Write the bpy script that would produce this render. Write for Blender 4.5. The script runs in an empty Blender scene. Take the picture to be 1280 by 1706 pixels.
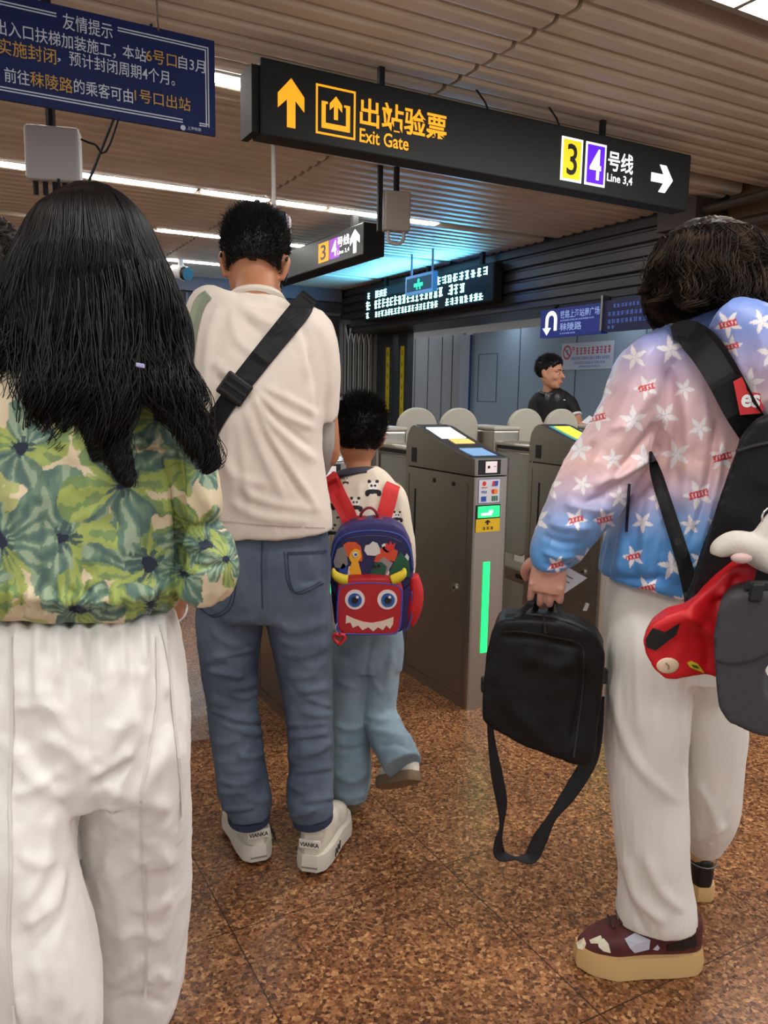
import bpy, bmesh, math, random
import numpy as np
from mathutils import Vector, Matrix
from mathutils.bvhtree import BVHTree

SC = bpy.context.scene
COL = SC.collection
random.seed(7)
RNG = np.random.default_rng(7)

# ------------------------------------------------------------------ camera
FPX, PITCH, ROLL, CAMZ = 1323.0, math.radians(8.356), math.radians(0.993), 1.27
_cp, _sp, _cr, _sr = math.cos(PITCH), math.sin(PITCH), math.cos(ROLL), math.sin(ROLL)
W2C = np.array([[_cr, -_sr, 0], [_sr, _cr, 0], [0, 0, 1.0]]) @ np.array([[1, 0, 0], [0, -_sp, -_cp], [0, _cp, -_sp]])
EYE = np.array([0, 0, CAMZ])
cam_data = bpy.data.cameras.new('camera')
cam = bpy.data.objects.new('camera', cam_data)
COL.objects.link(cam)
cam_data.sensor_fit = 'VERTICAL'
cam_data.sensor_height = 36.0
cam_data.sensor_width = 27.0
cam_data.lens = 36.0 * FPX / 1706.0
cam_data.clip_start = 0.02
_rot = Matrix((tuple(W2C[0]), tuple(-W2C[1]), tuple(-W2C[2]))).transposed()
cam.matrix_world = Matrix.Translation(Vector(EYE)) @ _rot.to_4x4()
SC.camera = cam

# ------------------------------------------------------------------ world, exposure
SC.view_settings.view_transform = 'Standard'
SC.view_settings.look = 'None'
SC.view_settings.gamma = 1.0
SC.view_settings.use_curve_mapping = False
SC.view_settings.exposure = -0.07
wd = bpy.data.worlds.new('hall_ambient')
SC.world = wd
wd.use_nodes = True
wd.node_tree.nodes['Background'].inputs[0].default_value = (0.93, 0.96, 1.0, 1)
wd.node_tree.nodes['Background'].inputs[1].default_value = 1.0
LAMP_STRENGTH = 38.0
HALL_LAMP = 18.0

# ------------------------------------------------------------------ frames
TH = math.radians(61.29)
VB = np.array([math.sin(TH), math.cos(TH), 0.0])      # along the ceiling slats, to the right
VA = np.array([-math.cos(TH), math.sin(TH), 0.0])     # along the gate lanes, away
VZ = np.array([0, 0, 1.0])
CEIL = 2.80

def S(a, b, z=0.0):
    return VA * a + VB * b + VZ * z

def ray(px, py):
    return W2C.T @ np.array([(px - 640) / FPX, (py - 853) / FPX, 1.0])

def P(px, py, Y):
    d = ray(px, py)
    return EYE + d * (Y / d[1])

def on_floor(px, py, z=0.0):
    d = ray(px, py)
    return EYE + d * ((z - CAMZ) / d[2])

def at_b(px, py, b):
    d = ray(px, py)
    return EYE + d * (b / (d @ VB))

def proj(co):
    c = (np.asarray(co) - EYE) @ W2C.T
    return 640 + FPX * c[..., 0] / c[..., 2], 853 + FPX * c[..., 1] / c[..., 2]

def nrm(v):
    v = np.asarray(v, float)
    return v / (np.linalg.norm(v) + 1e-12)

def srgb(r, g=None, b=None):
    if g is None:
        r, g, b = r
    f = lambda c: (c / 255 / 12.92) if c / 255 <= 0.04045 else ((c / 255 + 0.055) / 1.055) ** 2.4
    return (f(r), f(g), f(b))

# ------------------------------------------------------------------ noise
def _hash(i, j, k, s):
    n = (i * 374761393 + j * 668265263 + k * 2147483647 + s * 974634777) & 0xFFFFFFFF
    n = ((n ^ (n >> 13)) * 1274126177) & 0xFFFFFFFF
    return ((n ^ (n >> 16)) & 0xFFFF) / 65535.0

def vnoise(p, seed=0):
    p = np.asarray(p, float)
    f = np.floor(p).astype(np.int64)
    t = p - f
    t = t * t * (3 - 2 * t)
    out = 0
    for a in (0, 1):
        for b in (0, 1):
            for c in (0, 1):
                w = (t[:, 0] if a else 1 - t[:, 0]) * (t[:, 1] if b else 1 - t[:, 1]) * (t[:, 2] if c else 1 - t[:, 2])
                out = out + w * _hash(f[:, 0] + a, f[:, 1] + b, f[:, 2] + c, seed)
    return out

def fbm(p, seed=0, octv=3):
    out, amp, tot = 0, 1.0, 0
    for o in range(octv):
        out = out + amp * vnoise(np.asarray(p) * 2 ** o, seed + o)
        tot += amp
        amp *= 0.5
    return out / tot

# ------------------------------------------------------------------ materials
MATS = {}

def mat(name, col, rough=0.6, metal=0.0, emit=None, estr=0.0, spec=0.5, bump=None, var=None, attr=False, brushed=False, coat=0.0, sheen=0.0):
    if name in MATS:
        return MATS[name]
    m = bpy.data.materials.new(name)
    m.use_nodes = True
    nt = m.node_tree
    b = nt.nodes['Principled BSDF']
    b.inputs['Base Color'].default_value = (*col, 1)
    b.inputs['Roughness'].default_value = rough
    b.inputs['Metallic'].default_value = metal
    b.inputs['Specular IOR Level'].default_value = spec
    b.inputs['Coat Weight'].default_value = coat
    b.inputs['Sheen Weight'].default_value = sheen
    if emit is not None:
        b.inputs['Emission Color'].default_value = (*emit, 1)
        b.inputs['Emission Strength'].default_value = estr
    tc = nt.nodes.new('ShaderNodeTexCoord')
    if attr:
        a = nt.nodes.new('ShaderNodeAttribute')
        a.attribute_name = 'Col'
        nt.links.new(a.outputs['Color'], b.inputs['Base Color'])
    if var:                                   # (scale, colour2, low, high)
        n = nt.nodes.new('ShaderNodeTexNoise')
        n.inputs['Scale'].default_value = var[0]
        n.inputs['Detail'].default_value = 6
        nt.links.new(tc.outputs['Object'], n.inputs['Vector'])
        r = nt.nodes.new('ShaderNodeValToRGB')
        r.color_ramp.elements[0].position = var[2]
        r.color_ramp.elements[1].position = var[3]
        r.color_ramp.elements[0].color = (*col, 1)
        r.color_ramp.elements[1].color = (*var[1], 1)
        nt.links.new(n.outputs['Fac'], r.inputs['Fac'])
        nt.links.new(r.outputs['Color'], b.inputs['Base Color'])
    if bump:                                  # (scale, strength)
        n2 = nt.nodes.new('ShaderNodeTexNoise')
        n2.inputs['Scale'].default_value = bump[0]
        n2.inputs['Detail'].default_value = 3
        mp = nt.nodes.new('ShaderNodeMapping')
        nt.links.new(tc.outputs['Object'], mp.inputs['Vector'])
        if len(bump) > 2:
            mp.inputs['Scale'].default_value = bump[2]
        nt.links.new(mp.outputs['Vector'], n2.inputs['Vector'])
        bp = nt.nodes.new('ShaderNodeBump')
        bp.inputs['Strength'].default_value = bump[1]
        bp.inputs['Distance'].default_value = 0.002
        nt.links.new(n2.outputs['Fac'], bp.inputs['Height'])
        nt.links.new(bp.outputs['Normal'], b.inputs['Normal'])
    MATS[name] = m
    return m

# ------------------------------------------------------------------ object helpers
def thing(name, label, cat, loc, group=None):
    o = bpy.data.objects.new(name, None)
    COL.objects.link(o)
    o.empty_display_size = 0.1
    o.location = Vector(loc)
    tag(o, label, cat, group)
    return o

def tag(o, label=None, cat=None, group=None, kind=None):
    if label: o['label'] = label
    if cat: o['category'] = cat
    if group: o['group'] = group
    if kind: o['kind'] = kind
    return o

def world_loc(o):
    v = Vector((0, 0, 0))
    while o is not None:
        v = v + o.location
        o = o.parent
    return v

def place(name, me, m, parent=None, origin=None, smooth=False, label=None):
    """link a mesh given in world coordinates as one object"""
    ob = bpy.data.objects.new(name, me)
    me.name = name
    COL.objects.link(ob)
    if parent is not None:
        ob.parent = parent
        base = world_loc(parent)
        if origin is None:
            org = base
        else:
            org = Vector(origin)
        ob.location = org - base
    else:
        org = Vector(origin) if origin is not None else Vector((0, 0, 0))
        ob.location = org
    me.transform(Matrix.Translation(-org))
    if m is not None:
        for x in (m if isinstance(m, (list, tuple)) else [m]):
            me.materials.append(x)
    if smooth:
        me.polygons.foreach_set('use_smooth', np.ones(len(me.polygons), dtype=bool))
        if smooth == 'angle': me.set_sharp_from_angle(angle=.7)
    me.update()
    if label: ob['label'] = label
    return ob

def struct(name, me, m, smooth=False, origin=None):
    o = place(name, me, m, None, origin, smooth)
    o['kind'] = 'structure'
    return o

class MB:
    def __init__(self):
        self.v, self.f, self.mi = [], [], []
    def add(self, vs, fs, mi=0):
        n = len(self.v)
        self.v += [tuple(map(float, x)) for x in vs]
        self.f += [tuple(i + n for i in f) for f in fs]
        self.mi += [mi] * len(fs)
        return self
    def box(self, o, u, v, w, mi=0):
        """box from corner o with edge vectors u,v,w"""
        o, u, v, w = map(lambda x: np.asarray(x, float), (o, u, v, w))
        vs = [o, o + u, o + u + v, o + v, o + w, o + u + w, o + u + v + w, o + v + w]
        fs = [(0, 3, 2, 1), (4, 5, 6, 7), (0, 1, 5, 4), (1, 2, 6, 5), (2, 3, 7, 6), (3, 0, 4, 7)]
        return self.add(vs, fs, mi)
    def abox(self, a0, a1, b0, b1, z0, z1, mi=0):
        return self.box(S(a0, b0, z0), VA * (a1 - a0), VB * (b1 - b0), VZ * (z1 - z0), mi)
    def prism(self, pts, depth, mi=0):
        """polygon pts (world), extruded by vector depth"""
        d = np.asarray(depth, float)
        n = len(pts)
        vs = [np.asarray(p, float) for p in pts] + [np.asarray(p, float) + d for p in pts]
        fs = [tuple(range(n))[::-1], tuple(range(n, 2 * n))] + [(i, (i + 1) % n, (i + 1) % n + n, i + n) for i in range(n)]
        return self.add(vs, fs, mi)
    def tube(self, pts, r, seg=10, mi=0):
        vs, fs = tube_geo([np.asarray(p, float) for p in pts], r, seg)
        return self.add(vs, fs, mi)
    def mesh(self, recalc=True):
        me = bpy.data.meshes.new('m')
        me.from_pydata(self.v, [], self.f)
        if any(self.mi):
            me.polygons.foreach_set('material_index', np.array(self.mi, dtype=np.int32))
        if recalc:
            bm = bmesh.new(); bm.from_mesh(me)
            bmesh.ops.recalc_face_normals(bm, faces=bm.faces)
            bm.to_mesh(me); bm.free()
        me.update()
        return me
    def bevelled(self, w, seg=2):
        me = self.mesh()
        bm = bmesh.new(); bm.from_mesh(me)
        es = [e for e in bm.edges if len(e.link_faces) == 2 and e.calc_face_angle(0) > 0.5]
        bmesh.ops.bevel(bm, geom=es, offset=w, segments=seg, affect='EDGES', profile=0.5, clamp_overlap=True)
        bm.to_mesh(me); bm.free(); me.update()
        return me

def tube_geo(pts, r, seg=10):
    n = len(pts)
    rs = r if hasattr(r, '__len__') else [r] * n
    vs, fs = [], []
    ref = None
    for i in range(n):
        t = nrm(pts[min(i + 1, n - 1)] - pts[max(i - 1, 0)])
        if ref is None:
            ref = np.array([0, 0, 1.0]) if abs(t[2]) < 0.9 else np.array([1.0, 0, 0])
            ref = nrm(ref - t * (ref @ t))
        else:
            ref = nrm(ref - t * (ref @ t))
        s = np.cross(t, ref)
        for k in range(seg):
            a = 2 * math.pi * k / seg
            vs.append(pts[i] + rs[i] * (math.cos(a) * ref + math.sin(a) * s))
    for i in range(n - 1):
        for k in range(seg):
            fs.append((i * seg + k, i * seg + (k + 1) % seg, (i + 1) * seg + (k + 1) % seg, (i + 1) * seg + k))
    fs.append(tuple(range(seg))[::-1]); fs.append(tuple(range((n - 1) * seg, n * seg)))
    return vs, fs

def catmull(arr, sub):
    arr = np.asarray(arr, float)
    n = len(arr)
    if n < 3 or sub <= 1:
        if n == 2 and sub > 1:
            t = np.linspace(0, 1, sub + 1)[:, None]
            return arr[0] * (1 - t) + arr[1] * t
        return arr
    ext = np.vstack([2 * arr[0] - arr[1], arr, 2 * arr[-1] - arr[-2]])
    out = []
    for i in range(n - 1):
        p0, p1, p2, p3 = ext[i], ext[i + 1], ext[i + 2], ext[i + 3]
        for j in range(sub):
            t = j / sub
            out.append(0.5 * (2 * p1 + (p2 - p0) * t + (2 * p0 - 5 * p1 + 4 * p2 - p3) * t * t + (3 * p1 - p0 - 3 * p2 + p3) * t ** 3))
    out.append(arr[-1])
    return np.array(out)

def ring_loft(cs, ras, rbs, sides, deps, seg, n=2.0):
    vs, fs = [], []
    m = len(cs)
    for i in range(m):
        for k in range(seg):
            a = 2 * math.pi * k / seg
            c, s = math.cos(a), math.sin(a)
            if n != 2.0:
                c = math.copysign(abs(c) ** (2 / n), c); s = math.copysign(abs(s) ** (2 / n), s)
            vs.append(cs[i] + sides[i] * ras[i] * c + deps[i] * rbs[i] * s)
    for i in range(m - 1):
        for k in range(seg):
            fs.append((i * seg + k, i * seg + (k + 1) % seg, (i + 1) * seg + (k + 1) % seg, (i + 1) * seg + k))
    fs.append(tuple(range(seg))[::-1]); fs.append(tuple(range((m - 1) * seg, m * seg)))
    return vs, fs

def limb(nodes, seg=24, sub=5, n=2.0):
    """nodes (px,py,Y,width px,half depth): loft whose width is seen across the view"""
    cs, ra, rb = [], [], []
    for (px, py, Y, w, d) in nodes:
        c = P(px, py, Y)
        dep = ((c - EYE) @ W2C.T)[2]
        cs.append(c); ra.append(w / 2 * dep / FPX); rb.append(d)
    arr = catmull(np.column_stack([np.array(cs), ra, rb]), sub)
    return limb_w(arr, seg, n)

def limb_w(arr, seg=24, n=2.0):
    cs, ra, rb = arr[:, :3], np.maximum(arr[:, 3], 0.002), np.maximum(arr[:, 4], 0.002)
    sides, deps = [], []
    for i in range(len(cs)):
        t = nrm(cs[min(i + 3, len(cs) - 1)] - cs[max(i - 3, 0)])
        v = nrm(cs[i] - EYE)
        s = nrm(np.cross(t, v)); sides.append(s); deps.append(nrm(np.cross(s, t)))
    return ring_loft(cs, ra, rb, sides, deps, seg, n)

def limb3(nodes, side=None, seg=16, sub=4, n=2.0):
    """nodes (point, ra, rb); side = preferred direction of ra"""
    arr = catmull(np.array([[*p, a, b] for p, a, b in nodes]), sub)
    cs = arr[:, :3]
    sides, deps = [], []
    ref = np.asarray(side, float) if side is not None else None
    for i in range(len(cs)):
        t = nrm(cs[min(i + 1, len(cs) - 1)] - cs[max(i - 1, 0)])
        if ref is None:
            ref = np.array([1.0, 0, 0]) if abs(t[0]) < 0.8 else np.array([0, 1.0, 0])
        s = nrm(ref - t * (ref @ t)); sides.append(s); deps.append(nrm(np.cross(s, t)))
    return ring_loft(cs, np.maximum(arr[:, 3], .002), np.maximum(arr[:, 4], .002), sides, deps, seg, n)

def ball(c, rx, ry, rz, fx=(1, 0, 0), fy=(0, 1, 0), fz=(0, 0, 1), seg=20, rings=12):
    c = np.asarray(c, float); fx, fy, fz = map(lambda x: np.asarray(x, float), (fx, fy, fz))
    vs, fs = [c + fz * rz], []
    for i in range(1, rings):
        a = math.pi * i / rings
        for k in range(seg):
            b = 2 * math.pi * k / seg
            vs.append(c + fx * rx * math.sin(a) * math.cos(b) + fy * ry * math.sin(a) * math.sin(b) + fz * rz * math.cos(a))
    vs.append(c - fz * rz)
    for k in range(seg):
        fs.append((0, 1 + k, 1 + (k + 1) % seg))
    for i in range(rings - 2):
        for k in range(seg):
            o = 1 + i * seg
            fs.append((o + k, o + seg + k, o + seg + (k + 1) % seg, o + (k + 1) % seg))
    o = 1 + (rings - 2) * seg
    for k in range(seg):
        fs.append((o + k, len(vs) - 1, o + (k + 1) % seg))
    return vs, fs

def slab(pts, Y0, Y1):
    """outline in picture coordinates at depth Y0, pushed straight back to Y1"""
    a = [P(x, y, Y0) for x, y in pts]
    v = np.mean(a, axis=0) - EYE; v[2] = 0                      # thickness runs away from the viewer
    mb = MB(); mb.prism(a, v / v[1] * (Y1 - Y0))
    return mb.v, mb.f

def fuse(parts, voxel=0.005, smooth=6, fac=0.5):
    """join overlapping closed shells into one continuous surface"""
    mb = MB()
    for v, f in parts:
        mb.add(v, f)
    me = mb.mesh()
    ob = bpy.data.objects.new('tmp', me)
    COL.objects.link(ob)
    r = ob.modifiers.new('r', 'REMESH'); r.mode = 'VOXEL'; r.voxel_size = voxel
    if smooth:
        s = ob.modifiers.new('s', 'SMOOTH'); s.factor = fac; s.iterations = smooth
    dg = bpy.context.evaluated_depsgraph_get()
    out = bpy.data.meshes.new_from_object(ob.evaluated_get(dg))
    bpy.data.objects.remove(ob); bpy.data.meshes.remove(me)
    return out

def subdivide(me):
    ob = bpy.data.objects.new('tmp', me); COL.objects.link(ob)
    m = ob.modifiers.new('s', 'SUBSURF'); m.levels = 1; m.render_levels = 1
    dg = bpy.context.evaluated_depsgraph_get()
    out = bpy.data.meshes.new_from_object(ob.evaluated_get(dg))
    bpy.data.objects.remove(ob); bpy.data.meshes.remove(me)
    return out

def get_co(me):
    co = np.empty(len(me.vertices) * 3); me.vertices.foreach_get('co', co)
    return co.reshape(-1, 3)

def get_no(me):
    me.update()
    no = np.empty(len(me.vertices) * 3); me.vertices.foreach_get('normal', no)
    return no.reshape(-1, 3)

def set_co(me, co):
    me.vertices.foreach_set('co', np.ascontiguousarray(co).ravel()); me.update()

def dist_poly(px, py, pts):
    """distance to a polyline and the fraction along it"""
    pts = np.asarray(pts, float)
    best = np.full(px.shape, 1e9); frac = np.zeros(px.shape)
    L = np.r_[0, np.cumsum(np.hypot(*np.diff(pts, axis=0).T))]
    for i in range(len(pts) - 1):
        a, b = pts[i], pts[i + 1]
        d = b - a; l2 = d @ d + 1e-9
        t = np.clip(((px - a[0]) * d[0] + (py - a[1]) * d[1]) / l2, 0, 1)
        q = np.hypot(px - a[0] - t * d[0], py - a[1] - t * d[1])
        m = q < best
        best[m] = q[m]; frac[m] = ((L[i] + t * np.sqrt(l2)) / L[-1])[m]
    return best, frac

def folds(me, lines):
    """push cloth folds (polyline, half width px, height m) into a garment's surface"""
    co, no = get_co(me), get_no(me)
    px, py = proj(co)
    face = np.clip(-np.einsum('ij,ij->i', no, co - EYE) / np.linalg.norm(co - EYE, axis=1) * 2.5 + .3, 0, 1)
    disp = np.zeros(len(co))
    for pts, w, h in lines:
        c = catmull(np.array(pts, float), 6) if len(pts) > 2 else np.array(pts, float)
        d, t = dist_poly(px, py, c)
        disp += h * np.exp(-(d / w) ** 2) * np.clip(np.minimum(t, 1 - t) * 6 + .15, 0, 1)
    set_co(me, co + no * (disp * face)[:, None])

def ruffle(me, amp, scale=(8, 8, 4), seed=0, ridged=True, mask=None, octv=3):
    co, no = get_co(me), get_no(me)
    q = fbm(co * np.array(scale), seed, octv)
    h = (1 - np.abs(2 * q - 1)) ** 2 - .5 if ridged else q - .5
    if mask is not None:
        h = h * mask(co)
    set_co(me, co + no * (amp * h)[:, None])

def paint(me, cols):
    at = me.color_attributes.new('Col', 'FLOAT_COLOR', 'POINT')
    c = np.ones((len(me.vertices), 4)); c[:, :3] = cols
    at.data.foreach_set('color', c.ravel())

def bvh_of(mes):
    vs, fs = [], []
    for me in mes:
        n = len(vs)
        vs += [tuple(v.co) for v in me.vertices]
        fs += [tuple(i + n for i in p.vertices) for p in me.polygons]
    return BVHTree.FromPolygons(vs, fs)

def hit(bvh, px, py, Y):
    d = ray(px, py); d = d / np.linalg.norm(d)
    r = bvh.ray_cast(Vector(EYE), Vector(d), 30)
    if r[0] is None:
        return P(px, py, Y)
    return np.array(r[0])

def band_on(bvh, pts, width, Y, thick=0.004, lift=0.002, sub=6, across=5, clampY=None):
    """strap or seam lying on a surface: centre line and width in picture coordinates"""
    w = width if hasattr(width, '__len__') else [width] * len(pts)
    arr = catmull(np.column_stack([np.array(pts, float), w]), sub)
    rows = []
    for i in range(len(arr)):
        t = arr[min(i + 1, len(arr) - 1), :2] - arr[max(i - 1, 0), :2]
        t = t / (np.linalg.norm(t) + 1e-9); nx, ny = -t[1], t[0]
        row = []
        for k in range(across):
            o = (k / (across - 1) - .5) * arr[i, 2]
            row.append(hit(bvh, arr[i, 0] + nx * o, arr[i, 1] + ny * o, Y) if bvh else P(arr[i, 0] + nx * o, arr[i, 1] + ny * o, Y if not callable(Y) else Y(i / (len(arr) - 1))))
        rows.append(row)
    R = np.array(rows)                        # m x across x 3
    if bvh:
        dist = np.linalg.norm(R - EYE, axis=2)
        dm = np.minimum(dist.min(axis=1, keepdims=True) + 0.012, dist)
        k = 3
        pad = np.vstack([dm[:1]] * k + [dm] + [dm[-1:]] * k)
        sm = sum(pad[j:j + len(dm)] for j in range(2 * k + 1)) / (2 * k + 1)
        dm = np.minimum(dm, sm)
        R = EYE + (R - EYE) * (dm / dist)[..., None]
    m = len(R)
    vd = (EYE - R); vd /= np.linalg.norm(vd, axis=2, keepdims=True)
    top = R + vd * (lift + thick); bot = R + vd * lift
    vs = list(top.reshape(-1, 3)) + list(bot.reshape(-1, 3))
    N = m * across; fs = []
    for i in range(m - 1):
        for k in range(across - 1):
            a = i * across + k
            fs.append((a, a + 1, a + across + 1, a + across)); fs.append((N + a, N + a + across, N + a + across + 1, N + a + 1))
        for k in (0, across - 1):
            a = i * across + k
            fs.append((a, a + across, N + a + across, N + a))
    for i in (0, m - 1):
        for k in range(across - 1):
            a = i * across + k
            fs.append((a, a + 1, N + a + 1, N + a))
    return vs, fs

def from_geo(*gs):
    mb = MB()
    for v, f in gs:
        mb.add(v, f)
    return mb.mesh()

# ------------------------------------------------------------------ lettering
_TXT = {}
def text_geo(s, bold=0.0):
    key = (s, bold)
    if key not in _TXT:
        cu = bpy.data.curves.new('t', 'FONT'); cu.body = s; cu.offset = bold; cu.resolution_u = 3
        ob = bpy.data.objects.new('t', cu); COL.objects.link(ob)
        dg = bpy.context.evaluated_depsgraph_get()
        me = bpy.data.meshes.new_from_object(ob.evaluated_get(dg))
        v = [tuple(x.co) for x in me.vertices]; f = [tuple(p.vertices) for p in me.polygons]
        bpy.data.objects.remove(ob); bpy.data.curves.remove(cu); bpy.data.meshes.remove(me)
        _TXT[key] = (np.array(v), f)
    return _TXT[key]

class Face:
    """a flat face in the place: origin o, right u, up v, outward n (metres)"""
    def __init__(s, o, u, v, n):
        s.o, s.u, s.v, s.n = map(lambda x: np.asarray(x, float), (o, u, v, n))
    def p(s, x, y, h=0.0):
        return s.o + s.u * x + s.v * y + s.n * h
    def text(s, mb, txt, x, y, w, h, bold=0.0, lift=0.002, mi=0):
        v, f = text_geo(txt, bold)
        if not len(v): return
        lo, hi = v.min(0), v.max(0)
        q = (v - lo) / np.maximum(hi - lo, 1e-6)
        pts = [s.p(x + a * w, y + b * h, lift) for a, b in q[:, :2]]
        mb.add(pts, f, mi)
    def poly(s, mb, pts, lift=0.0, thick=0.002, mi=0):
        mb.prism([s.p(x, y, lift) for x, y in pts], s.n * thick, mi)
    def rect(s, mb, x0, y0, x1, y1, lift=0.0, thick=0.002, mi=0):
        s.poly(mb, [(x0, y0), (x1, y0), (x1, y1), (x0, y1)], lift, thick, mi)
    def frame(s, mb, x0, y0, x1, y1, t, lift=0.0, thick=0.002, mi=0):
        s.rect(mb, x0, y0, x1, y0 + t, lift, thick, mi); s.rect(mb, x0, y1 - t, x1, y1, lift, thick, mi)
        s.rect(mb, x0, y0 + t, x0 + t, y1 - t, lift, thick, mi); s.rect(mb, x1 - t, y0 + t, x1, y1 - t, lift, thick, mi)
    def disc(s, mb, cx, cy, r, lift=0.0, thick=0.002, ry=None, seg=24, mi=0):
        ry = ry or r
        s.poly(mb, [(cx + r * math.cos(2 * math.pi * k / seg), cy + ry * math.sin(2 * math.pi * k / seg)) for k in range(seg)], lift, thick, mi)
    def blurred_glyphs(s, mb, x, y, w, h, n, seed=0, lift=0.002, thick=0.001, mi=0):
        """unreadably small characters as clusters of strokes"""
        r = random.Random(seed); cw = w / n
        for i in range(n):
            cx = x + i * cw
            for j in range(3):
                yy = y + h * (j + .15 + .2 * r.random()) / 3
                s.rect(mb, cx + cw * (.08 + .2 * r.random()), yy, cx + cw * (.92 - .25 * r.random()), yy + h * .11, lift, thick, mi)
            for j in range(2):
                xx = cx + cw * (.2 + .5 * r.random())
                s.rect(mb, xx, y + h * .1 * r.random(), xx + cw * .13, y + h * (1 - .2 * r.random()), lift, thick, mi)

ARROW_UP = [(-.16, -.5), (.16, -.5), (.16, .06), (.5, -.14), (.5, .16), (0, .5), (-.5, .16), (-.5, -.14), (-.16, .06)]
# ================================================================== SETTING
stone = mat('polished_granite', srgb(150, 100, 62), rough=0.24, spec=0.55)
def build_stone(m):
    nt = m.node_tree; b = nt.nodes['Principled BSDF']; L = nt.links.new
    tc = nt.nodes.new('ShaderNodeTexCoord')
    rot = nt.nodes.new('ShaderNodeVectorRotate'); rot.rotation_type = 'Z_AXIS'; rot.inputs['Angle'].default_value = -(math.pi / 2 - TH)
    L(tc.outputs['Object'], rot.inputs['Vector'])
    vo = nt.nodes.new('ShaderNodeTexVoronoi'); vo.inputs['Scale'].default_value = 122
    L(rot.outputs['Vector'], vo.inputs['Vector'])
    sep = nt.nodes.new('ShaderNodeSeparateColor'); L(vo.outputs['Color'], sep.inputs['Color'])
    r = nt.nodes.new('ShaderNodeValToRGB'); e = r.color_ramp.elements
    e[0].position = 0.0; e[0].color = (*srgb(84, 52, 34), 1)
    e[1].position = 1.0; e[1].color = (*srgb(214, 160, 108), 1)
    for p, c in ((.16, (104, 66, 42)), (.34, (134, 86, 54)), (.6, (156, 104, 66)), (.85, (180, 126, 84))):
        x = e.new(p); x.color = (*srgb(c), 1)
    L(sep.outputs['Red'], r.inputs['Fac'])
    n = nt.nodes.new('ShaderNodeTexNoise'); n.inputs['Scale'].default_value = 3.2; n.inputs['Detail'].default_value = 8
    L(rot.outputs['Vector'], n.inputs['Vector'])
    rn = nt.nodes.new('ShaderNodeValToRGB'); rn.color_ramp.elements[0].position = .35; rn.color_ramp.elements[1].position = .7
    rn.color_ramp.elements[0].color = (.62, .62, .64, 1); rn.color_ramp.elements[1].color = (1, 1, 1, 1)
    L(n.outputs['Fac'], rn.inputs['Fac'])
    n3 = nt.nodes.new('ShaderNodeTexNoise'); n3.inputs['Scale'].default_value = 150; n3.inputs['Detail'].default_value = 4
    L(rot.outputs['Vector'], n3.inputs['Vector'])
    r3 = nt.nodes.new('ShaderNodeValToRGB'); r3.color_ramp.elements[0].position = .36; r3.color_ramp.elements[1].position = .46
    r3.color_ramp.elements[0].color = (.4, .37, .35, 1); r3.color_ramp.elements[1].color = (1, 1, 1, 1)
    L(n3.outputs['Fac'], r3.inputs['Fac'])
    mx = nt.nodes.new('ShaderNodeMixRGB'); mx.blend_type = 'MULTIPLY'; mx.inputs[0].default_value = 1
    L(r.outputs['Color'], mx.inputs[1]); L(rn.outputs['Color'], mx.inputs[2])
    mx2 = nt.nodes.new('ShaderNodeMixRGB'); mx2.blend_type = 'MULTIPLY'; mx2.inputs[0].default_value = .8
    L(mx.outputs[0], mx2.inputs[1]); L(r3.outputs['Color'], mx2.inputs[2])
    # tile joints every 0.6 m
    sx = nt.nodes.new('ShaderNodeSeparateXYZ'); L(rot.outputs['Vector'], sx.inputs[0])
    def joint(sock, off):
        a = nt.nodes.new('ShaderNodeMath'); a.operation = 'ADD'; a.inputs[1].default_value = off; L(sock, a.inputs[0])
        w = nt.nodes.new('ShaderNodeMath'); w.operation = 'PINGPONG'; w.inputs[1].default_value = .3; L(a.outputs[0], w.inputs[0])
        c = nt.nodes.new('ShaderNodeMath'); c.operation = 'LESS_THAN'; c.inputs[1].default_value = .0016; L(w.outputs[0], c.inputs[0])
        return c.outputs[0]
    j1 = joint(sx.outputs['X'], -1.127 + 6); j2 = joint(sx.outputs['Y'], -1.08 + 6)
    mxx = nt.nodes.new('ShaderNodeMath'); mxx.operation = 'MAXIMUM'; L(j1, mxx.inputs[0]); L(j2, mxx.inputs[1])
    mj = nt.nodes.new('ShaderNodeMixRGB'); L(mxx.outputs[0], mj.inputs[0]); L(mx2.outputs[0], mj.inputs[1]); mj.inputs[2].default_value = (*srgb(48, 32, 22), 1)
    L(mj.outputs[0], b.inputs['Base Color'])
    rr = nt.nodes.new('ShaderNodeMapRange'); rr.inputs[3].default_value = .2; rr.inputs[4].default_value = .36
    L(n3.outputs['Fac'], rr.inputs[0]); L(rr.outputs[0], b.inputs['Roughness'])
    bp = nt.nodes.new('ShaderNodeBump'); bp.inputs['Strength'].default_value = .25; bp.inputs['Distance'].default_value = .002
    L(n3.outputs['Fac'], bp.inputs['Height']); L(bp.outputs['Normal'], b.inputs['Normal'])
build_stone(stone)

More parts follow.
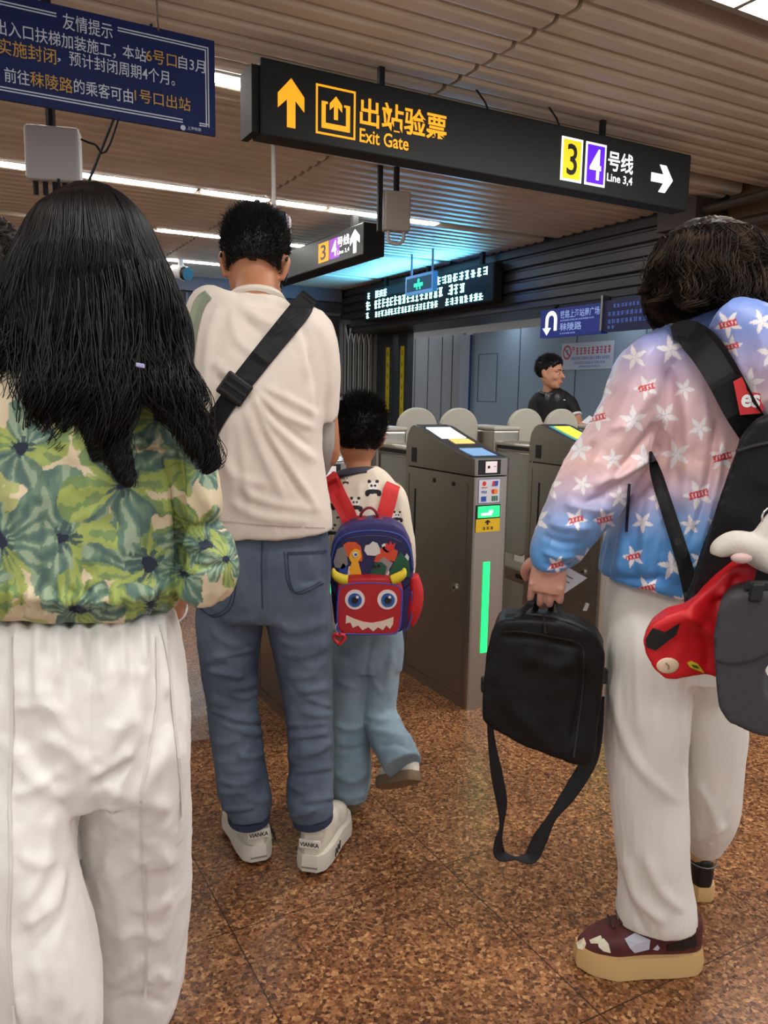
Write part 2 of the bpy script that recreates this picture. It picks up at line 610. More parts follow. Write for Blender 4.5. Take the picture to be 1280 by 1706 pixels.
slat_m = mat('beige_metal_slat', srgb(226, 214, 194), rough=0.42, var=(2.2, srgb(210, 198, 178), .35, .7))
void_m = mat('ceiling_void', srgb(38, 34, 30), rough=0.9)
dark_beam = mat('dark_ribbed_metal', srgb(46, 43, 46), rough=0.38)
far_wall = mat('far_dark_wall', srgb(58, 52, 52), rough=0.6)
hoard = mat('grey_hoarding', srgb(138, 156, 172), rough=0.45)
hoard_seam = mat('hoarding_seam', srgb(72, 84, 96), rough=0.6)
steel = mat('brushed_steel', srgb(176, 172, 164), rough=0.36, metal=1.0, bump=(90, .12, (1, 1, 14)))
steel_dark = mat('brushed_steel_head', srgb(160, 156, 148), rough=0.36, metal=1.0, bump=(90, .1, (1, 1, 14)))
silver_sheet = mat('silver_sheet', srgb(112, 114, 116), rough=0.42, metal=0.3, bump=(14, .2))
black = mat('black_plastic', srgb(16, 16, 18), rough=0.4)
blackm = mat('black_matt', srgb(14, 14, 15), rough=0.75)
signblack = mat('sign_black', srgb(34, 38, 38), rough=0.45, spec=.25)
white = mat('white_plastic', srgb(222, 222, 222), rough=0.5)
grey_box = mat('grey_box_plastic', srgb(188, 184, 180), rough=0.5)
lamp_m = mat('lamp_diffuser', (1, 1, 1), emit=(1.0, .965, .91), estr=LAMP_STRENGTH)
hall_lamp_m = mat('hall_lamp_diffuser', (1, 1, 1), emit=(1.0, .97, .93), estr=HALL_LAMP)
brown_wall = mat('brown_wall_panel', srgb(118, 92, 66), rough=0.6)

mb = MB(); mb.abox(-5, 15, -7, 10, -.05, 0)
struct('floor', mb.mesh(), stone)

# ---- slatted ceiling: rounded slats along VB, two bays meeting at b = 2.28
PITCH_S = 0.1405
LAMP_ROWS = [0.68, 2.36, 4.07, 6.29, 8.05, 9.75]
def slat(mb, a, b0, b1):
    w, h, r = .112, .085, .026
    prof = [(-w / 2, h), (-w / 2, r)]
    prof += [(-w / 2 + r - r * math.cos(t), r - r * math.sin(t)) for t in np.linspace(0, math.pi / 2, 5)[1:]]
    prof += [(w / 2 - r + r * math.sin(t), r - r * math.cos(t)) for t in np.linspace(0, math.pi / 2, 5)]
    prof += [(w / 2, h)]
    mb.prism([S(a + x, b0, CEIL + z) for x, z in prof], VB * (b1 - b0))
mb = MB()
a0 = 2.673 - PITCH_S * 30
lamp_rows = []
for i in range(92):
    a = a0 + i * PITCH_S
    if a > 11: break
    if any(abs(a - L) < PITCH_S / 2 for L in LAMP_ROWS):
        lamp_rows.append(a)
        continue
    slat(mb, a, -6.5, 2.268); slat(mb, a, 2.292, 5.26)
struct('ceiling', mb.mesh(), slat_m)
mb = MB(); mb.abox(-4, 12, -7, 9, CEIL + .13, CEIL + .2)
struct('ceiling', mb.mesh(), void_m)

# ---- walls, beam, column
mb = MB(); mb.abox(11.0, 11.2, -7, 6.15, 0, CEIL + .1)
struct('wall_back', mb.mesh(), far_wall)
mb = MB(); mb.abox(10.95, 11.0, -3, 5.2, 2.42, 2.46); mb.abox(10.96, 11.0, 2.9, 2.93, 0, 2.6); mb.abox(10.96, 11.0, .6, .63, 0, 2.6); mb.abox(10.9, 11.0, -7, 5.2, 2.62, 2.8)
struct('trim_1', mb.mesh(), mat('far_wall_trim', srgb(92, 92, 104), rough=.5))
mb = MB(); mb.abox(4.62, 11, 5.27, 5.95, 2.167, CEIL + .1)
for k in range(5):
    z = 2.24 + k * .115
    mb.abox(4.6, 11, 5.24 - (.018 if k % 2 else 0), 5.27, z, z + .085)
struct('trim_2', mb.bevelled(.008, 1), dark_beam)
mb = MB(); mb.abox(2.6, 4.3, 5.3, 5.9, 0, CEIL + .1)
struct('wall_right', mb.mesh(), brown_wall)
mb = MB(); mb.tube([S(4.75, 5.1, 2.7), S(4.2, 5.08, 2.69), S(2.6, 4.9, 2.68)], .035); mb.tube([S(4.4, 5.15, 2.55), S(3.4, 5.2, 2.56), S(2.6, 5.2, 2.6)], .05); mb.abox(4.35, 4.72, 5.0, 5.35, 2.58, 2.78)
struct('trim_3', mb.mesh(), mat('brown_duct', srgb(70, 58, 48), rough=.5))
# lower ceiling beyond the beam
mb = MB(); mb.abox(3, 15, 5.95, 9, 2.42, 2.5)
struct('ceiling', mb.mesh(), mat('far_soffit', srgb(120, 118, 116), rough=.7))

# ---- grey hoarding beyond the gates
HB = 7.0
def hob(px):
    q = at_b(px, 600, HB); return q @ VA
HT = at_b(860, 548, HB)[2]
mb = MB(); mb.abox(2.2, hob(786), HB, HB + .06, 0, HT)
h = struct('wall_hoarding', mb.mesh(), hoard)
mb = MB()
for px in (866, 960, 1075):
    a = hob(px); mb.abox(a - .009, a + .009, HB - .004, HB + .002, 0, HT)
al, ar = hob(798), hob(829)
for (a0_, a1_, z0_, z1_) in ((al - .01, al + .01, 1.2, 1.9), (ar - .01, ar + .01, 1.2, 1.9), (ar, al, 1.89, 1.9), (ar, al, 1.2, 1.21)):
    mb.abox(a0_, a1_, HB - .003, HB, z0_, z1_)
struct('trim_4', mb.mesh(), hoard_seam)
mb = MB(); mb.abox(hob(770), hob(662), HB + .02, HB + .06, 0, HT + .02)
for px in (690, 712, 735, 752):
    a = hob(px); mb.abox(a, a + .012, HB + .012, HB + .02, 0, HT)
struct('wall_silver', mb.mesh(), silver_sheet)
mb = MB(); mb.abox(hob(786), hob(770), HB - .04, HB + .02, 0, HT - .02)
struct('window_1', mb.mesh(), mat('blue_glass_panel', srgb(44, 66, 110), rough=.12, coat=.5))

# lamp of the passage behind the beam (its row runs on out of sight behind the beam)
def ceiling_light(a, b0, b1, z, label, group, w=.088, m=None, plain=False):
    t = thing('ceiling_light', label, 'light', S(a, (b0 + b1) / 2, z), group)
    mb = MB(); mb.abox(a - w / 2 - .012, a + w / 2 + .012, b0, b1, z + .004, z + .06)
    place('lamp_housing', mb.mesh(), mat('lamp_housing_white', srgb(200, 196, 190), rough=.5), t)
    mb = MB(); mb.abox(a - w / 2, a + w / 2, b0 + .012, b1 - .012, z - .006, z + .003)
    place('diffuser', mb.bevelled(.003, 1), m or lamp_m, t)
    return t
for a in (11.6, 9.0, 6.8):
    ceiling_light(a, 6.05, 6.85, 2.40, 'lamp on the low ceiling behind the dark beam, above the grey hoarding', 'lamps behind the dark beam', .25, mat('cool_diffuser', (1, 1, 1), emit=(.80, .9, 1.0), estr=10.0))

# ---- ceiling strip lights
ROWN = {4: 'near', 6: 'middle'}
def lamp_row(a, segs, which):
    names = ['leftmost strip lamp', 'second strip lamp from the left', 'third strip lamp from the left', 'fourth strip lamp from the left', 'fifth strip lamp from the left', 'sixth strip lamp from the left']
    for i, (b0, b1) in enumerate(segs):
        ceiling_light(a, b0, b1, CEIL, 'white %s in the %s row of the slatted ceiling' % (names[i], which), 'strip lamps in the slatted ceiling')
    return a
ra = sorted(lamp_rows)
lamp_row(ra[2], [(-1.2, -.2), (-.15, .85), (.9, 1.98)], 'nearest')
lamp_row(ra[3], [(-1.15, -.15), (-.1, .86), (.9, 1.77), (1.81, 2.36), (2.40, 2.86), (2.90, 3.96)], 'long')
lamp_row(ra[4], [(.76, 1.80), (1.86, 2.86), (2.92, 3.9)], 'third')
lamp_row(ra[5], [(-.3, .68), (.75, 1.75), (2.2, 3.10), (3.16, 3.9)], 'farthest')

# big louvred light at the top right and the hall's lamps over and behind the viewer
def hall_light(a, b, label, da=.5, db=1.2, m=None):
    t = thing('ceiling_panel_light', label, 'light', S(a, b, CEIL), 'panel lamps over the hall')
    mb = MB()
    for q in ((a - da / 2 - .03, a - da / 2), (a + da / 2, a + da / 2 + .03)):
        mb.abox(q[0], q[1], b - db / 2, b + db / 2, CEIL - .02, CEIL + .04)
    for k in range(5):
        bb = b - db / 2 + db * k / 4
        mb.abox(a - da / 2, a + da / 2, bb - .012, bb + .012, CEIL - .02, CEIL + .03)
    place('louvre', mb.mesh(), mat('louvre_grey', srgb(150, 148, 140), rough=.5), t)
    mb = MB(); mb.abox(a - da / 2, a + da / 2, b - db / 2, b + db / 2, CEIL - .004, CEIL + .012)
    place('diffuser', mb.mesh(), m or hall_lamp_m, t)
HALL = [(2.0, 3.3, 'bright louvred ceiling lamp at the top right corner above the long-haired jacket wearer', .58, 2.1)]
for a, b in ((.5, .9), (.5, -1.3), (-1.3, .9), (-1.3, -1.3), (-1.3, 3.1), (.3, 3.1)):
    HALL.append((a, b, 'louvred ceiling lamp over the hall behind the viewer', .42, 1.2))
for q in HALL:
    hall_light(*q)

# ================================================================== SIGNS
def sign_box(name, label, a, b0, b1, z0, z1, thick=.12, group=None):
    t = thing(name, label, 'sign', S(a, (b0 + b1) / 2, z0), group)
    mb = MB(); mb.abox(a, a + thick, b0, b1, z0, z1)
    place('housing', mb.bevelled(.008, 2), signblack, t)
    return t
yel = mat('sign_yellow_lit', srgb(250, 180, 40), emit=srgb(255, 178, 30), estr=.75)
wht = mat('sign_white_lit', (1, 1, 1), emit=(.96, 1, 1), estr=1.0)
ylw_plate = mat('line_yellow_lit', srgb(245, 215, 30), emit=srgb(250, 215, 30), estr=.75)
pur_plate = mat('line_purple_lit', srgb(96, 20, 225), emit=srgb(92, 20, 225), estr=.8)
ink = mat('black_ink', srgb(12, 12, 10), rough=.5)

# main exit sign
SA, SB0, SB1, SZ0, SZ1 = 3.477, 1.262, 3.93, 2.385, 2.702
t = sign_box('direction_sign', 'long black hanging sign with yellow exit arrow and line 3 and 4 plates', SA, SB0, SB1, SZ0, SZ1)
F = Face(S(SA, SB0, SZ0), VB, VZ, -VA)
W, H = SB1 - SB0, SZ1 - SZ0
def bpx(px, py):
    d = ray(px, py); q = EYE + d * (SA / (d @ VA)); return q @ VB - SB0, q[2] - SZ0
mb = MB(); c = bpx(485, 172); F.poly(mb, [(c[0] + x * .125, c[1] + y * .205) for x, y in ARROW_UP], .001)
place('arrow', mb.mesh(), yel, t)
mb = MB(); x0, y0 = bpx(526, 226); x1, y1 = bpx(599, 150); y0, y1 = c[1] - .105, c[1] + .105
x1 = x0 + .198
F.frame(mb, x0, y0, x1, y1, .009, .001)
xm = (x0 + x1) / 2
F.poly(mb, [(x0 + .028, y1 - .068), (x0 + .028, y0 + .028), (x1 - .028, y0 + .028), (x1 - .028, y1 - .068), (x1 - .058, y1 - .068), (x1 - .058, y1 - .078), (x1 - .048, y1 - .078), (x1 - .048, y0 + .052), (x0 + .048, y0 + .052), (x0 + .048, y1 - .078), (x0 + .058, y1 - .078), (x0 + .058, y1 - .068)], .001)
F.poly(mb, [(xm + x * .062, y1 - .088 + y * .1) for x, y in ARROW_UP], .001)
place('exit_pictogram', mb.mesh(), yel, t)
mb = MB(); tx = x1 + .022
F.text(mb, '出站验票', tx, c[1] - .035, .475, .125, .018, .003)
F.text(mb, 'Exit Gate', tx, c[1] - .108, .262, .062, .014, .003)
place('lettering', mb.mesh(False), yel, t, label='yellow Chinese and English lettering')
def line_plates(t, F, x, y, w, h, gap, e=1):
    p1 = MB(); F.rect(p1, x, y, x + w, y + h, .001, .002)
    a = place('line_plate', p1.mesh(), wht, t, label='yellow line number plate with 3')
    q = MB(); F.rect(q, x + .012, y + .012, x + w - .012, y + h - .012, .0035, .001); place('plate_field', q.mesh(), ylw_plate, a)
    q = MB(); F.text(q, '3', x + w * .26, y + h * .14, w * .48, h * .72, .012, .006); place('numeral', q.mesh(False), ink, a)
    x += w + gap
    p1 = MB(); F.rect(p1, x, y, x + w, y + h, .001, .002)
    a = place('line_plate', p1.mesh(), wht, t, label='purple line number plate with 4')
    q = MB(); F.rect(q, x + .012, y + .012, x + w - .012, y + h - .012, .0035, .001); place('plate_field', q.mesh(), pur_plate, a)
    q = MB(); F.text(q, '4', x + w * .2, y + h * .14, w * .56, h * .72, .014, .006); place('numeral', q.mesh(False), wht, a)
    return x + w
xl, yl = bpx(933, 298); xr_, _y = bpx(978, 305)
xe = line_plates(t, F, xl, yl - .004, .148, .222, .022)
mb = MB(); F.text(mb, '号线', xe + .016, yl + .092, .19, .105, .016, .003); F.text(mb, 'Line 3,4', xe + .014, yl + .028, .192, .05, .012, .003)
place('lettering', mb.mesh(False), wht, t, label='white lettering')
mb = MB(); cx, cy = bpx(1103, 298); F.poly(mb, [(cx + y * .175, cy - x * .15) for x, y in ARROW_UP], .001)
place('arrow', mb.mesh(), wht, t, label='white arrow pointing right')
for b in (.62, 2.02):
    mb = MB(); mb.abox(SA + .05, SA + .075, SB0 + b - .014, SB0 + b + .014, SZ1 - .005, CEIL + .13)
    place('hanger_rod', mb.mesh(), blackm, t)
mb = MB(); mb.abox(SA + .02, SA + .17, SB0 - .035, SB0 - .002, SZ0 + .01, SZ1 - .03)
place('end_cap', mb.mesh(), blackm, t)
mb = MB()
for b in (1.25, 1.72):
    mb.tube([S(SA + .06, SB0 + b, SZ1), S(SA + .06, SB0 + b - .03, SZ1 + .05), S(SA + .06, SB0 + b - .12, CEIL + .03)], .005, 6)
place('cable', mb.mesh(), blackm, t)

# blue notice sign
NA, NB1, NZ0, NZ1 = 3.0, .914, 2.196, 2.52
NB0 = NB1 - 1.62
navy = mat('sign_navy', srgb(20, 34, 84), rough=.5, spec=.2)
t = thing('notice_sign', 'dark blue hanging notice board with white and gold Chinese lines at the top left', 'sign', S(NA, (NB0 + NB1) / 2, NZ0))
mb = MB(); mb.abox(NA, NA + .012, NB0, NB1, NZ0, NZ1)
place('board', mb.mesh(), navy, t)
F = Face(S(NA, NB0, NZ0), VB, VZ, -VA)
W, H = NB1 - NB0, NZ1 - NZ0
print_w = mat('print_white', srgb(196, 206, 220), rough=.6)
print_g = mat('print_gold', srgb(190, 150, 70), rough=.6)
def npx(px, py):
    d = ray(px, py); q = EYE + d * (NA / (d @ VA)); return q @ VB - NB0, q[2] - NZ0
ta, tb = npx(94, 28)[0], npx(196, 50)[0]
mb = MB()
F.rect(mb, .03, .035, W - .12, .039, .001, .001); F.rect(mb, .03, .026, W - .12, .030, .001, .001)
for o in (0, .009):
    F.rect(mb, W - .036 + o, .026, W - .032 + o, H - .036 + o, .001, .001)
    F.rect(mb, W - .06, .026 + o * .8, W - .034 + o, .030 + o * .8, .001, .001)
    F.rect(mb, tb, H - .040 + o, W - .033 + o, H - .036 + o, .001, .001)
    F.rect(mb, .03, H - .040 + o, ta, H - .036 + o, .001, .001)
place('border_line', mb.mesh(), print_w, t)
def npx(px, py):
    d = ray(px, py); q = EYE + d * (NA / (d @ VA)); return q @ VB - NB0, q[2] - NZ0
def ntext(mb, s, pL, pR, hh, y=None):
    x0, y0 = npx(*pL); x1, y1 = npx(*pR); F.text(mb, s, x0, y0 - hh / 2 if y is None else y, x1 - x0, hh, .004, .003)
mw, mg = MB(), MB()
ntext(mw, '友情提示', (104, 35), (187, 46), .05)
ntext(mw, '出入口扶梯加装施工，', (-8, 44), (192, 78), .047)
ntext(mw, '本站', (204, 85), (243, 92), .044)
ntext(mg, '6号口', (243, 92), (294, 100), .044)
ntext(mw, '自3月', (297, 103), (341, 109), .044)
ntext(mg, '实施封闭', (-4, 76), (93, 88), .049)
ntext(mw, '，', (95, 100), (101, 102), .012)
ntext(mw, '预计封闭周期4个月。', (115, 97), (291, 124), .046)
ntext(mw, '前往', (7, 124), (49, 128), .045)
ntext(mg, '秣陵路', (50, 131), (121, 141), .047)
ntext(mw, '的乘客可由', (123, 143), (221, 156), .046)
ntext(mg, '1号口出站', (224, 158), (317, 172), .044)
ntext(mw, '上海地铁', (312, 213), (335, 216), .012)
x, y = npx(305, 213); F.disc(mw, x, y, .009, .001, .001)
place('lettering', mw.mesh(False), print_w, t, label='white printed lettering')
place('lettering', mg.mesh(False), print_g, t, label='gold printed lettering')
mb = MB()
for b in (.3, W - .2):
    mb.tube([F.p(b, H - .012, .004), F.p(b, H + .03, -.01), F.p(b, H + .3, -.02)], .004, 6)
place('hanger_wire', mb.mesh(), steel_dark, t)

# farther line sign, along the lane direction
MBB, MA0, MA1, MZ0, MZ1 = 3.05, 6.0, 8.9, 2.405, 2.665
t = thing('direction_sign', 'smaller black hanging sign with 3 and 4 plates and up arrow beyond the man', 'sign', S(MA0, MBB, MZ0))
mb = MB(); mb.abox(MA0, MA1, MBB, MBB + .2, MZ0, MZ1)
place('housing', mb.bevelled(.01, 2), signblack, t)
F = Face(S(MA0, MBB, MZ0), -VA, VZ, -VB)
dimw = mat('sign_white_soft', (1, 1, 1), emit=(1, 1, 1), estr=.8)
amber = mat('line_amber_lit', srgb(238, 170, 40), emit=srgb(238, 170, 40), estr=.6)
viol = mat('line_violet_lit', srgb(140, 70, 180), emit=srgb(140, 70, 180), estr=.6)
def mpx(px, py):
    q = at_b(px, py, MBB); return MA0 - q @ VA, q[2] - MZ0
def mrect(mb, p0, p1, ya, yb, lift):
    xa, xb = mpx(*p0)[0], mpx(*p1)[0]; F.rect(mb, xa, ya, xb, yb, lift, .001); return xa, xb
for (xa, xb, cm, ch, lab) in ((531, 548, amber, '3', 'amber line plate'), (549, 566, viol, '4', 'violet line plate')):
    q = MB(); u, w = mrect(q, (xa, 410), (xb, 405), .045, .215, .001); a = place('line_plate', q.mesh(), cm, t, label=lab)
    q = MB(); F.text(q, ch, u + (w - u) * .25, .065, (w - u) * .5, .13, .014, .004); place('numeral', q.mesh(False), ink if ch == '3' else dimw, a)
q = MB(); u = mpx(563, 400)[0]; w = mpx(583, 395)[0]; F.text(q, '号线', u, .125, w - u, .085, .02, .004); F.text(q, 'Line 3,4', u, .06, w - u, .04, .01, .004)
place('lettering', q.mesh(False), dimw, t)
q = MB(); u = mpx(584, 395)[0]; w = mpx(600, 392)[0]; F.poly(q, [((u + w) / 2 + x * (w - u), .13 + y * .19) for x, y in ARROW_UP], .001)
place('arrow', q.mesh(), dimw, t)
for a in (6.35, 8.4):
    mb = MB(); mb.abox(a, a + .06, MBB + .08, MBB + .13, MZ1 - .01, CEIL + .12)
    place('hanger_rod', mb.mesh(), blackm, t)

# LED display in front of the beam
LB, LA0, LA1, LZ0, LZ1 = 5.08, 6.98, 9.95, 2.27, 2.67
t = thing('led_display', 'black hanging display with glowing cyan text below the ceiling edge', 'display', S(LA0, LB, LZ0))
mb = MB(); mb.abox(LA0, LA1, LB, LB + .12, LZ0, LZ1)
place('housing', mb.bevelled(.01, 1), blackm, t)
F = Face(S(LA1, LB, LZ0), -VA, VZ, -VB)
led = mat('led_cyan', (.5, 1, 1), emit=srgb(150, 250, 245), estr=6.5)
mb = MB(); LW = LA1 - LA0
rows = [(.275, .10, [(.10, .20, 1), (.33, .65, 6), (1.15, 1.6, 12)]), (.135, .125, [(.05, .22, 1), (.3, 2.0, 16), (2.1, 2.45, 3)]), (.025, .085, [(.05, .17, 1), (.32, 1.9, 18), (2.05, 2.8, 8)])]
for (y, h, sp) in rows:
    for i, (x0, x1, n) in enumerate(sp):
        F.blurred_glyphs(mb, x0, y, x1 - x0, h, n, seed=int(y * 100) + i, lift=.001, thick=.002)
F.blurred_glyphs(mb, 1.5, .275, 1.38, .10, 12, seed=5, lift=.001, thick=.002)
place('lettering', mb.mesh(), led, t)
for a in (7.25, 8.35, 9.4):
    mb = MB(); mb.abox(a, a + .05, LB + .04, LB + .08, LZ1 - .01, CEIL + .12)
    place('hanger_rod', mb.mesh(), blackm, t)
ld = bpy.data.lights.new('led_glow', 'AREA'); ld.shape = 'RECTANGLE'; ld.size = 2.4; ld.size_y = .3; ld.energy = 70; ld.color = (.10, .50, 1.0)
lo = bpy.data.objects.new('led_glow', ld); COL.objects.link(lo)
lo.parent = t
_lc = Vector(S(8.5, LB - .03, 2.5)) - t.location
_z = -Vector(nrm(-VB * 1 + VZ * .55)); _x = Vector(VA); _y = _z.cross(_x).normalized(); _x = _y.cross(_z)
lo.matrix_local = Matrix.Translation(_lc) @ Matrix((_x, _y, _z)).transposed().to_4x4()

# small blue lit exit box in front of it
EB = 4.55
def epx(px, py):
    q = at_b(px, py, EB); return q @ VA, q[2]
ea1, ez1 = epx(676, 462); ea0, ez0 = epx(721, 484)
t = thing('exit_sign', 'small glowing blue box sign hung on two thin rods before the cyan display', 'sign', S((ea0 + ea1) / 2, EB, ez0))
mb = MB(); mb.abox(ea0, ea1, EB, EB + .06, ez0, ez1)
place('housing', mb.mesh(), mat('exit_box_blue', srgb(60, 130, 200), rough=.3, emit=srgb(60, 140, 215), estr=.45), t)
F = Face(S(ea1, EB, ez0), -VA, VZ, -VB); w, h = ea1 - ea0, ez1 - ez0
mb = MB(); F.rect(mb, .03, .03, w - .03, h - .03, .001)
place('sign_face', mb.mesh(), mat('exit_face', srgb(10, 60, 84), emit=srgb(14, 80, 110), estr=.5), t)
mb = MB(); F.rect(mb, w * .33, h * .35, w * .66, h * .55, .003); F.disc(mb, w * .5, h * .66, .025, .003); F.rect(mb, w * .42, h * .2, w * .47, h * .4, .003); F.rect(mb, w * .53, h * .2, w * .58, h * .4, .003)
place('pictogram', mb.mesh(), mat('exit_mark', srgb(50, 220, 190), emit=srgb(50, 225, 190), estr=.8), t)
for a in (ea1 - .08, ea0 + .06):
    mb = MB(); mb.tube([S(a, EB + .03, ez1), S(a, EB + .03, CEIL + .1)], .012, 8)
    place('hanger_rod', mb.mesh(), mat('rod_blue_grey', srgb(120, 150, 180), rough=.4), t)

# blue direction sign under the beam
BB = 5.2
bl_blue = mat('far_sign_blue', srgb(26, 44, 130), rough=.4, emit=srgb(30, 50, 150), estr=.25)
bl_dark = mat('far_sign_dark', srgb(14, 20, 66), rough=.4, emit=srgb(16, 24, 90), estr=.12)
t = thing('direction_sign', 'blue sign with white U-turn arrow hung under the dark beam', 'sign', S(5.5, BB, 1.85))
def fpx(px, py):
    q = at_b(px, py, BB); return q @ VA, q[2]
a1 = fpx(901, 540)[0]; am = fpx(1004, 535)[0]; a0 = fpx(1118, 520)[0]; z0, z1 = 1.858, 2.125
mb = MB(); mb.abox(am + .012, a1, BB, BB + .08, z0, z1); p1 = place('sign_panel', mb.mesh(), bl_blue, t, label='panel with white U-turn arrow')
mb = MB(); mb.abox(a0, am - .012, BB, BB + .08, z0 + .01, z1 + .01); p2 = place('sign_panel', mb.mesh(), bl_dark, t, label='dark blue panel with small lines')
F = Face(S(a1, BB, z0), -VA, VZ, -VB); W = a1 - am
mb = MB(); cx, cy, rr = .16, .165, .062
arc = [(cx + rr * math.cos(q), cy + rr * math.sin(q)) for q in np.linspace(0, math.pi, 12)]
outer = [(cx + .085, .06)] + [(cx + .085 * math.cos(q), cy + .085 * math.sin(q)) for q in np.linspace(0, math.pi, 14)] + [(cx - .085, .09), (cx - .125, .09), (cx - .06, .02), (cx, .09), (cx - .045, .09)] + [(cx + .042 * math.cos(q), cy + .042 * math.sin(q)) for q in np.linspace(math.pi, 0, 12)] + [(cx + .042, .06)]
F.poly(mb, outer, .001)
place('arrow', mb.mesh(), dimw, p1)
soft = mat('far_sign_lettering', srgb(170, 190, 230), emit=srgb(150, 180, 235), estr=.5)
mb = MB(); F.text(mb, '铁路上海站南广场', .29, .165, W - .33, .075, .01, .003); F.text(mb, '秣陵路', .29, .05, .3, .075, .01, .003)
F.blurred_glyphs(mb, .29, .14, W - .4, .016, 22, 3, .001); F.blurred_glyphs(mb, .29, .02, .22, .014, 8, 4, .001)
place('lettering', mb.mesh(False), soft, p1)
mb = MB(); F.blurred_glyphs(mb, W + .12, .21, .55, .035, 12, 8, .001); F.blurred_glyphs(mb, W + .06, .14, .62, .04, 12, 9, .001); F.blurred_glyphs(mb, W + .06, .075, .62, .04, 12, 10, .001); F.blurred_glyphs(mb, W + .06, .03, .1, .03, 2, 11, .001)
place('lettering', mb.mesh(), mat('far_sign_lettering_dim', srgb(84, 110, 190), emit=srgb(80, 110, 200), estr=.4), p2)
mb = MB(); mb.abox(am - .012, am + .012, BB - .02, BB + .06, z0 + .02, z1 + .06)
place('bracket', mb.mesh(), steel_dark, t)
mb = MB(); mb.tube([S(a1 - .15, BB + .04, z1), S(a1 - .15, BB + .12, 2.2)], .012); mb.tube([S(a0 + .15, BB + .04, z1), S(a0 + .15, BB + .12, 2.2)], .012); mb.tube([S(am, BB + .03, z1), S(am, BB + .12, 2.2)], .012)
place('hanger_rod', mb.mesh(), blackm, t)

# white notice on the hoarding
NB_ = HB - .006
def hpx(px, py):
    q = at_b(px, py, NB_); return q @ VA, q[2]
a1, z1 = hpx(937, 573); a0, z0 = hpx(1021, 614)
t = thing('notice', 'white warning notice with red heading stuck on the grey hoarding', 'notice', S((a0 + a1) / 2, NB_, z0))
F = Face(S(a1, NB_ + .004, z0), -VA, VZ, -VB); W, H = a1 - a0, z1 - z0
mb = MB(); F.rect(mb, 0, 0, W, H, 0, .003); place('sheet', mb.mesh(), mat('notice_paper', srgb(190, 200, 216), rough=.5), t)
red_p = mat('print_red', srgb(190, 70, 80), rough=.6); blue_p = mat('print_blue', srgb(70, 120, 190), rough=.6)
mb = MB(); F.text(mb, '严', W * .20, H * .6, W * .07, H * .25, .01, .005); F.blurred_glyphs(mb, W * .28, H * .55, W * .68, H * .3, 9, 21, .003); 
rg = [(W * .11 + W * .085 * math.cos(q), H * .66 + W * .085 * 1.15 * math.sin(q)) for q in np.linspace(0, 2 * math.pi, 25)]
for i in range(24):
    c0 = np.array([W * .11, H * .66]); p0, p1_ = np.array(rg[i]), np.array(rg[i + 1])
    F.poly(mb, [p0, p1_, c0 + (p1_ - c0) * .75, c0 + (p0 - c0) * .75], .003, .001)
F.poly(mb, [(W * .05, H * .78), (W * .065, H * .82), (W * .17, H * .54), (W * .155, H * .5)], .004, .001)
place('heading', mb.mesh(), red_p, t)
mb = MB(); F.blurred_glyphs(mb, W * .2, H * .36, W * .74, H * .13, 20, 31, .003); F.blurred_glyphs(mb, W * .26, H * .2, W * .6, H * .11, 18, 32, .003); F.blurred_glyphs(mb, W * .35, H * .07, W * .42, H * .09, 14, 33, .003)
F.rect(mb, W * .1, H * .58, W * .125, H * .76, .003)
place('small_print', mb.mesh(), blue_p, t)

# yellow strips on dark posts and the folding gate at the far end
ystrip = mat('yellow_strip', srgb(196, 178, 30), rough=.5)
for px, lab in ((646, 'left yellow warning strip on the dark post beyond the gates'), (670, 'right yellow warning strip, beside the silver sheet wall')):
    q = at_b(px, 640, 5.75); a = q @ VA
    t = thing('warning_post', lab, 'post', S(a, 5.75, 0), 'yellow striped posts beyond the gates')
    mb = MB(); mb.abox(a - .13, a + .13, 5.75, 5.85, 0, 2.166); place('post', mb.mesh(), mat('post_dark', srgb(70, 72, 74), rough=.4, metal=.5), t)
    mb = MB(); mb.abox(a - .05, a + .05, 5.744, 5.75, .3, 1.97); st = place('strip', mb.mesh(), ystrip, t)
    F = Face(S(a + .05, 5.744, .3), -VA, VZ, -VB); mb = MB()
    for k in range(10):
        F.blurred_glyphs(mb, .025, .1 + k * .16, .05, .07, 1, k, .0005, .001)
    place('print', mb.mesh(), ink, st)
GB0 = 5.26
def gpx(px): 
    d = ray(px, 600); q = EYE + d * (10.75 / (d @ VA)); return q @ VB
b0, b1 = gpx(566), gpx(627)
t = thing('folding_gate', 'grey folding steel lattice gate against the dark far wall', 'gate', S(10.75, (b0 + b1) / 2, 0))
gm = mat('gate_steel_grey', srgb(150, 146, 142), rough=.4, metal=.7)
mb = MB(); mb.abox(10.73, 10.78, b0, b0 + .05, 0, 2.35); mb.abox(10.73, 10.78, b1 - .05, b1, 0, 2.35); mb.abox(10.73, 10.78, b0, b1, 2.29, 2.35); mb.abox(10.73, 10.78, b0, b1, 1.25, 1.3)
place('frame', mb.mesh(), gm, t)
n = 6
for k in range(n):
    b = b0 + .09 + (b1 - b0 - .18) * k / (n - 1)
    mb = MB(); mb.abox(10.74, 10.77, b - .02, b + .02, 1.3, 2.29); place('bar', mb.bevelled(.006, 1), gm, t)
mb = MB()
for k in range(n - 1):
    ba = b0 + .09 + (b1 - b0 - .18) * k / (n - 1); bb = b0 + .09 + (b1 - b0 - .18) * (k + 1) / (n - 1); bm_ = (ba + bb) / 2
    mb.tube([S(10.735, ba, 2.25), S(10.735, bm_, 2.02)], .014, 6); mb.tube([S(10.735, bb, 2.25), S(10.735, bm_, 2.02)], .014, 6)
    mb.tube([S(10.735, bm_, 2.02), S(10.735, bm_, 1.3)], .011, 6)
place('lattice', mb.mesh(), gm, t)
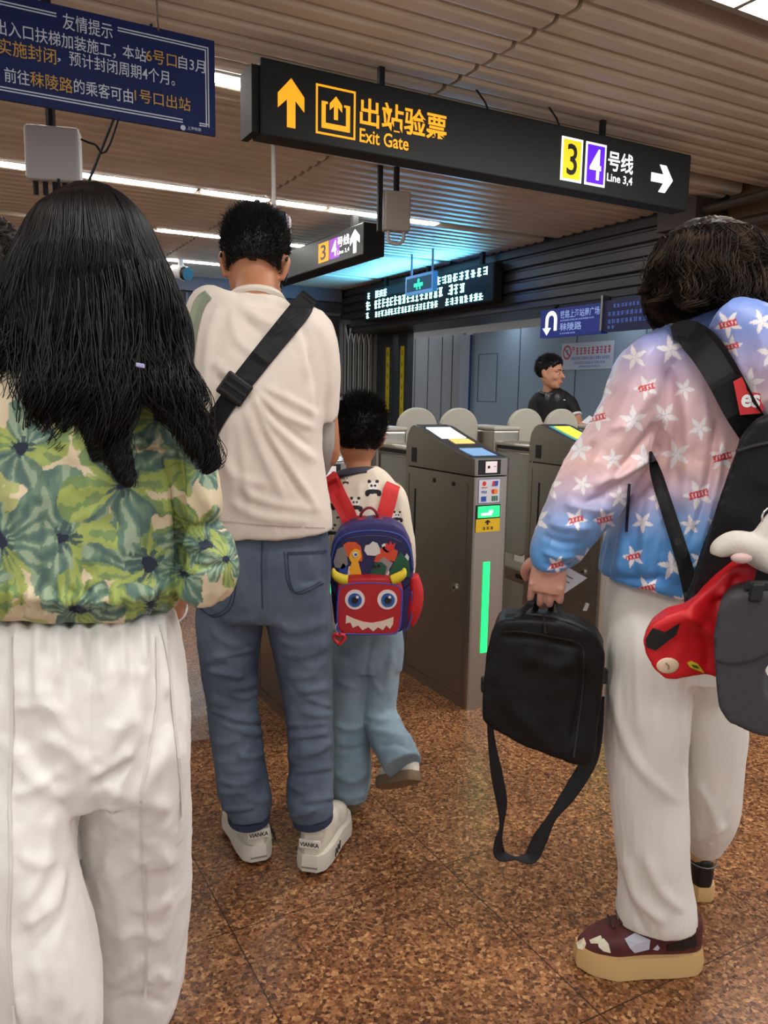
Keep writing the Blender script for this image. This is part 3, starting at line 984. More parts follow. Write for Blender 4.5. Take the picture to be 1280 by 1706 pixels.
mb = MB(); mb.abox(10.74, 10.77, b0 + .05, b1 - .05, 0, 1.25); place('lower_panel', mb.mesh(), mat('gate_panel', srgb(92, 90, 88), rough=.4, metal=.5), t)

# ================================================================== CEILING EQUIPMENT
def ceiling_box(pxs, Y, name, label, cat, m, depth, plugs=0, loop=False):
    (xl, xr, yt, yb) = pxs
    c0, c1 = P(xl, yb, Y), P(xr, yb, Y)
    zt = P((xl + xr) / 2, yt, Y)[2]; zb = (c0[2] + c1[2]) / 2
    w = np.linalg.norm((c1 - c0)[:2]) / .97
    u = nrm(np.array([math.sin(math.radians(78)), math.cos(math.radians(78)), 0])); n = np.array([u[1], -u[0], 0])
    t = thing(name, label, cat, (*(c0 + c1)[:2] / 2, zb))
    mb = MB(); mb.box((*c0[:2], zb), u * w, -n * depth, VZ * (zt - zb)); place('case', mb.bevelled(.012, 2), m, t)
    mb = MB()
    mid = (c0 + c1) / 2
    mb.tube([(*(mid - n * depth * .6)[:2], zt - .02), (*(mid - n * depth * .6)[:2], CEIL + .12)], .02, 8)
    place('mount', mb.mesh(), blackm, t)
    for k in range(plugs):
        q = c0 + u * w * (k + .8) / (plugs + .6) - n * depth * .5
        mb = MB(); mb.tube([(q[0], q[1], zb + .005), (q[0], q[1], zb - .05)], .011, 8); place('connector', mb.mesh(), blackm, t)
    return t, mid, u, n, zb, w
t, mid, u, n, zb, w = ceiling_box((42, 126, 205, 297), 3.3, 'wireless_box', 'pale grey square equipment box hung under the ceiling above the long black hair', 'equipment', grey_box, .09, 5)
mb = MB(); q = mid + u * .03; mb.tube([(q[0], q[1], zb), (q[0] + .005, q[1], zb - .08), (q[0] + .04, q[1], zb - .14), (q[0] + .02, q[1] + .2, zb - .02), (q[0] + .3, q[1] + .3, CEIL)], .006, 6)
q = mid + u * w * .5; mb.tube(list(catmull([(q[0], q[1] + .05, zb + .17), (q[0] + .05, q[1] + .06, zb + .155), (q[0] + .1, q[1] + .1, zb + .17), (q[0] + .2, q[1] + .3, CEIL + .02)], 5)), .005, 6)
place('cable', mb.mesh(), blackm, t)
t, mid, u, n, zb, w = ceiling_box((641, 684, 316, 383), 5.6, 'camera_box', 'grey equipment box with a hanging cable loop below the long exit sign', 'equipment', mat('box_beige', srgb(168, 160, 148), rough=.5), .1, 0)
mb = MB(); mb.tube(list(catmull([tuple(mid - u * .055 + VZ * .0 - n * .05), tuple(mid - u * .05 - VZ * .06 - n * .05), tuple(mid - VZ * .085 - n * .05), tuple(mid + u * .05 - VZ * .06 - n * .05), tuple(mid + u * .055 - n * .05)], 5)), .012, 8)
place('cable_loop', mb.mesh(), grey_box, t)
q0 = mid - u * (w * .5 + .035)
mb = MB(); mb.box(q0 - n * .05, u * .03, -n * .05, VZ * (CEIL + .1 - q0[2])); place('drop_pole', mb.mesh(), blackm, t)

t = thing('ceiling_camera', 'dark camera unit on a thin drop pole just above the man’s head', 'camera', P(455, 372, 5.2))
c = P(457, 362, 5.2)
mb = MB(); mb.tube([c, (c[0] - .005, c[1], CEIL + .1)], .014, 8); place('drop_pole', mb.mesh(), grey_box, t)
mb = MB(); mb.box(c + np.array([-.06, -.05, -.09]), (.14, 0, 0), (0, .1, 0), (0, 0, .12)); place('housing', mb.bevelled(.02, 3), black, t)
mb = MB(); mb.box(c + np.array([.081, -.05, -.09]), (.02, 0, 0), (0, .1, 0), (0, 0, .09)); place('side_plate', mb.mesh(), mat('pinkish_plate', srgb(170, 150, 150), rough=.4), t)

c = P(302, 455, 9.6)
t = thing('security_camera', 'small white bullet camera with black front below the farthest strip lamps', 'camera', c)
mb = MB(); mb.tube([c + (-.10, .04, .03), c + (.05, -.05, -.01)], [.07, .085], 16); mb.tube([c + (0, 0, .06), c + (0, 0, .35)], .03, 8); place('body', mb.mesh(), white, t, smooth=False)
mb = MB(); mb.tube([c + (.05, -.05, -.01), c + (.10, -.085, -.02)], .078, 16); place('lens', mb.mesh(), black, t)
mb = MB(); mb.tube([c + (0, 0, .34), c + (0, 0, CEIL + .05 - c[2])], .012, 8); place('drop_pole', mb.mesh(), grey_box, t)

# small ceiling sensor by the right bay
q = S(4.1, 4.35, CEIL)
mb = MB(); mb.tube([q + VZ * .02, q - VZ * .03], [.08, .06], 20); 
o = place('ceiling_sensor', mb.mesh(), black, None, q); tag(o, 'round black ceiling sensor on the slats above the right end of the exit sign', 'sensor')
# ================================================================== TICKET GATES
GA = 2.541
grey_pad = mat('paddle_grey', srgb(168, 164, 152), rough=.5)
grey_panel = mat('gate_grey_panel', srgb(150, 150, 142), rough=.5)
deck_m = mat('gate_deck_glass', srgb(52, 60, 72), rough=.15, coat=.4)
screen_w = mat('gate_screen_white', (.9, .95, 1), emit=(.9, .97, 1), estr=.95)
screen_o = mat('gate_screen_amber', srgb(230, 190, 110), emit=srgb(235, 190, 100), estr=.5)
screen_y = mat('gate_screen_yellow', srgb(235, 205, 60), emit=srgb(235, 205, 60), estr=.6)
screen_g = mat('gate_screen_teal', srgb(60, 140, 140), emit=srgb(50, 130, 130), estr=.4)
reader_b = mat('gate_reader_blue', srgb(130, 170, 210), rough=.2, emit=srgb(110, 160, 215), estr=.35)
green = mat('green_led', srgb(40, 235, 120), emit=srgb(30, 240, 120), estr=1.3)
sticker_w = mat('sticker_white', srgb(214, 216, 222), rough=.4)
label_y = mat('label_yellow', srgb(226, 184, 30), rough=.4)
st_red = mat('mark_red', srgb(214, 50, 50), rough=.5); st_blue = mat('mark_blue', srgb(40, 80, 170), rough=.5); st_or = mat('mark_orange', srgb(240, 140, 40), rough=.5); st_green = mat('mark_green', srgb(60, 110, 90), rough=.5)

PROF_TOP = [(0, 1.030), (.05, 1.033), (.13, 1.049), (.25, 1.080), (.36, 1.112), (.44, 1.137), (.474, 1.144), (.50, 1.132), (.525, 1.10), (.535, 1.05)]
def top_z(s):
    return float(np.interp(s, [p[0] for p in PROF_TOP], [p[1] for p in PROF_TOP]))
GW = .190
def gate_solid(b0, zlo, zhi, top, off=0.0, aL=.535):
    """cabinet block with rounded front corners"""
    rl, rr = .018, .05
    es = [0, .004, .010, .018, .04, .10, GW - .05, GW - .03, GW - .014, GW - .005, GW]
    prof = [(0, zlo)] + ([(s, z) for s, z in PROF_TOP] if top else [(0, zhi), (aL, zhi)]) + [(aL, zlo)]
    vs = []
    for e in es:
        d = 0
        if e < rl: d = rl - math.sqrt(max(0, rl * rl - (rl - e) ** 2))
        if e > GW - rr: d = rr - math.sqrt(max(0, rr * rr - (e - (GW - rr)) ** 2))
        for s, z in prof:
            vs.append(S(GA + max(s, d), b0 + e, z))
    n = len(prof); fs = []
    for i in range(len(es) - 1):
        for k in range(n):
            a = i * n + k; b = i * n + (k + 1) % n
            fs.append((a, b, b + n, a + n))
    fs.append(tuple(range(n))); fs.append(tuple(range((len(es) - 1) * n, len(es) * n)))
    mb = MB(); mb.add(vs, fs); return mb.mesh()

def deck_patch(b0, s0, s1, e0, e1, lift, n=6, thick=.002):
    vs, fs = [], []
    for i in range(n + 1):
        s = s0 + (s1 - s0) * i / n
        for e in (e0, e1):
            vs.append(S(GA + s, b0 + e, top_z(s) + lift + thick))
    for i in range(n + 1):
        s = s0 + (s1 - s0) * i / n
        for e in (e0, e1):
            vs.append(S(GA + s, b0 + e, top_z(s) + lift - .001))
    m = 2 * (n + 1)
    for i in range(n):
        a = i * 2
        fs += [(a, a + 1, a + 3, a + 2), (m + a, m + a + 2, m + a + 3, m + a + 1), (a, a + 2, m + a + 2, m + a), (a + 1, m + a + 1, m + a + 3, a + 3)]
    fs += [(0, m, m + 1, 1), (2 * n, 2 * n + 1, m + 2 * n + 1, m + 2 * n)]
    mb = MB(); mb.add(vs, fs); return mb.mesh()

def ticket_gate(b0, label, style):
    t = thing('ticket_gate', label, 'ticket gate', S(GA + .5, b0 + GW / 2, 0), 'ticket gates across the hall')
    F = Face(S(GA, b0, 0), VB, VZ, -VA)
    SD = Face(S(GA + .535, b0, 0), -VA, VZ, -VB)         # left side, x runs toward the viewer
    body = place('cabinet', gate_solid(b0, .0, .958, False), steel, t)
    place('cabinet_head', gate_solid(b0, .964, 1.03, True), steel_dark, t)
    mb = MB(); mb.abox(GA + .02, GA + .52, b0 + .012, b0 + GW - .04, .955, .967); place('seam', mb.mesh(), blackm, t)
    dk = place('deck', deck_patch(b0, .03, .47, .012, GW - .02, .0005), deck_m, t, label='dark glass deck')
    if style == 'white':
        place('screen', deck_patch(b0, .29, .42, .03, GW - .035, .003), screen_w, dk, label='white lit screen')
        place('screen', deck_patch(b0, .225, .278, .055, GW - .035, .003), screen_o, dk, label='amber lit screen')
        place('reader', deck_patch(b0, .055, .16, .03, GW - .045, .003), reader_b, dk, label='pale blue card reader')
    else:
        place('screen', deck_patch(b0, .24, .43, .03, GW - .03, .0022), screen_g, dk, label='teal screen border')
        place('screen', deck_patch(b0, .26, .42, .05, GW - .045, .005), screen_y, dk, label='yellow lit screen')
    # front
    mb = MB(); F.rect(mb, .016, .968, .122, 1.026, .0, .003); cw = place('scanner_window', mb.mesh(), black, t)
    mb = MB(); F.rect(mb, .047, .975, .103, 1.02, .004, .002); pl = place('scanner_plate', mb.bevelled(.004, 1), mat('scanner_plate_white', srgb(225, 214, 214), rough=.3, emit=srgb(225, 210, 212), estr=.35), cw)
    mb = MB(); F.disc(mb, .062, .998, .006, .0065, .001); F.rect(mb, .085, .999, .098, 1.001, .0065, .001); place('scanner_eye', mb.mesh(), ink, cw)
    mb = MB(); F.rect(mb, .018, .853, .124, .951, 0, .002); sk = place('payment_sticker', mb.mesh(), mat('sticker_edge', srgb(120, 120, 170), rough=.4), t)
    mb = MB(); F.rect(mb, .021, .856, .121, .948, .0021, .001); place('sticker_sheet', mb.mesh(), sticker_w, sk)
    mb = MB(); F.disc(mb, .045, .933, .009, .0032, .001); F.blurred_glyphs(mb, .032, .915, .03, .005, 5, 1, .0032); place('red_mark', mb.mesh(), st_red, sk)
    mb = MB(); F.poly(mb, [(.083, .922), (.11, .922), (.113, .942), (.086, .942)], .0032, .001); F.rect(mb, .032, .862, .056, .882, .0032, .001); F.text(mb, 'VISA', .03, .894, .03, .011, .02, .004); place('blue_mark', mb.mesh(), st_blue, sk)
    mb = MB(); F.disc(mb, .09, .9, .0095, .0032, .001); F.poly(mb, [(.083, .922), (.092, .922), (.095, .942), (.086, .942)], .0044, .001); place('red_disc', mb.mesh(), st_red, sk)
    mb = MB(); F.disc(mb, .102, .9, .0095, .0034, .001); place('orange_disc', mb.mesh(), st_or, sk)
    mb = MB(); F.rect(mb, .083, .862, .092, .882, .0032, .001); F.rect(mb, .103, .862, .112, .882, .0032, .001); F.rect(mb, .094, .862, .101, .882, .0032, .001); place('green_mark', mb.mesh(), st_green, sk)
    mb = MB(); F.rect(mb, .010, .788, .128, .848, 0, .003); bz = place('status_bezel', mb.mesh(), black, t)
    mb = MB(); F.rect(mb, .018, .797, .124, .843, .0032, .002); place('status_screen', mb.bevelled(.004, 1), green, bz, label='green status light')
    mb = MB(); F.rect(mb, .034, .806, .085, .816, .0055, .001); F.rect(mb, .07, .816, .09, .826, .0055, .001); place('status_mark', mb.mesh(), screen_w, bz)
    mb = MB(); F.rect(mb, .010, .740, .126, .792, .0035, .002); lb = place('yellow_label', mb.mesh(), label_y, t)
    mb = MB(); F.poly(mb, [(.066 + x * .024, .778 + y * .02) for x, y in ARROW_UP], .0056, .0008); F.blurred_glyphs(mb, .04, .748, .056, .013, 3, 9, .0056, .0006); place('label_print', mb.mesh(), ink, lb)
    mb = MB(); F.rect(mb, .055, .238, .088, .616, 0, .004); place('light_strip', mb.bevelled(.006, 2), green, t, label='green light strip')
    # left side
    mb = MB(); SD.rect(mb, .05, .982, .09, 1.046, 0, .002); place('side_sensor', mb.mesh(), black, t)
    mb = MB(); SD.rect(mb, .082, .40, .092, .865, 0, .002); place('side_slot', mb.mesh(), blackm, t)
    for x in (.242, .388):
        mb = MB(); SD.disc(mb, x, .918, .009, 0, .003); place('screw_hole', mb.mesh(), blackm, t)
    mb = MB(); SD.disc(mb, .42, .492, .016, 0, .006); lk = place('lock', mb.mesh(), mat('chrome', srgb(220, 218, 214), rough=.15, metal=1), t)
    mb = MB(); SD.disc(mb, .42, .492, .006, .006, .001); place('keyhole', mb.mesh(), blackm, lk)
    mb = MB(); SD.rect(mb, .03, .05, .034, .93, 0, .0012); SD.rect(mb, .49, .05, .494, .93, 0, .0012); SD.rect(mb, .03, .046, .494, .05, 0, .0012); place('door_seam', mb.mesh(), mat('seam_grey', srgb(84, 78, 70), rough=.5), t)
    # middle: rail with a dark groove, infill panel, low base box, rear cabinet
    mb = MB(); mb.abox(GA + .53, GA + .86, b0 + .02, b0 + GW - .02, .995, 1.045); place('rail', mb.bevelled(.012, 2), steel, t)
    mb = MB(); SD.rect(mb, -.29, 1.008, -.02, 1.026, -.02, .002); place('rail_groove', mb.mesh(), blackm, t)
    mb = MB(); SD2 = Face(S(GA + .535, b0 + .045, 0), -VA, VZ, -VB)
    SD2.poly(mb, [(-.30, .99), (-.03, .99), (-.03, .80), (-.02, .78), (.0, .77), (.0, .56), (-.02, .50), (-.07, .47), (-.24, .47), (-.29, .5), (-.30, .56)], 0, .014)
    place('infill_panel', mb.bevelled(.004, 1), grey_panel, t)
    mb = MB(); mb.abox(GA + .53, GA + .86, b0 + .03, b0 + GW - .03, 0, .40); bs = place('base_box', mb.bevelled(.006, 1), steel_dark, t)
    mb = MB(); SD.rect(mb, -.28, .17, -.01, .33, -.03, .003); place('base_cover', mb.mesh(), grey_panel, bs)
    mb = MB(); SD.rect(mb, -.28, .10, -.01, .125, -.03, .004); SD.rect(mb, -.1, .355, -.03, .375, -.03, .004); place('base_slot', mb.mesh(), blackm, bs)
    mb = MB(); mb.abox(GA + .84, GA + 1.16, b0 + .01, b0 + GW - .01, 0, 1.10); place('rear_cabinet', mb.bevelled(.012, 2), steel, t)
    mb = MB(); mb.abox(GA + .835, GA + 1.165, b0 + .005, b0 + GW - .005, 1.098, 1.118); place('rear_cap', mb.bevelled(.008, 2), grey_pad, t)
    return t

def paddle_mesh(b0, b1, a):
    w = b1 - b0; r = w / 2 * .96; zt = 1.212
    pts = [(0, .34), (0, zt - r * .9)]
    pts += [(w / 2 - w / 2 * math.cos(q), zt - r * .9 + r * .9 * math.sin(q)) for q in np.linspace(0, math.pi, 17)[1:-1]]
    pts += [(w, zt - r * .9), (w, .34), (w - .03, .31), (.03, .31)]
    # squarer shoulders
    pts = [(x, z) for x, z in pts]
    mb = MB(); mb.prism([S(a, b0 + x, z) for x, z in pts], VA * .03)
    return mb.bevelled(.007, 2)

def passage(bl, br, labels):
    m = (bl + br) / 2
    for (p0, p1, lab) in ((m - .245, m - .012, labels[0]), (m + .012, m + .245, labels[1])):
        t = thing('gate_paddle', lab, 'gate paddle', S(3.5, (p0 + p1) / 2, .31), 'grey closing paddles of the ticket gates')
        place('paddle_plate', paddle_mesh(p0, p1, 3.5), grey_pad, t, smooth=False)
        mb = MB(); hb = p0 if lab is labels[0] else p1
        mb.tube([S(3.515, hb, .34), S(3.515, hb, 1.02)], .014, 10); place('hinge_post', mb.mesh(), steel_dark, t)

GB = [.387, 1.09, 1.793, 2.490, 3.193]
ticket_gate(GB[0], 'steel ticket gate hidden behind the floral blouse, leftmost of the row', 'white')
ticket_gate(GB[1], 'steel ticket gate just beyond the man in jeans, left of the boy', 'white')
ticket_gate(GB[2], 'steel ticket gate right of the boy with the full green light strip and payment stickers', 'white')
ticket_gate(GB[3], 'steel ticket gate with yellow screen, partly hidden behind the black handbag', 'yellow')
ticket_gate(GB[4], 'steel ticket gate behind the star jacket, rightmost of the row', 'yellow')
SIDE = ('left', 'right')
passage(GB[0] + GW, GB[1], ['grey gate paddle behind the woman in the floral blouse', 'grey gate paddle behind the man’s legs, right of its twin'])
passage(GB[1] + GW, GB[2], ['grey gate paddle behind the man in the cream T-shirt', 'grey gate paddle hidden behind the boy’s head'])
passage(GB[2] + GW, GB[3], ['rounded grey gate paddle just right of the boy’s head', 'rounded grey gate paddle above the white screen of the near gate'])
passage(GB[3] + GW, GB[4], ['rounded grey gate paddle left of the seated attendant', 'rounded grey gate paddle directly in front of the attendant’s chest'])
# a torn white slip on the side of the yellow-screened gate
q = at_b(977, 1012, GB[3] - .004)
F = Face(q, -VA, VZ, -VB)
mb = MB(); F.poly(mb, [(-.02, -.02), (.005, -.015), (.02, .02), (-.002, .022)], 0, .002)
o = place('paper_slip', mb.mesh(), sticker_w, None, q); tag(o, 'small white paper slip stuck on the steel gate side above the handbag', 'paper')
# ================================================================== PEOPLE: shared builders
skin_m = mat('skin_warm', srgb(206, 152, 122), rough=.5, var=(9, srgb(196, 138, 108), .3, .7))
skin_tan = mat('skin_tan', srgb(192, 132, 98), rough=.5, var=(9, srgb(180, 120, 88), .3, .7))
hair_black = mat('hair_black', srgb(13, 11, 11), rough=.42, spec=.38)
hair_brown = mat('hair_dark_brown', srgb(32, 25, 21), rough=.62, spec=.14, var=(20, srgb(84, 66, 52), .45, .75))
eye_w = mat('eye_white', srgb(225, 220, 215), rough=.3)
eye_d = mat('eye_dark', srgb(20, 14, 12), rough=.25)

def V(*a): return np.array(a, float)

def frame_dir(f, u=(0, 0, 1)):
    f = nrm(f); s = nrm(np.cross(f, u)); return f, s, nrm(np.cross(s, f))      # forward, right, up

def head_geo(c, f, u, k=1.0):
    """skull, jaw, face features as overlapping shells round centre c"""
    f, s, u = frame_dir(f, u)
    q = lambda a, b, d: c + (s * a + f * b + u * d) * k
    B = lambda a, b, d, rx, ry, rz, **kw: ball(q(a, b, d), rx * k, ry * k, rz * k, s, f, u, **kw)
    g = [B(0, -.012, .035, .076, .096, .088), B(0, .012, -.02, .068, .082, .088), B(0, .034, -.072, .05, .052, .045), B(0, .058, -.095, .026, .026, .02)]
    g += [limb3([(q(0, .085, .012), .008, .008), (q(0, .102, -.015), .012, .013), (q(0, .106, -.03), .016, .013)], seg=10, sub=3)]
    g += [B(0, .092, -.058, .024, .012, .0075), B(0, .09, -.070, .02, .013, .0075)]
    g += [B(.034, .07, .022, .03, .016, .009), B(-.034, .07, .022, .03, .016, .009)]
    g += [B(.045, .06, -.03, .022, .02, .02), B(-.045, .06, -.03, .022, .02, .02)]
    for e in (1, -1):
        g += [limb3([(q(e * .072, -.012, -.038), .009, .006), (q(e * .08, -.018, -.015), .014, .008), (q(e * .084, -.022, .012), .016, .009), (q(e * .08, -.016, .026), .010, .006)], side=f, seg=10, sub=3)]
    return g

def face_parts(person, c, f, u, k=1.0):
    f, s, u = frame_dir(f, u)
    q = lambda a, b, d: c + (s * a + f * b + u * d) * k
    for e in (1, -1):
        o = place('eye', from_geo(ball(q(e * .032, .079, .004), .013 * k, .009 * k, .0065 * k, s, f, u, 14, 8)), eye_w, person, smooth=True)
        place('iris', from_geo(ball(q(e * .032, .0865, .004), .0055 * k, .003 * k, .0055 * k, s, f, u, 12, 6)), eye_d, o, smooth=True)
        place('eyebrow', from_geo(limb3([(q(e * .016, .088, .026), .004 * k, .003 * k), (q(e * .034, .087, .031), .005 * k, .003 * k), (q(e * .052, .074, .026), .003 * k, .002 * k)], seg=8, sub=3)), eye_d, person, smooth=True)
    place('lips', from_geo(limb3([(q(-.021, .094, -.064), .002 * k, .002 * k), (q(0, .103, -.064), .006 * k, .004 * k), (q(.021, .094, -.064), .002 * k, .002 * k)], side=u, seg=10, sub=4)), mat('lip', srgb(176, 96, 88), rough=.45), person, smooth=True)

def hand_geo(wrist, d, n, thumb, k=1.0, curl=.6, spread=.06):
    """palm, five fingers of unequal length and a thumb from the side of the palm.
    d: wrist to knuckles, n: palm normal, thumb: +1/-1 side of the thumb along n x d"""
    d = nrm(d); n = nrm(np.asarray(n) - d * (np.asarray(n) @ d)); t = np.cross(n, d) * thumb
    g = [limb3([(wrist - d * .02 * k, .026 * k, .018 * k), (wrist + d * .012 * k, .027 * k, .017 * k), (wrist + d * .05 * k, .038 * k, .015 * k), (wrist + d * .088 * k, .040 * k, .013 * k), (wrist + d * .098 * k, .036 * k, .010 * k)], side=t, seg=16, sub=3)]
    lens = [(.031, .042, .024, .020), (.010, .046, .028, .022), (-.010, .043, .026, .021), (-.030, .034, .020, .018)]
    for i, (off, a, b, c) in enumerate(lens):
        p = wrist + d * (.088 - abs(off) * .18) * k + t * off * k
        ang = curl * .35; pts = [(p - d * .025 * k, .0082 * k, .0085 * k)]
        dirv = lambda g_: nrm(d * math.cos(g_) + n * math.sin(g_) + t * (off * spread * 10) * math.cos(g_))
        pts.append((p, .0086 * k, .009 * k))
        p = p + dirv(ang) * a * k; pts.append((p, .0079 * k, .0082 * k)); ang += curl * 1.15
        p = p + dirv(ang) * b * k; pts.append((p, .0078 * k, .0074 * k)); ang += curl * .8
        p = p + dirv(ang) * c * k; pts.append((p, .0062 * k, .006 * k))
        g.append(limb3(pts, side=t, seg=10, sub=3))
        g.append(ball(wrist + d * (.086 - abs(off) * .18) * k + t * off * k - n * .006 * k, .0085 * k, .0085 * k, .0085 * k, seg=10, rings=6))
    p0 = wrist + d * .022 * k + t * .022 * k
    p1 = wrist + d * .045 * k + t * .046 * k + n * .012 * k
    p2 = p1 + (d * .7 + t * .25 + n * (.3 + .35 * curl)) * .036 * k
    p3 = p2 + (d * .75 - t * .15 + n * (.3 + .5 * curl)) * .026 * k
    g.append(limb3([(p0, .013 * k, .012 * k), (p1, .0115 * k, .011 * k), (p2, .0098 * k, .0092 * k), (p3, .0072 * k, .0068 * k)], seg=10, sub=3))
    return g

def body_geo(J, k=1.0, female=False):
    """trunk, neck, limbs along the joints J (world points)"""
    g = []
    side = nrm(J['shR'] - J['shL'])
    sw = np.linalg.norm(J['shR'] - J['shL']) / 2
    g.append(limb3([(J['pelvis'] - VZ * .08 * k, .10 * k, .075 * k), (J['pelvis'], .125 * k, .085 * k), (J['waist'], .105 * k, .07 * k), (J['chest'], sw * .72, .088 * k), (J['neck'] - VZ * .055 * k, sw * .62, .062 * k), (J['neck'], .056 * k, .052 * k)], side=side, seg=24, sub=5))
    hd = nrm(J['head'] - J['neck'])
    g.append(limb3([(J['neck'] - hd * .05 * k, .055 * k, .054 * k), (J['neck'] + hd * .03 * k, .05 * k, .05 * k), (J['head'] - hd * .05 * k, .052 * k, .054 * k)], side=side, seg=18, sub=4))
    for e in 'LR':
        g.append(limb3([(J['sh' + e] - side * (.05 if e == 'R' else -.05) * k, .045 * k, .05 * k), (J['sh' + e], .05 * k, .052 * k), ((J['sh' + e] * 2 + J['el' + e]) / 3, .045 * k, .045 * k), (J['el' + e], .035 * k, .035 * k), ((J['el' + e] * 2 + J['wr' + e]) / 3, .036 * k, .034 * k), (J['wr' + e], .024 * k, .02 * k)], seg=16, sub=4))
        g.append(limb3([(J['hip' + e] + VZ * .05 * k, .03 * k, .03 * k), (J['hip' + e] + VZ * .02 * k, .068 * k, .072 * k), (J['hip' + e] - VZ * .06 * k, .08 * k, .08 * k), ((J['hip' + e] + J['kn' + e]) / 2, .068 * k, .07 * k), (J['kn' + e], .048 * k, .05 * k), ((J['kn' + e] * 2 + J['an' + e]) / 3, .05 * k, .052 * k), (J['an' + e], .033 * k, .035 * k)], seg=16, sub=4))
        toe = J['toe' + e]
        g.append(limb3([(J['an' + e], .030 * k, .032 * k), (J['an' + e] * .6 + toe * .4, .030 * k, .024 * k), (toe, .024 * k, .014 * k)], seg=12, sub=3))
    return g

def person(label, J, f, u, k, hands, m, base, voxel=.005):
    g = body_geo(J, k) + head_geo(J['head'], f, u, k if k > .85 else k * 1.12)
    for e, spec in hands.items():
        w = J['wr' + e]
        g += hand_geo(w, spec['d'], spec['n'], spec['t'], k, spec.get('curl', .5))
    me = fuse(g, voxel, 3)
    o = place('person', me, m, None, base, True)
    tag(o, label, 'person')
    face_parts(o, J['head'], f, u, k if k > .85 else k * 1.12)
    return o

def strand_geo(paths, r0=.0012, r1=.0003):
    """many fine hairs as three-sided tubes; paths: list of (n,3) arrays of equal n"""
    A = np.array(paths); N, K, _ = A.shape
    t = np.empty_like(A); t[:, 1:-1] = A[:, 2:] - A[:, :-2]; t[:, 0] = A[:, 1] - A[:, 0]; t[:, -1] = A[:, -1] - A[:, -2]
    t /= np.linalg.norm(t, axis=2, keepdims=True) + 1e-9
    ref = np.array([.31, .62, .72]); a = np.cross(t, ref); a /= np.linalg.norm(a, axis=2, keepdims=True) + 1e-9
    b = np.cross(t, a)
    r = np.linspace(r0, r1, K)[None, :, None]
    rings = [A + r * (math.cos(q) * a + math.sin(q) * b) for q in (0, 2.094, 4.189)]
    vs = np.stack(rings, 2).reshape(-1, 3)
    idx = np.arange(N * K).reshape(N, K) * 3
    fs = []
    for j in range(3):
        k2 = (j + 1) % 3
        q = np.stack([idx[:, :-1] + j, idx[:, :-1] + k2, idx[:, 1:] + k2, idx[:, 1:] + j], -1).reshape(-1, 4)
        fs.append(q)
    return vs, np.vstack(fs)

def mesh_np(vs, fs):
    me = bpy.data.meshes.new('m')
    me.vertices.add(len(vs)); me.vertices.foreach_set('co', np.ascontiguousarray(vs, dtype=np.float32).ravel())
    me.loops.add(fs.size); me.loops.foreach_set('vertex_index', np.ascontiguousarray(fs, dtype=np.int32).ravel())
    me.polygons.add(len(fs)); me.polygons.foreach_set('loop_start', np.arange(0, fs.size, fs.shape[1], dtype=np.int32))
    me.update(calc_edges=True); me.validate()
    return me

def merge_mesh(me, vs, fs):
    """a shell plus loose strands in one mesh"""
    co = get_co(me); n = len(co)
    f0 = [tuple(p.vertices) for p in me.polygons]
    out = bpy.data.meshes.new('m')
    out.from_pydata([tuple(x) for x in np.vstack([co, vs])], [], f0 + [tuple(int(i) + n for i in q) for q in fs])
    bpy.data.meshes.remove(me); out.update()
    return out

def short_hair(c, f, u, k, cover, n=5200, L=.022, seed=3, rad=(.081, .102, .096), up=.35, jitter=.25, shell_lift=.004):
    """cap of short hair: cover(s,f,u unit direction) -> length factor 0..1"""
    f, s, u = frame_dir(f, u); c0 = c + u * .033 * k - f * .010 * k
    rng = np.random.default_rng(seed)
    cap_v, cap_f = ball(c0, rad[0] * k, rad[1] * k, rad[2] * k, s, f, u, 56, 40)
    cap_v = np.array(cap_v); loc = (cap_v - c0)
    d = np.column_stack([loc @ s, loc @ f, loc @ u]); dn = d / np.linalg.norm(d, axis=1, keepdims=True)
    cv = np.array([cover(*x) for x in dn])
    nz = fbm(dn * 7, seed) - .5
    cap_v = c0 + loc * (1 + (cv * .075 + nz * .05 * cv)[:, None]) * np.where(cv > 0.02, 1, .86)[:, None]
    me = bpy.data.meshes.new('m'); me.from_pydata([tuple(x) for x in cap_v], [], [q for q in cap_f if max(cv[list(q)]) > .02]); me.update()
    bm = bmesh.new(); bm.from_mesh(me); bmesh.ops.delete(bm, geom=[v for v in bm.verts if not v.link_faces], context='VERTS'); bm.to_mesh(me); bm.free()
    paths = []
    while len(paths) < n:
        x = rng.normal(size=3); x /= np.linalg.norm(x); cvv = cover(*x)
        if cvv < .03: continue
        w = s * x[0] * rad[0] + f * x[1] * rad[1] + u * x[2] * rad[2]
        p = c0 + w * k * (1 + .06 * cvv)
        nn = nrm(s * x[0] + f * x[1] + u * x[2])
        flow = nrm(u * up + f * (-.35 if x[2] > .3 else -.1) + rng.normal(size=3) * jitter)
        flow = nrm(flow - nn * (flow @ nn) * .5)
        l = L * k * (.35 + .65 * cvv) * rng.uniform(.6, 1.15)
        q = [p - nn * .004 * k, p + (nn * .55 + flow * .45) * l * .5, p + (nn * .8 + flow * 1.0) * l * .8]
        paths.append(np.array(q))
    vs, fs = strand_geo(paths, .0011 * k, .0003)
    return merge_mesh(me, vs, fs)

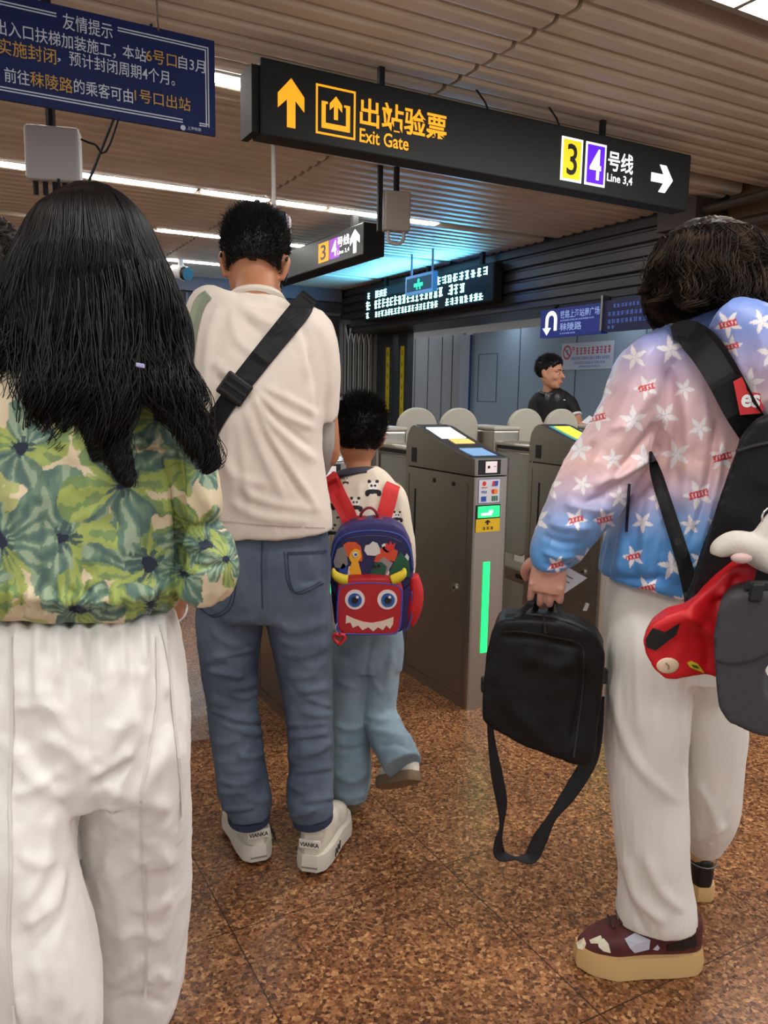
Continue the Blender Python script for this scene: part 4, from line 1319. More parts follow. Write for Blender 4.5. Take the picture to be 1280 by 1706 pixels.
def shoe(parent, heel, fwd, up, L, W, H, m_up, m_sole, sole_t=.03, toe_h=.05, label=None, flare=1.0):
    """shoe with heel point on the ground, pointing along fwd"""
    f = nrm(fwd); up = nrm(np.asarray(up) - f * (np.asarray(up) @ f)); s = np.cross(f, up)
    ts = .5 - .5 * np.cos(np.linspace(0, math.pi, 23))
    hw = np.interp(ts, [0, .06, .25, .5, .72, .9, 1], [.32, .62, .78, .84, 1.0, .72, .22]) * W / 2
    hh = np.interp(ts, [0, .08, .3, .45, .62, .8, 1], [H * .92, H, H * .94, H * .9, toe_h * 1.35, toe_h, toe_h * .55])
    cs, sd, dp, ra, rb = [], [], [], [], []
    for t, w, h in zip(ts, hw, hh):
        cs.append(heel + f * L * t + up * (sole_t * .6 + h / 2)); ra.append(w * .93); rb.append(h / 2); sd.append(s); dp.append(up)
    g = ring_loft(cs, ra, rb, sd, dp, 22, 2.6)
    me = fuse([g], .005, 4)
    a = place('shoe', me, m_up, parent, heel, True, label)
    out = []
    for sg, o in ((1, ts), (-1, ts[::-1])):
        for t in o:
            w = np.interp(t, ts, hw) * 1.06 * flare
            out.append((t, sg * w))
    def outline(z, grow):
        return [heel + f * (L * (t * 1.02 - .01 * 1) + (grow if t > .5 else -grow)) + s * (w * (1 + grow * 8)) + up * z for t, w in out]
    mb = MB(); lo, mi_, hi = outline(0, 0), outline(sole_t * .5, .003), outline(sole_t + .004, -.001)
    n = len(out)
    mb.add(lo + mi_ + hi, [tuple(range(n))[::-1], tuple(range(2 * n, 3 * n))] + [(i + r * n, (i + 1) % n + r * n, (i + 1) % n + (r + 1) * n, i + (r + 1) * n) for r in (0, 1) for i in range(n)])
    place('sole', mb.mesh(), m_sole, a, smooth='angle')
    return a, (f, s, up)

def cloth(name, parts, m, parent, voxel=.006, smooth=6, fold=None, ruff=None, label=None, col=None, post=None):
    me = fuse(parts, voxel, smooth)
    if ruff:
        for r in (ruff if isinstance(ruff, list) else [ruff]):
            ruffle(me, *r[:1], **r[1])
    if fold: folds(me, fold)
    if post: post(me)
    if col is not None: me = subdivide(me); paint(me, col(get_co(me)))
    o = place(name, me, m, parent, None, True, label)
    return o

def bvh_obj(*obs):
    vs, fs = [], []
    for o in obs:
        w = world_loc(o); n = len(vs)
        vs += [v.co + w for v in o.data.vertices]; fs += [tuple(i + n for i in p.vertices) for p in o.data.polygons]
    return BVHTree.FromPolygons(vs, fs)
# ================================================================== THE MAN
YM = 2.05
fM = nrm(V(-.08, .92, -.38)); uM = nrm(V(0, .38, .92))
J = dict(head=P(425, 446, 2.14), neck=P(426, 497, 2.06), chest=P(428, 610, 2.03), waist=P(440, 800, 2.03), pelvis=P(443, 920, 2.05),
         shL=P(332, 545, 2.06), shR=P(518, 550, 2.06), elL=P(300, 740, 2.10), elR=P(545, 745, 2.12), wrL=P(345, 800, 2.32), wrR=P(528, 790, 2.36),
         hipL=P(392, 945, 2.05), hipR=P(492, 945, 2.05), knL=P(388, 1165, 2.04), knR=P(512, 1165, 2.04), anL=P(412, 1385, 2.02), anR=P(520, 1392, 1.99),
         toeL=P(385, 1375, 2.22), toeR=P(548, 1395, 2.17))
def feet(J, e, heel, f, up, L, k):
    f = nrm(f); J['an' + e] = heel + f * .085 * k + up * .12 * k; J['toe' + e] = heel + f * (L * .62) + up * .055 * k
feet(J, 'L', on_floor(431, 1444), V(-.36, .93, 0), VZ, .28, 1); feet(J, 'R', on_floor(516, 1462), V(.20, .98, 0), VZ, .28, 1)
man = person('man in cream T-shirt and blue jeans with black crossbody strap, seen from behind', J, fM, uM, 1.0,
             {'L': dict(d=V(.3, .9, .1), n=V(.6, 0, -.6), t=1, curl=.5), 'R': dict(d=V(-.3, .9, .1), n=V(-.6, 0, -.6), t=-1, curl=.5)}, skin_tan, on_floor(470, 1445))
def cover_m(s, f, u):
    # short back and sides: hair ends above the nape and round the ears
    low = -.66 + (.50 if abs(s) > .8 and f > -.45 else 0) + max(0, f + .1) * 1.0
    return max(0.0, min(1.0, (u - low) * 1.3)) * (.5 + .5 * max(0, min(1, u + .5)))
place('hair', short_hair(J['head'], fM, uM, 1.04, cover_m, 7500, .022, 5), hair_black, man, smooth=True)
tee_m = mat('tshirt_cream', srgb(228, 216, 203), rough=.85, bump=(500, .12), sheen=.1)
torso = limb([(428, 494, 2.05, 84, .058), (427, 504, 2.05, 134, .072), (422, 517, 2.05, 206, .095), (424, 535, 2.05, 236, .112), (428, 590, 2.04, 244, .13), (432, 660, 2.03, 224, .135), (437, 740, 2.03, 196, .13), (446, 815, 2.03, 196, .13), (452, 860, 2.03, 198, .132), (454, 886, 2.03, 194, .128)], 40, 5, 2.3)
slR = limb([(490, 535, 2.06, 70, .075), (517, 560, 2.06, 84, .085), (536, 610, 2.07, 62, .08), (542, 660, 2.09, 46, .075), (543, 696, 2.10, 38, .07), (543, 701, 2.10, 32, .06)], 24, 5, 2.2)
slL = limb([(356, 552, 2.06, 56, .07), (332, 566, 2.06, 74, .085), (312, 610, 2.07, 66, .08), (303, 660, 2.09, 60, .075), (300, 700, 2.10, 54, .07)], 24, 5)
F_ = []
def fold_fan(src, dst, w, h):
    for d in dst: F_.append(([src, ((src[0] + d[0]) / 2 + (d[1] - src[1]) * .04, (src[1] + d[1]) / 2 + 6), d], w, h))
for pts, w, h in [
    ([(372, 500), (350, 560), (345, 640), (362, 700)], 10, .006), ([(395, 505), (430, 530), (470, 545)], 9, .006), ([(400, 525), (440, 560), (480, 565)], 8, -.005),
    ([(385, 520), (400, 570), (440, 600), (455, 610)], 8, .005), ([(355, 600), (385, 625), (425, 640)], 9, .005), ([(360, 625), (390, 655), (420, 655)], 7, -.004),
    ([(420, 650), (450, 700), (500, 750), (530, 770)], 8, .007), ([(410, 660), (450, 730), (510, 820), (535, 860)], 8, .007), ([(402, 668), (440, 760), (480, 840)], 9, .006),
    ([(430, 655), (470, 690), (525, 715)], 7, .006), ([(440, 645), (480, 665), (525, 690)], 7, .005), ([(395, 680), (405, 760), (420, 850)], 9, .005), ([(415, 668), (452, 745), (515, 845)], 5, -.005),
    ([(425, 655), (462, 702), (520, 745)], 5, -.005), ([(385, 690), (383, 760), (390, 830)], 10, .005), ([(380, 830), (430, 860), (520, 870)], 9, .005), ([(390, 800), (440, 835), (530, 850)], 8, .005),
    ([(500, 540), (520, 590), (522, 650)], 8, -.006), ([(515, 580), (530, 630), (528, 690)], 6, -.006), ([(470, 520), (500, 560), (515, 640)], 9, .004), ([(365, 740), (390, 790), (450, 810)], 9, .005)]:
    F_.append((pts, w, h * 1.35))
tee = cloth('t_shirt', [torso, slR, slL], tee_m, man, .006, 5, F_, [(.006, dict(scale=(9, 9, 5), seed=2)), (.0025, dict(scale=(24, 24, 16), seed=4))])
# collar rib, hem seam
Bt = bvh_obj(tee)
place('collar', from_geo(limb([(428, 495, 2.055, 90, .063), (428, 503, 2.05, 100, .068)], 30, 3)), tee_m, tee, smooth=True)
place('hem_seam', from_geo(band_on(Bt, [(366, 868), (450, 876), (542, 880)], 2.2, YM, .0008, .0004)), mat('tshirt_stitch', srgb(196, 184, 170), rough=.9), tee)
place('arm_sleeve', fuse([limb([(542, 690, 2.10, 36, .052), (543, 735, 2.12, 36, .054), (540, 765, 2.18, 32, .05), (532, 785, 2.30, 28, .036)], 18, 4)], .005, 2), mat('sun_sleeve_grey', srgb(166, 164, 158), rough=.7), man, smooth=True)

jean_m = mat('denim_blue', srgb(64, 75, 94), rough=.8, var=(5, srgb(100, 114, 132), .36, .66), bump=(420, .25, (1, 1, 6)))
hipg = limb([(445, 878, 2.05, 196, .122), (446, 930, 2.05, 210, .14), (442, 985, 2.05, 214, .14), (440, 1020, 2.05, 200, .12)], 32, 5, 2.4)
legL = limb([(392, 960, 2.05, 106, .13), (384, 1020, 2.05, 112, .115), (382, 1090, 2.05, 98, .10), (387, 1170, 2.05, 84, .092), (398, 1260, 2.04, 82, .085), (408, 1320, 2.03, 84, .085), (414, 1340, 2.025, 76, .08), (415, 1360, 2.02, 68, .072)], 28, 6, 2.2)
legR = limb([(492, 960, 2.05, 108, .13), (498, 1020, 2.05, 110, .115), (505, 1090, 2.05, 96, .10), (514, 1170, 2.05, 80, .092), (519, 1260, 2.03, 74, .085), (517, 1320, 2.01, 78, .085), (518, 1340, 2.0, 76, .08), (521, 1360, 1.995, 66, .07)], 28, 6, 2.2)
FJ = []
rj = random.Random(11)
for cx, dx, hw in ((384, .10, 44), (510, .04, 40)):
    y = 1085
    while y < 1356:
        c = cx + (y - 1085) * dx; side = rj.choice((-1, 1)); dens = 1 if 1110 < y < 1260 or y > 1300 else .7
        x0 = c + side * hw; x1 = c - side * hw * rj.uniform(-.2, .9); sl = rj.uniform(-16, 20)
        FJ.append(([(x0, y - sl * .4), ((x0 + x1) / 2, y + rj.uniform(2, 9)), (x1, y + sl * .6)], rj.uniform(4.5, 8), rj.uniform(.005, .009) * dens))
        if rj.random() < .5:
            FJ.append(([(x0, y - sl * .4 + 8), (x1, y + sl * .6 + 9)], 4, -rj.uniform(.003, .006)))
        y += rj.uniform(9, 21)
FJ += [([(440, 905), (438, 960), (440, 1020)], 4, -.006), ([(350, 1005), (385, 1035), (430, 1028)], 9, .006), ([(452, 1030), (490, 1050), (545, 1035)], 9, .006), ([(350, 1050), (390, 1075), (430, 1060)], 7, .005), ([(458, 1062), (500, 1078), (548, 1070)], 7, .005)]
jeans = cloth('jeans', [hipg, legL, legR], jean_m, man, .006, 4, FJ, [(.004, dict(scale=(12, 12, 9), seed=9)), (.002, dict(scale=(40, 40, 30), seed=5))])
Bj = bvh_obj(jeans)
stitch = mat('denim_dark_seam', srgb(44, 54, 78), rough=.8)
for lab, pts in (('left back pocket', [(394, 925), (392, 985), (382, 1016), (356, 1028), (332, 1012)]), ('right back pocket', [(479, 922), (484, 972), (500, 990), (540, 972)])):
    place('back_pocket', from_geo(band_on(Bj, pts, 2.2, YM, .001, .0005)), stitch, jeans, label=lab)
    p2 = [(x - 5, y - 3) for x, y in pts]
    place('back_pocket', from_geo(band_on(Bj, p2, 1.5, YM, .001, .0005)), stitch, jeans, label=lab + ' stitching')
place('back_pocket', from_geo(band_on(Bj, [(479, 922), (510, 921), (545, 919)], 5, YM, .0015, .0005)), stitch, jeans, label='right back pocket top edge')
place('seat_seam', from_geo(band_on(Bj, [(437, 902), (436, 950), (438, 1015)], 2.5, YM, .001, .0004)), stitch, jeans)
place('hem', from_geo(limb([(415, 1354, 2.02, 71, .076), (415, 1363, 2.02, 70, .075)], 24, 1)), mat('denim_hem', srgb(40, 50, 74), rough=.85), jeans, label='left trouser hem')
place('hem', from_geo(limb([(520, 1354, 1.995, 70, .074), (521, 1363, 1.995, 69, .073)], 24, 1)), MATS['denim_hem'], jeans, label='right trouser hem')
shoe_w = mat('sneaker_cream', srgb(214, 206, 190), rough=.55, var=(30, srgb(196, 186, 168), .4, .7)); shoe_s = mat('sneaker_sole', srgb(206, 200, 186), rough=.6)
def man_shoe(hp, fwd, pitch, lab):
    h = on_floor(*hp)
    f = nrm(V(*fwd, -pitch)); up = nrm(V(0, 0, 1)); h = h + VZ * (.012 + .27 * pitch)
    a, (f, s, up) = shoe(man, h, f, up, .285, .112, .105, shoe_w, shoe_s, .042, .062, lab, 1.08)
    F = Face(h - s * .034 + up * .046 - f * .003, s, up, -f)
    mb = MB(); F.rect(mb, .005, .02, .063, .045, -.004, .006); place('heel_patch', mb.bevelled(.002, 1), mat('sneaker_patch', srgb(222, 216, 204), rough=.5), a)
    mb = MB(); F.text(mb, 'VIANKA', .008, .026, .052, .012, .03, .0025); place('heel_lettering', mb.mesh(False), ink, a)
    mb = MB(); F.rect(mb, .012, -.036, .056, -.026, -.002, .004); place('heel_slot', mb.mesh(), mat('sole_grey', srgb(130, 124, 112), rough=.6), a)
    mb = MB(); 
    for sg in (1,):
        for k in range(3):
            q = h + f * (.05 + k * .02) + s * .056 * 1.0 + up * .02
            mb.box(q, f * .008 + up * .012, s * .003, up * .01)
    place('side_slots', mb.mesh(), ink, a)
    mb = MB(); place('shoe_tongue', from_geo(limb3([(h + f * .045 + up * .125, .033, .02), (h + f * .04 + up * .15, .03, .015)], side=s, seg=16, sub=3)), shoe_w, a, smooth=True)
man_shoe((431, 1444), (-.36, .93), .02, 'cream chunky left sneaker')
man_shoe((516, 1462), (.20, .98), .02, 'cream chunky right sneaker')
# glasses: temples round the ears and thin rims
f, s, u = frame_dir(fM, uM); q = lambda a, b, d: J['head'] + s * a + f * b + u * d
gl_g = []
for e in (1, -1):
    gl_g.append(tube_geo([q(e * .083, -.045, .0), q(e * .086, -.02, .028), q(e * .082, .04, .024), q(e * .074, .095, .02)], .0035, 8))
    gl_g.append(tube_geo([q(e * (.036 + .03 * math.cos(t)), .105, .004 + .024 * math.sin(t)) for t in np.linspace(0, 2 * math.pi, 17)], .002, 6))
gl_g.append(tube_geo([q(-.01, .108, .012), q(.01, .108, .012)], .002, 6))
place('glasses', from_geo(*gl_g), black, man, smooth=True)

# crossbody bag: black strap over the right shoulder with a buckle, bag at the left hip in front
strap_m = mat('strap_webbing', srgb(12, 12, 14), rough=.6, spec=.3, bump=(300, .2))
t = thing('crossbody_bag', 'wide black crossbody strap with buckle over the back of the cream T-shirt', 'bag', P(345, 760, 1.95))
place('strap', from_geo(band_on(Bt, [(517, 492), (508, 504), (496, 522), (450, 578), (410, 628), (388, 655)], [30, 34, 38, 37, 36, 34], 2.04, .004, .002, 6, 7)), strap_m, t, label='upper strap')
place('strap', from_geo(band_on(Bt, [(396, 645), (372, 680), (352, 715), (340, 755), (330, 800)], [33, 31, 29, 27, 26], 1.95, .003, .001, 6, 7)), strap_m, t, label='lower strap')
c = hit(Bt, 391, 648, 1.95) + (EYE - hit(Bt, 391, 648, 1.95)) * .010
d = nrm(P(410, 622, 2) - P(372, 676, 2)); n = nrm(EYE - c); sd = nrm(np.cross(d, n))
mb = MB(); F = Face(c, sd, d, n); F.rect(mb, -.034, -.03, .034, .03, -.004, .011); bk = place('buckle', mb.bevelled(.005, 2), black, t)
mb = MB()
for y in (-.022, -.002, .016): F.rect(mb, -.03, y, .03, y + .007, .008, .003)
place('buckle_bar', mb.bevelled(.001, 1), mat('buckle_edge', srgb(40, 40, 44), rough=.3), bk)
place('bag_body', fuse([limb([(318, 800, 2.2, 60, .05), (318, 850, 2.22, 110, .055), (318, 910, 2.22, 100, .05)], 20, 4, 3)], .006, 4), strap_m, t, smooth=True)

t = thing('shoulder_bag', 'sage green bag strap over the left shoulder of the man in the cream T-shirt', 'bag', P(318, 640, 2.0))
place('strap', from_geo(band_on(Bt, [(347, 490), (333, 504), (322, 540), (316, 575), (313, 620), (311, 680), (311, 740)], [17, 20, 20, 19, 17, 17, 17], 1.95, .003, .002, 5, 5)), mat('sage_webbing', srgb(134, 142, 118), rough=.7, bump=(300, .2)), t)
place('bag_body', fuse([limb([(306, 740, 1.98, 40, .03), (305, 780, 1.98, 52, .035), (305, 820, 1.98, 46, .03)], 20, 4, 3)], .006, 4), MATS['sage_webbing'], t, smooth=True)

# ================================================================== THE BOY
YB = 2.34
fB = nrm(V(-.22, .95, -.12)); uB = nrm(V(0, .12, .98))
kB = .74
JB = dict(head=P(598, 728, 2.34), neck=P(597, 792, 2.33), chest=P(606, 850, 2.33), waist=P(612, 955, 2.33), pelvis=P(613, 1050, 2.33),
          shL=P(556, 822, 2.33), shR=P(652, 822, 2.33), elL=P(548, 900, 2.36), elR=P(672, 905, 2.36), wrL=P(560, 945, 2.48), wrR=P(668, 960, 2.46),
          hipL=P(585, 1070, 2.33), hipR=P(634, 1070, 2.33), knL=P(585, 1200, 2.33), knR=P(634, 1188, 2.32), anL=P(585, 1335, 2.29), anR=P(674, 1282, 2.175),
          toeL=P(570, 1338, 2.40), toeR=P(648, 1308, 2.23))
hL = on_floor(583, 1357) + VZ * .004; hR = P(694, 1300, 2.15)
fRb = nrm(P(634, 1316, 2.25) - P(694, 1302, 2.15)); uRb = nrm(V(.35, .15, .95))
feet(JB, 'L', hL, V(-.15, 1, 0), VZ, .19, .62); feet(JB, 'R', hR, fRb, nrm(uRb - fRb * (uRb @ fRb)), .165, .62)
boy = person('small boy in panda-print top and pale blue trousers, one heel raised', JB, fB, uB, kB,
             {'L': dict(d=V(.2, .9, .2), n=V(.6, 0, -.6), t=1), 'R': dict(d=V(-.2, .8, -.2), n=V(-.6, 0, -.6), t=-1)}, skin_tan, on_floor(610, 1350))
def cover_b(s, f, u):
    low = -.82 + (.55 if abs(s) > .8 and f > -.4 else 0) + max(0, f + .1) * .95
    return max(0.0, min(1.0, (u - low) * 2.2)) * (.55 + .45 * max(0, min(1, u + .5)))
place('hair', short_hair(JB['head'], fB, uB, kB * 1.12 * 1.05, cover_b, 6000, .026, 8), hair_black, boy, smooth=True)
pan_m = mat('panda_cotton', srgb(226, 214, 194), rough=.85, attr=True, bump=(500, .1))
tb = limb([(598, 786, 2.33, 66, .05), (602, 800, 2.33, 96, .06), (604, 818, 2.33, 116, .07), (610, 860, 2.33, 122, .082), (616, 930, 2.33, 126, .085), (616, 990, 2.33, 122, .085), (614, 1030, 2.33, 112, .08)], 32, 5, 2.3)
sbR = limb([(640, 815, 2.33, 40, .045), (656, 830, 2.33, 44, .05), (668, 870, 2.34, 38, .046), (675, 910, 2.36, 34, .044), (676, 950, 2.42, 30, .04), (672, 962, 2.45, 24, .03)], 20, 4)
sbL = limb([(565, 815, 2.33, 40, .045), (552, 832, 2.33, 42, .05), (546, 870, 2.34, 36, .046), (545, 905, 2.36, 32, .044), (556, 940, 2.46, 28, .04)], 20, 4)
PANDAS = [(622, 815, 13), (592, 842, 12), (546, 838, 13), (662, 862, 9), (553, 885, 10), (576, 802, 5), (640, 850, 6), (672, 900, 6), (566, 860, 5), (540, 812, 8)]
def panda_cols(co):
    px, py = proj(co); c = np.tile(np.array(srgb(228, 216, 196)), (len(co), 1))
    blk = np.array(srgb(34, 34, 38)); wt = np.array(srgb(240, 236, 228))
    for (x, y, r) in PANDAS:
        dx, dy = (px - x) / r, (py - y) / r
        c[np.hypot(dx, dy + .45) < .62] = wt
        for (a, b, rx, ry) in ((-.5, -1.0, .24, .22), (.5, -1.0, .24, .22), (-.22, -.45, .16, .16), (.24, -.45, .16, .16), (0, .3, 1.0, .3), (-.75, .55, .32, .38), (.75, .55, .32, .38)):
            c[np.hypot((dx - a) / rx, (dy - b) / ry) < 1] = blk
    return c
top = cloth('printed_top', [tb, sbR, sbL], pan_m, boy, .0034, 6, [([(600, 805), (596, 840), (590, 870)], 6, .004), ([(615, 805), (618, 845), (614, 870)], 6, .004), ([(665, 840), (672, 880), (670, 920)], 5, .005), ([(655, 850), (664, 900), (668, 940)], 4, -.004)], [(.004, dict(scale=(16, 16, 10), seed=21))], col=panda_cols)
place('collar', from_geo(limb([(596, 783, 2.335, 68, .053), (597, 794, 2.33, 80, .058)], 28, 3)), mat('collar_navy', srgb(62, 60, 74), rough=.8), top, smooth=True)
bj_m = mat('pale_denim', srgb(122, 144, 160), rough=.8, var=(6, srgb(150, 170, 182), .38, .66), bump=(420, .2))
ph = limb([(612, 1040, 2.33, 116, .085), (613, 1075, 2.33, 120, .092), (612, 1110, 2.33, 118, .085)], 28, 4, 2.4)
pl = limb([(584, 1085, 2.33, 62, .085), (583, 1140, 2.33, 62, .075), (584, 1210, 2.33, 64, .07), (586, 1280, 2.31, 64, .068), (585, 1310, 2.305, 60, .062), (584, 1330, 2.30, 54, .058)], 24, 5, 2.2)
pr = limb([(640, 1085, 2.33, 62, .085), (634, 1135, 2.33, 60, .075), (632, 1185, 2.32, 58, .07), (645, 1225, 2.27, 62, .07), (661, 1252, 2.21, 66, .066), (672, 1276, 2.17, 66, .06)], 24, 6, 2.2)
bp_ = cloth('trousers', [ph, pl, pr], bj_m, boy, .005, 4, [([(560, 1130), (590, 1145), (612, 1138)], 6, .005), ([(556, 1205), (585, 1215), (615, 1203)], 6, .006), ([(558, 1245), (585, 1250), (615, 1240)], 5, -.005), ([(556, 1290), (590, 1302), (615, 1284)], 6, .006), ([(560, 1325), (585, 1330), (610, 1322)], 5, .005),
    ([(608, 1190), (640, 1200), (672, 1196)], 6, .007), ([(615, 1215), (650, 1222), (690, 1230)], 6, .007), ([(630, 1244), (660, 1240), (695, 1252)], 5, -.006), ([(614, 1100), (622, 1130), (640, 1160)], 5, .005), ([(655, 1080), (648, 1120), (644, 1160)], 6, .006), ([(622, 1050), (615, 1090), (608, 1130)], 4, -.005)], [(.005, dict(scale=(14, 14, 10), seed=31))])
bs_w = mat('boy_shoe_white', srgb(214, 206, 192), rough=.55); bs_s = mat('boy_shoe_sole', srgb(118, 98, 74), rough=.6)
a, _ = shoe(boy, hL, V(-.15, 1, 0), V(0, 0, 1), .19, .082, .062, bs_w, bs_s, .022, .045, 'white left shoe on the floor')
a, (f, s, up) = shoe(boy, hR, nrm(P(634, 1316, 2.25) - P(694, 1302, 2.15)), nrm(V(.35, .15, .95)), .165, .082, .055, bs_w, bs_s, .024, .042, 'white right shoe lifted off the floor')
mb = MB(); F = Face(hR - s * .02 + up * .05 - f * .004, s, up, -f); 
place('heel_tab', from_geo(limb3([(hR + f * .02 + up * .05, .032, .012), (hR + f * .02 + up * .085, .034, .014)], side=s, seg=14, sub=2)), mat('shoe_red', srgb(120, 22, 34), rough=.6), a, smooth=True)

# ---- the boy's backpack
bp_red = mat('backpack_red', srgb(196, 32, 38), rough=.6, bump=(300, .15)); bp_navy = mat('backpack_navy', srgb(48, 44, 104), rough=.6, bump=(300, .15))
bp_edge = mat('backpack_piping', srgb(54, 74, 150), rough=.5); bp_mar = mat('backpack_maroon', srgb(140, 26, 50), rough=.6)
t = thing('backpack', 'red and navy monster-face backpack on the boy’s back', 'backpack', P(622, 1056, 2.15))
Y0, Y1 = 2.135, 2.26
shell_o = [(549, 935), (554, 903), (566, 884), (588, 872), (622, 867), (656, 872), (674, 884), (686, 908), (690, 940), (687, 1000), (682, 1042), (668, 1054), (570, 1056), (557, 1040), (551, 985)]
def inflate(outl, y0, y1, voxel, sm): return fuse([slab(outl, y0, y1)], voxel, sm, .5)
place('shell', inflate(shell_o, Y0 + .012, Y1, .005, 8), bp_navy, t, smooth=True)
FP = Y0 + .006
def fl(pts, y, th, m, name, par, **kw):
    mb = MB(); mb.prism([P(a, b, y) for a, b in pts], (0, th, 0)); return place(name, mb.mesh(), m, par, **kw)
panel_o = [(553, 968), (553, 935), (560, 908), (575, 896), (600, 891), (625, 890), (652, 893), (670, 901), (682, 922), (685, 950), (684, 972), (672, 985), (566, 985)]
mb = MB(); mb.prism([P(a, b, FP) for a, b in panel_o], (0, .02, 0)); pn = place('print_panel', mb.bevelled(.004, 2), mat('print_navy', srgb(30, 28, 78), rough=.5), t)
PR = [('orange_arch', (214, 84, 32), [(573, 923), (572, 908), (580, 903), (592, 903), (601, 910), (604, 925), (604, 935), (590, 935)]),
      ('grey_rock', (128, 122, 122), [(556, 935), (562, 915), (574, 910), (578, 925), (580, 940), (572, 948), (558, 945)]),
      ('yellow_creature', (236, 172, 34), [(582, 930), (584, 920), (592, 914), (600, 917), (602, 928), (597, 935), (601, 950), (604, 964), (585, 964), (582, 948), (586, 938)]),
      ('white_cloud', (214, 208, 202), [(607, 917), (609, 909), (616, 907), (621, 902), (629, 905), (633, 913), (634, 922), (625, 926), (612, 925)]),
      ('orange_peak', (206, 72, 40), [(623, 936), (631, 916), (640, 910), (652, 912), (663, 918), (660, 936), (650, 934), (640, 938)]),
      ('grey_slope', (146, 134, 134), [(618, 964), (632, 934), (640, 928), (648, 934), (655, 938), (645, 955), (636, 964)]),
      ('green_hill', (24, 82, 62), [(613, 964), (624, 938), (635, 936), (645, 944), (640, 964)]),
      ('green_peak', (22, 84, 58), [(646, 962), (660, 930), (668, 920), (682, 936), (684, 962)]),
      ('white_zigzag', (220, 214, 208), [(627, 964), (640, 946), (646, 952), (643, 942), (647, 945), (650, 958), (645, 960), (641, 953), (633, 964)]),
      ('white_slope', (216, 210, 204), [(578, 964), (581, 944), (584, 943), (594, 964)]),
      ('white_tip', (210, 214, 212), [(672, 932), (678, 922), (682, 928), (680, 938)]),
      ('red_spark', (206, 50, 44), [(641, 914), (644, 904), (648, 908), (651, 901), (654, 908), (659, 904), (657, 914), (650, 920)]),
      ('white_puff', (226, 220, 214), [(636, 908), (641, 905), (646, 911), (653, 909), (652, 917), (645, 921), (638, 916)]),
      ('blue_wave', (40, 70, 160), [(565, 950), (572, 938), (579, 946), (580, 960), (568, 962)])]
for i, (nm, c, pts) in enumerate(PR):
    fl(pts, FP - .0012 - .0007 * (i % 4), .0012, mat('print_' + nm, srgb(c), rough=.5), nm, pn)
def pxdisc(x, y, r, y0, th, m, name, par, ry=None):
    return fl([(x + r * math.cos(q), y + (ry or r) * math.sin(q)) for q in np.linspace(0, 2 * math.pi, 25)[:-1]], y0, th, m, name, par)
pxdisc(592, 924, 4.5, FP - .005, .001, eye_w, 'creature_eye', pn); pxdisc(593, 924, 2.3, FP - .0062, .001, mat('iris_blue', srgb(34, 78, 160), rough=.3), 'creature_pupil', pn)
pxdisc(624, 944, 3, FP - .005, .001, ink, 'dark_eye', pn); pxdisc(631, 943, 3, FP - .005, .001, ink, 'dark_eye', pn)
pocket_o = [(562, 978), (566, 968), (585, 964), (620, 963), (655, 966), (668, 973), (672, 985), (670, 1030), (667, 1050), (655, 1057), (575, 1057), (564, 1050), (561, 1030)]
pk = place('front_pocket', inflate(pocket_o, 2.088, 2.145, .004, 6), mat('backpack_deep_red', srgb(176, 26, 34), rough=.55, bump=(300, .15)), t, smooth=True)
def pipe(pts, y, r, m, name, par, closed=False, sub=6):
    p = [P(a, b, y) for a, b in pts]
    return place(name, from_geo(tube_geo(list(catmull(np.array(p), sub)), r, 8)), m, par, smooth=True)
PF = 2.09
pipe([(563, 1052), (562, 1030), (564, 992), (569, 977), (590, 972), (622, 971), (655, 974), (667, 980), (670, 992), (667, 1035), (663, 1050), (650, 1056), (580, 1056), (566, 1053)], PF, .0028, mat('piping_violet', srgb(84, 70, 160), rough=.5), 'pocket_piping', pk)
for cx in (591.5, 645.5):
    e = pxdisc(cx, 999, 16.5, PF - .004, .005, mat('felt_white', srgb(228, 216, 212), rough=.7), 'monster_eye', t)
    pxdisc(cx + (0 if cx < 600 else 1), 1000, 11.5, PF - .0055, .002, mat('felt_blue', srgb(36, 86, 160), rough=.6), 'monster_iris', e)
    pxdisc(cx + (0 if cx < 600 else 1), 1000, 6, PF - .007, .002, ink, 'monster_pupil', e)
    pxdisc(cx + 4, 995, 2.4, PF - .0085, .002, mat('felt_white', (1, 1, 1)), 'eye_glint', e)
mouth = [(577, 1025), (590, 1031), (605, 1036), (620, 1038), (636, 1035), (648, 1031), (656, 1028), (655, 1040), (650, 1048), (644, 1042), (638, 1050), (630, 1045), (622, 1052), (614, 1045), (604, 1050), (597, 1042), (588, 1046), (584, 1037), (576, 1039)]
fl(mouth, PF - .004, .005, mat('felt_cream', srgb(226, 204, 188), rough=.7), 'monster_mouth', t)
horn_m = mat('horn_yellow', srgb(222, 196, 44), rough=.6)
for pts in ([(580, 966), (568, 964), (558, 957), (555, 946)], [(652, 967), (664, 962), (672, 955), (674, 946)]):
    p = [(P(a, b, 2.095), r, r) for (a, b), r in zip(pts, (.014, .014, .011, .003))]
    place('monster_horn', fuse([limb3(p, seg=14, sub=5)], .003, 2), horn_m, t, smooth=True)
pipe([(552, 958), (554, 925), (562, 902), (578, 890), (602, 885), (625, 884), (652, 887), (672, 896), (684, 918), (688, 950)], Y0 + .012, .0032, bp_edge, 'panel_piping', t)
pipe([(557, 908), (568, 893), (590, 884), (622, 881), (655, 885), (673, 894), (684, 908)], Y0 + .02, .0048, bp_mar, 'zip', t)
place('side_pocket', fuse([limb([(689, 958, 2.17, 18, .03), (693, 985, 2.17, 26, .035), (690, 1015, 2.17, 26, .035), (684, 1040, 2.17, 16, .025)], 18, 4)], .004, 3), bp_red, t, smooth=True)
pipe([(672, 1054), (682, 1040), (687, 1010), (686, 985)], Y0 + .005, .0028, bp_edge, 'side_piping', t)
Bb = bvh_obj(top, boy)
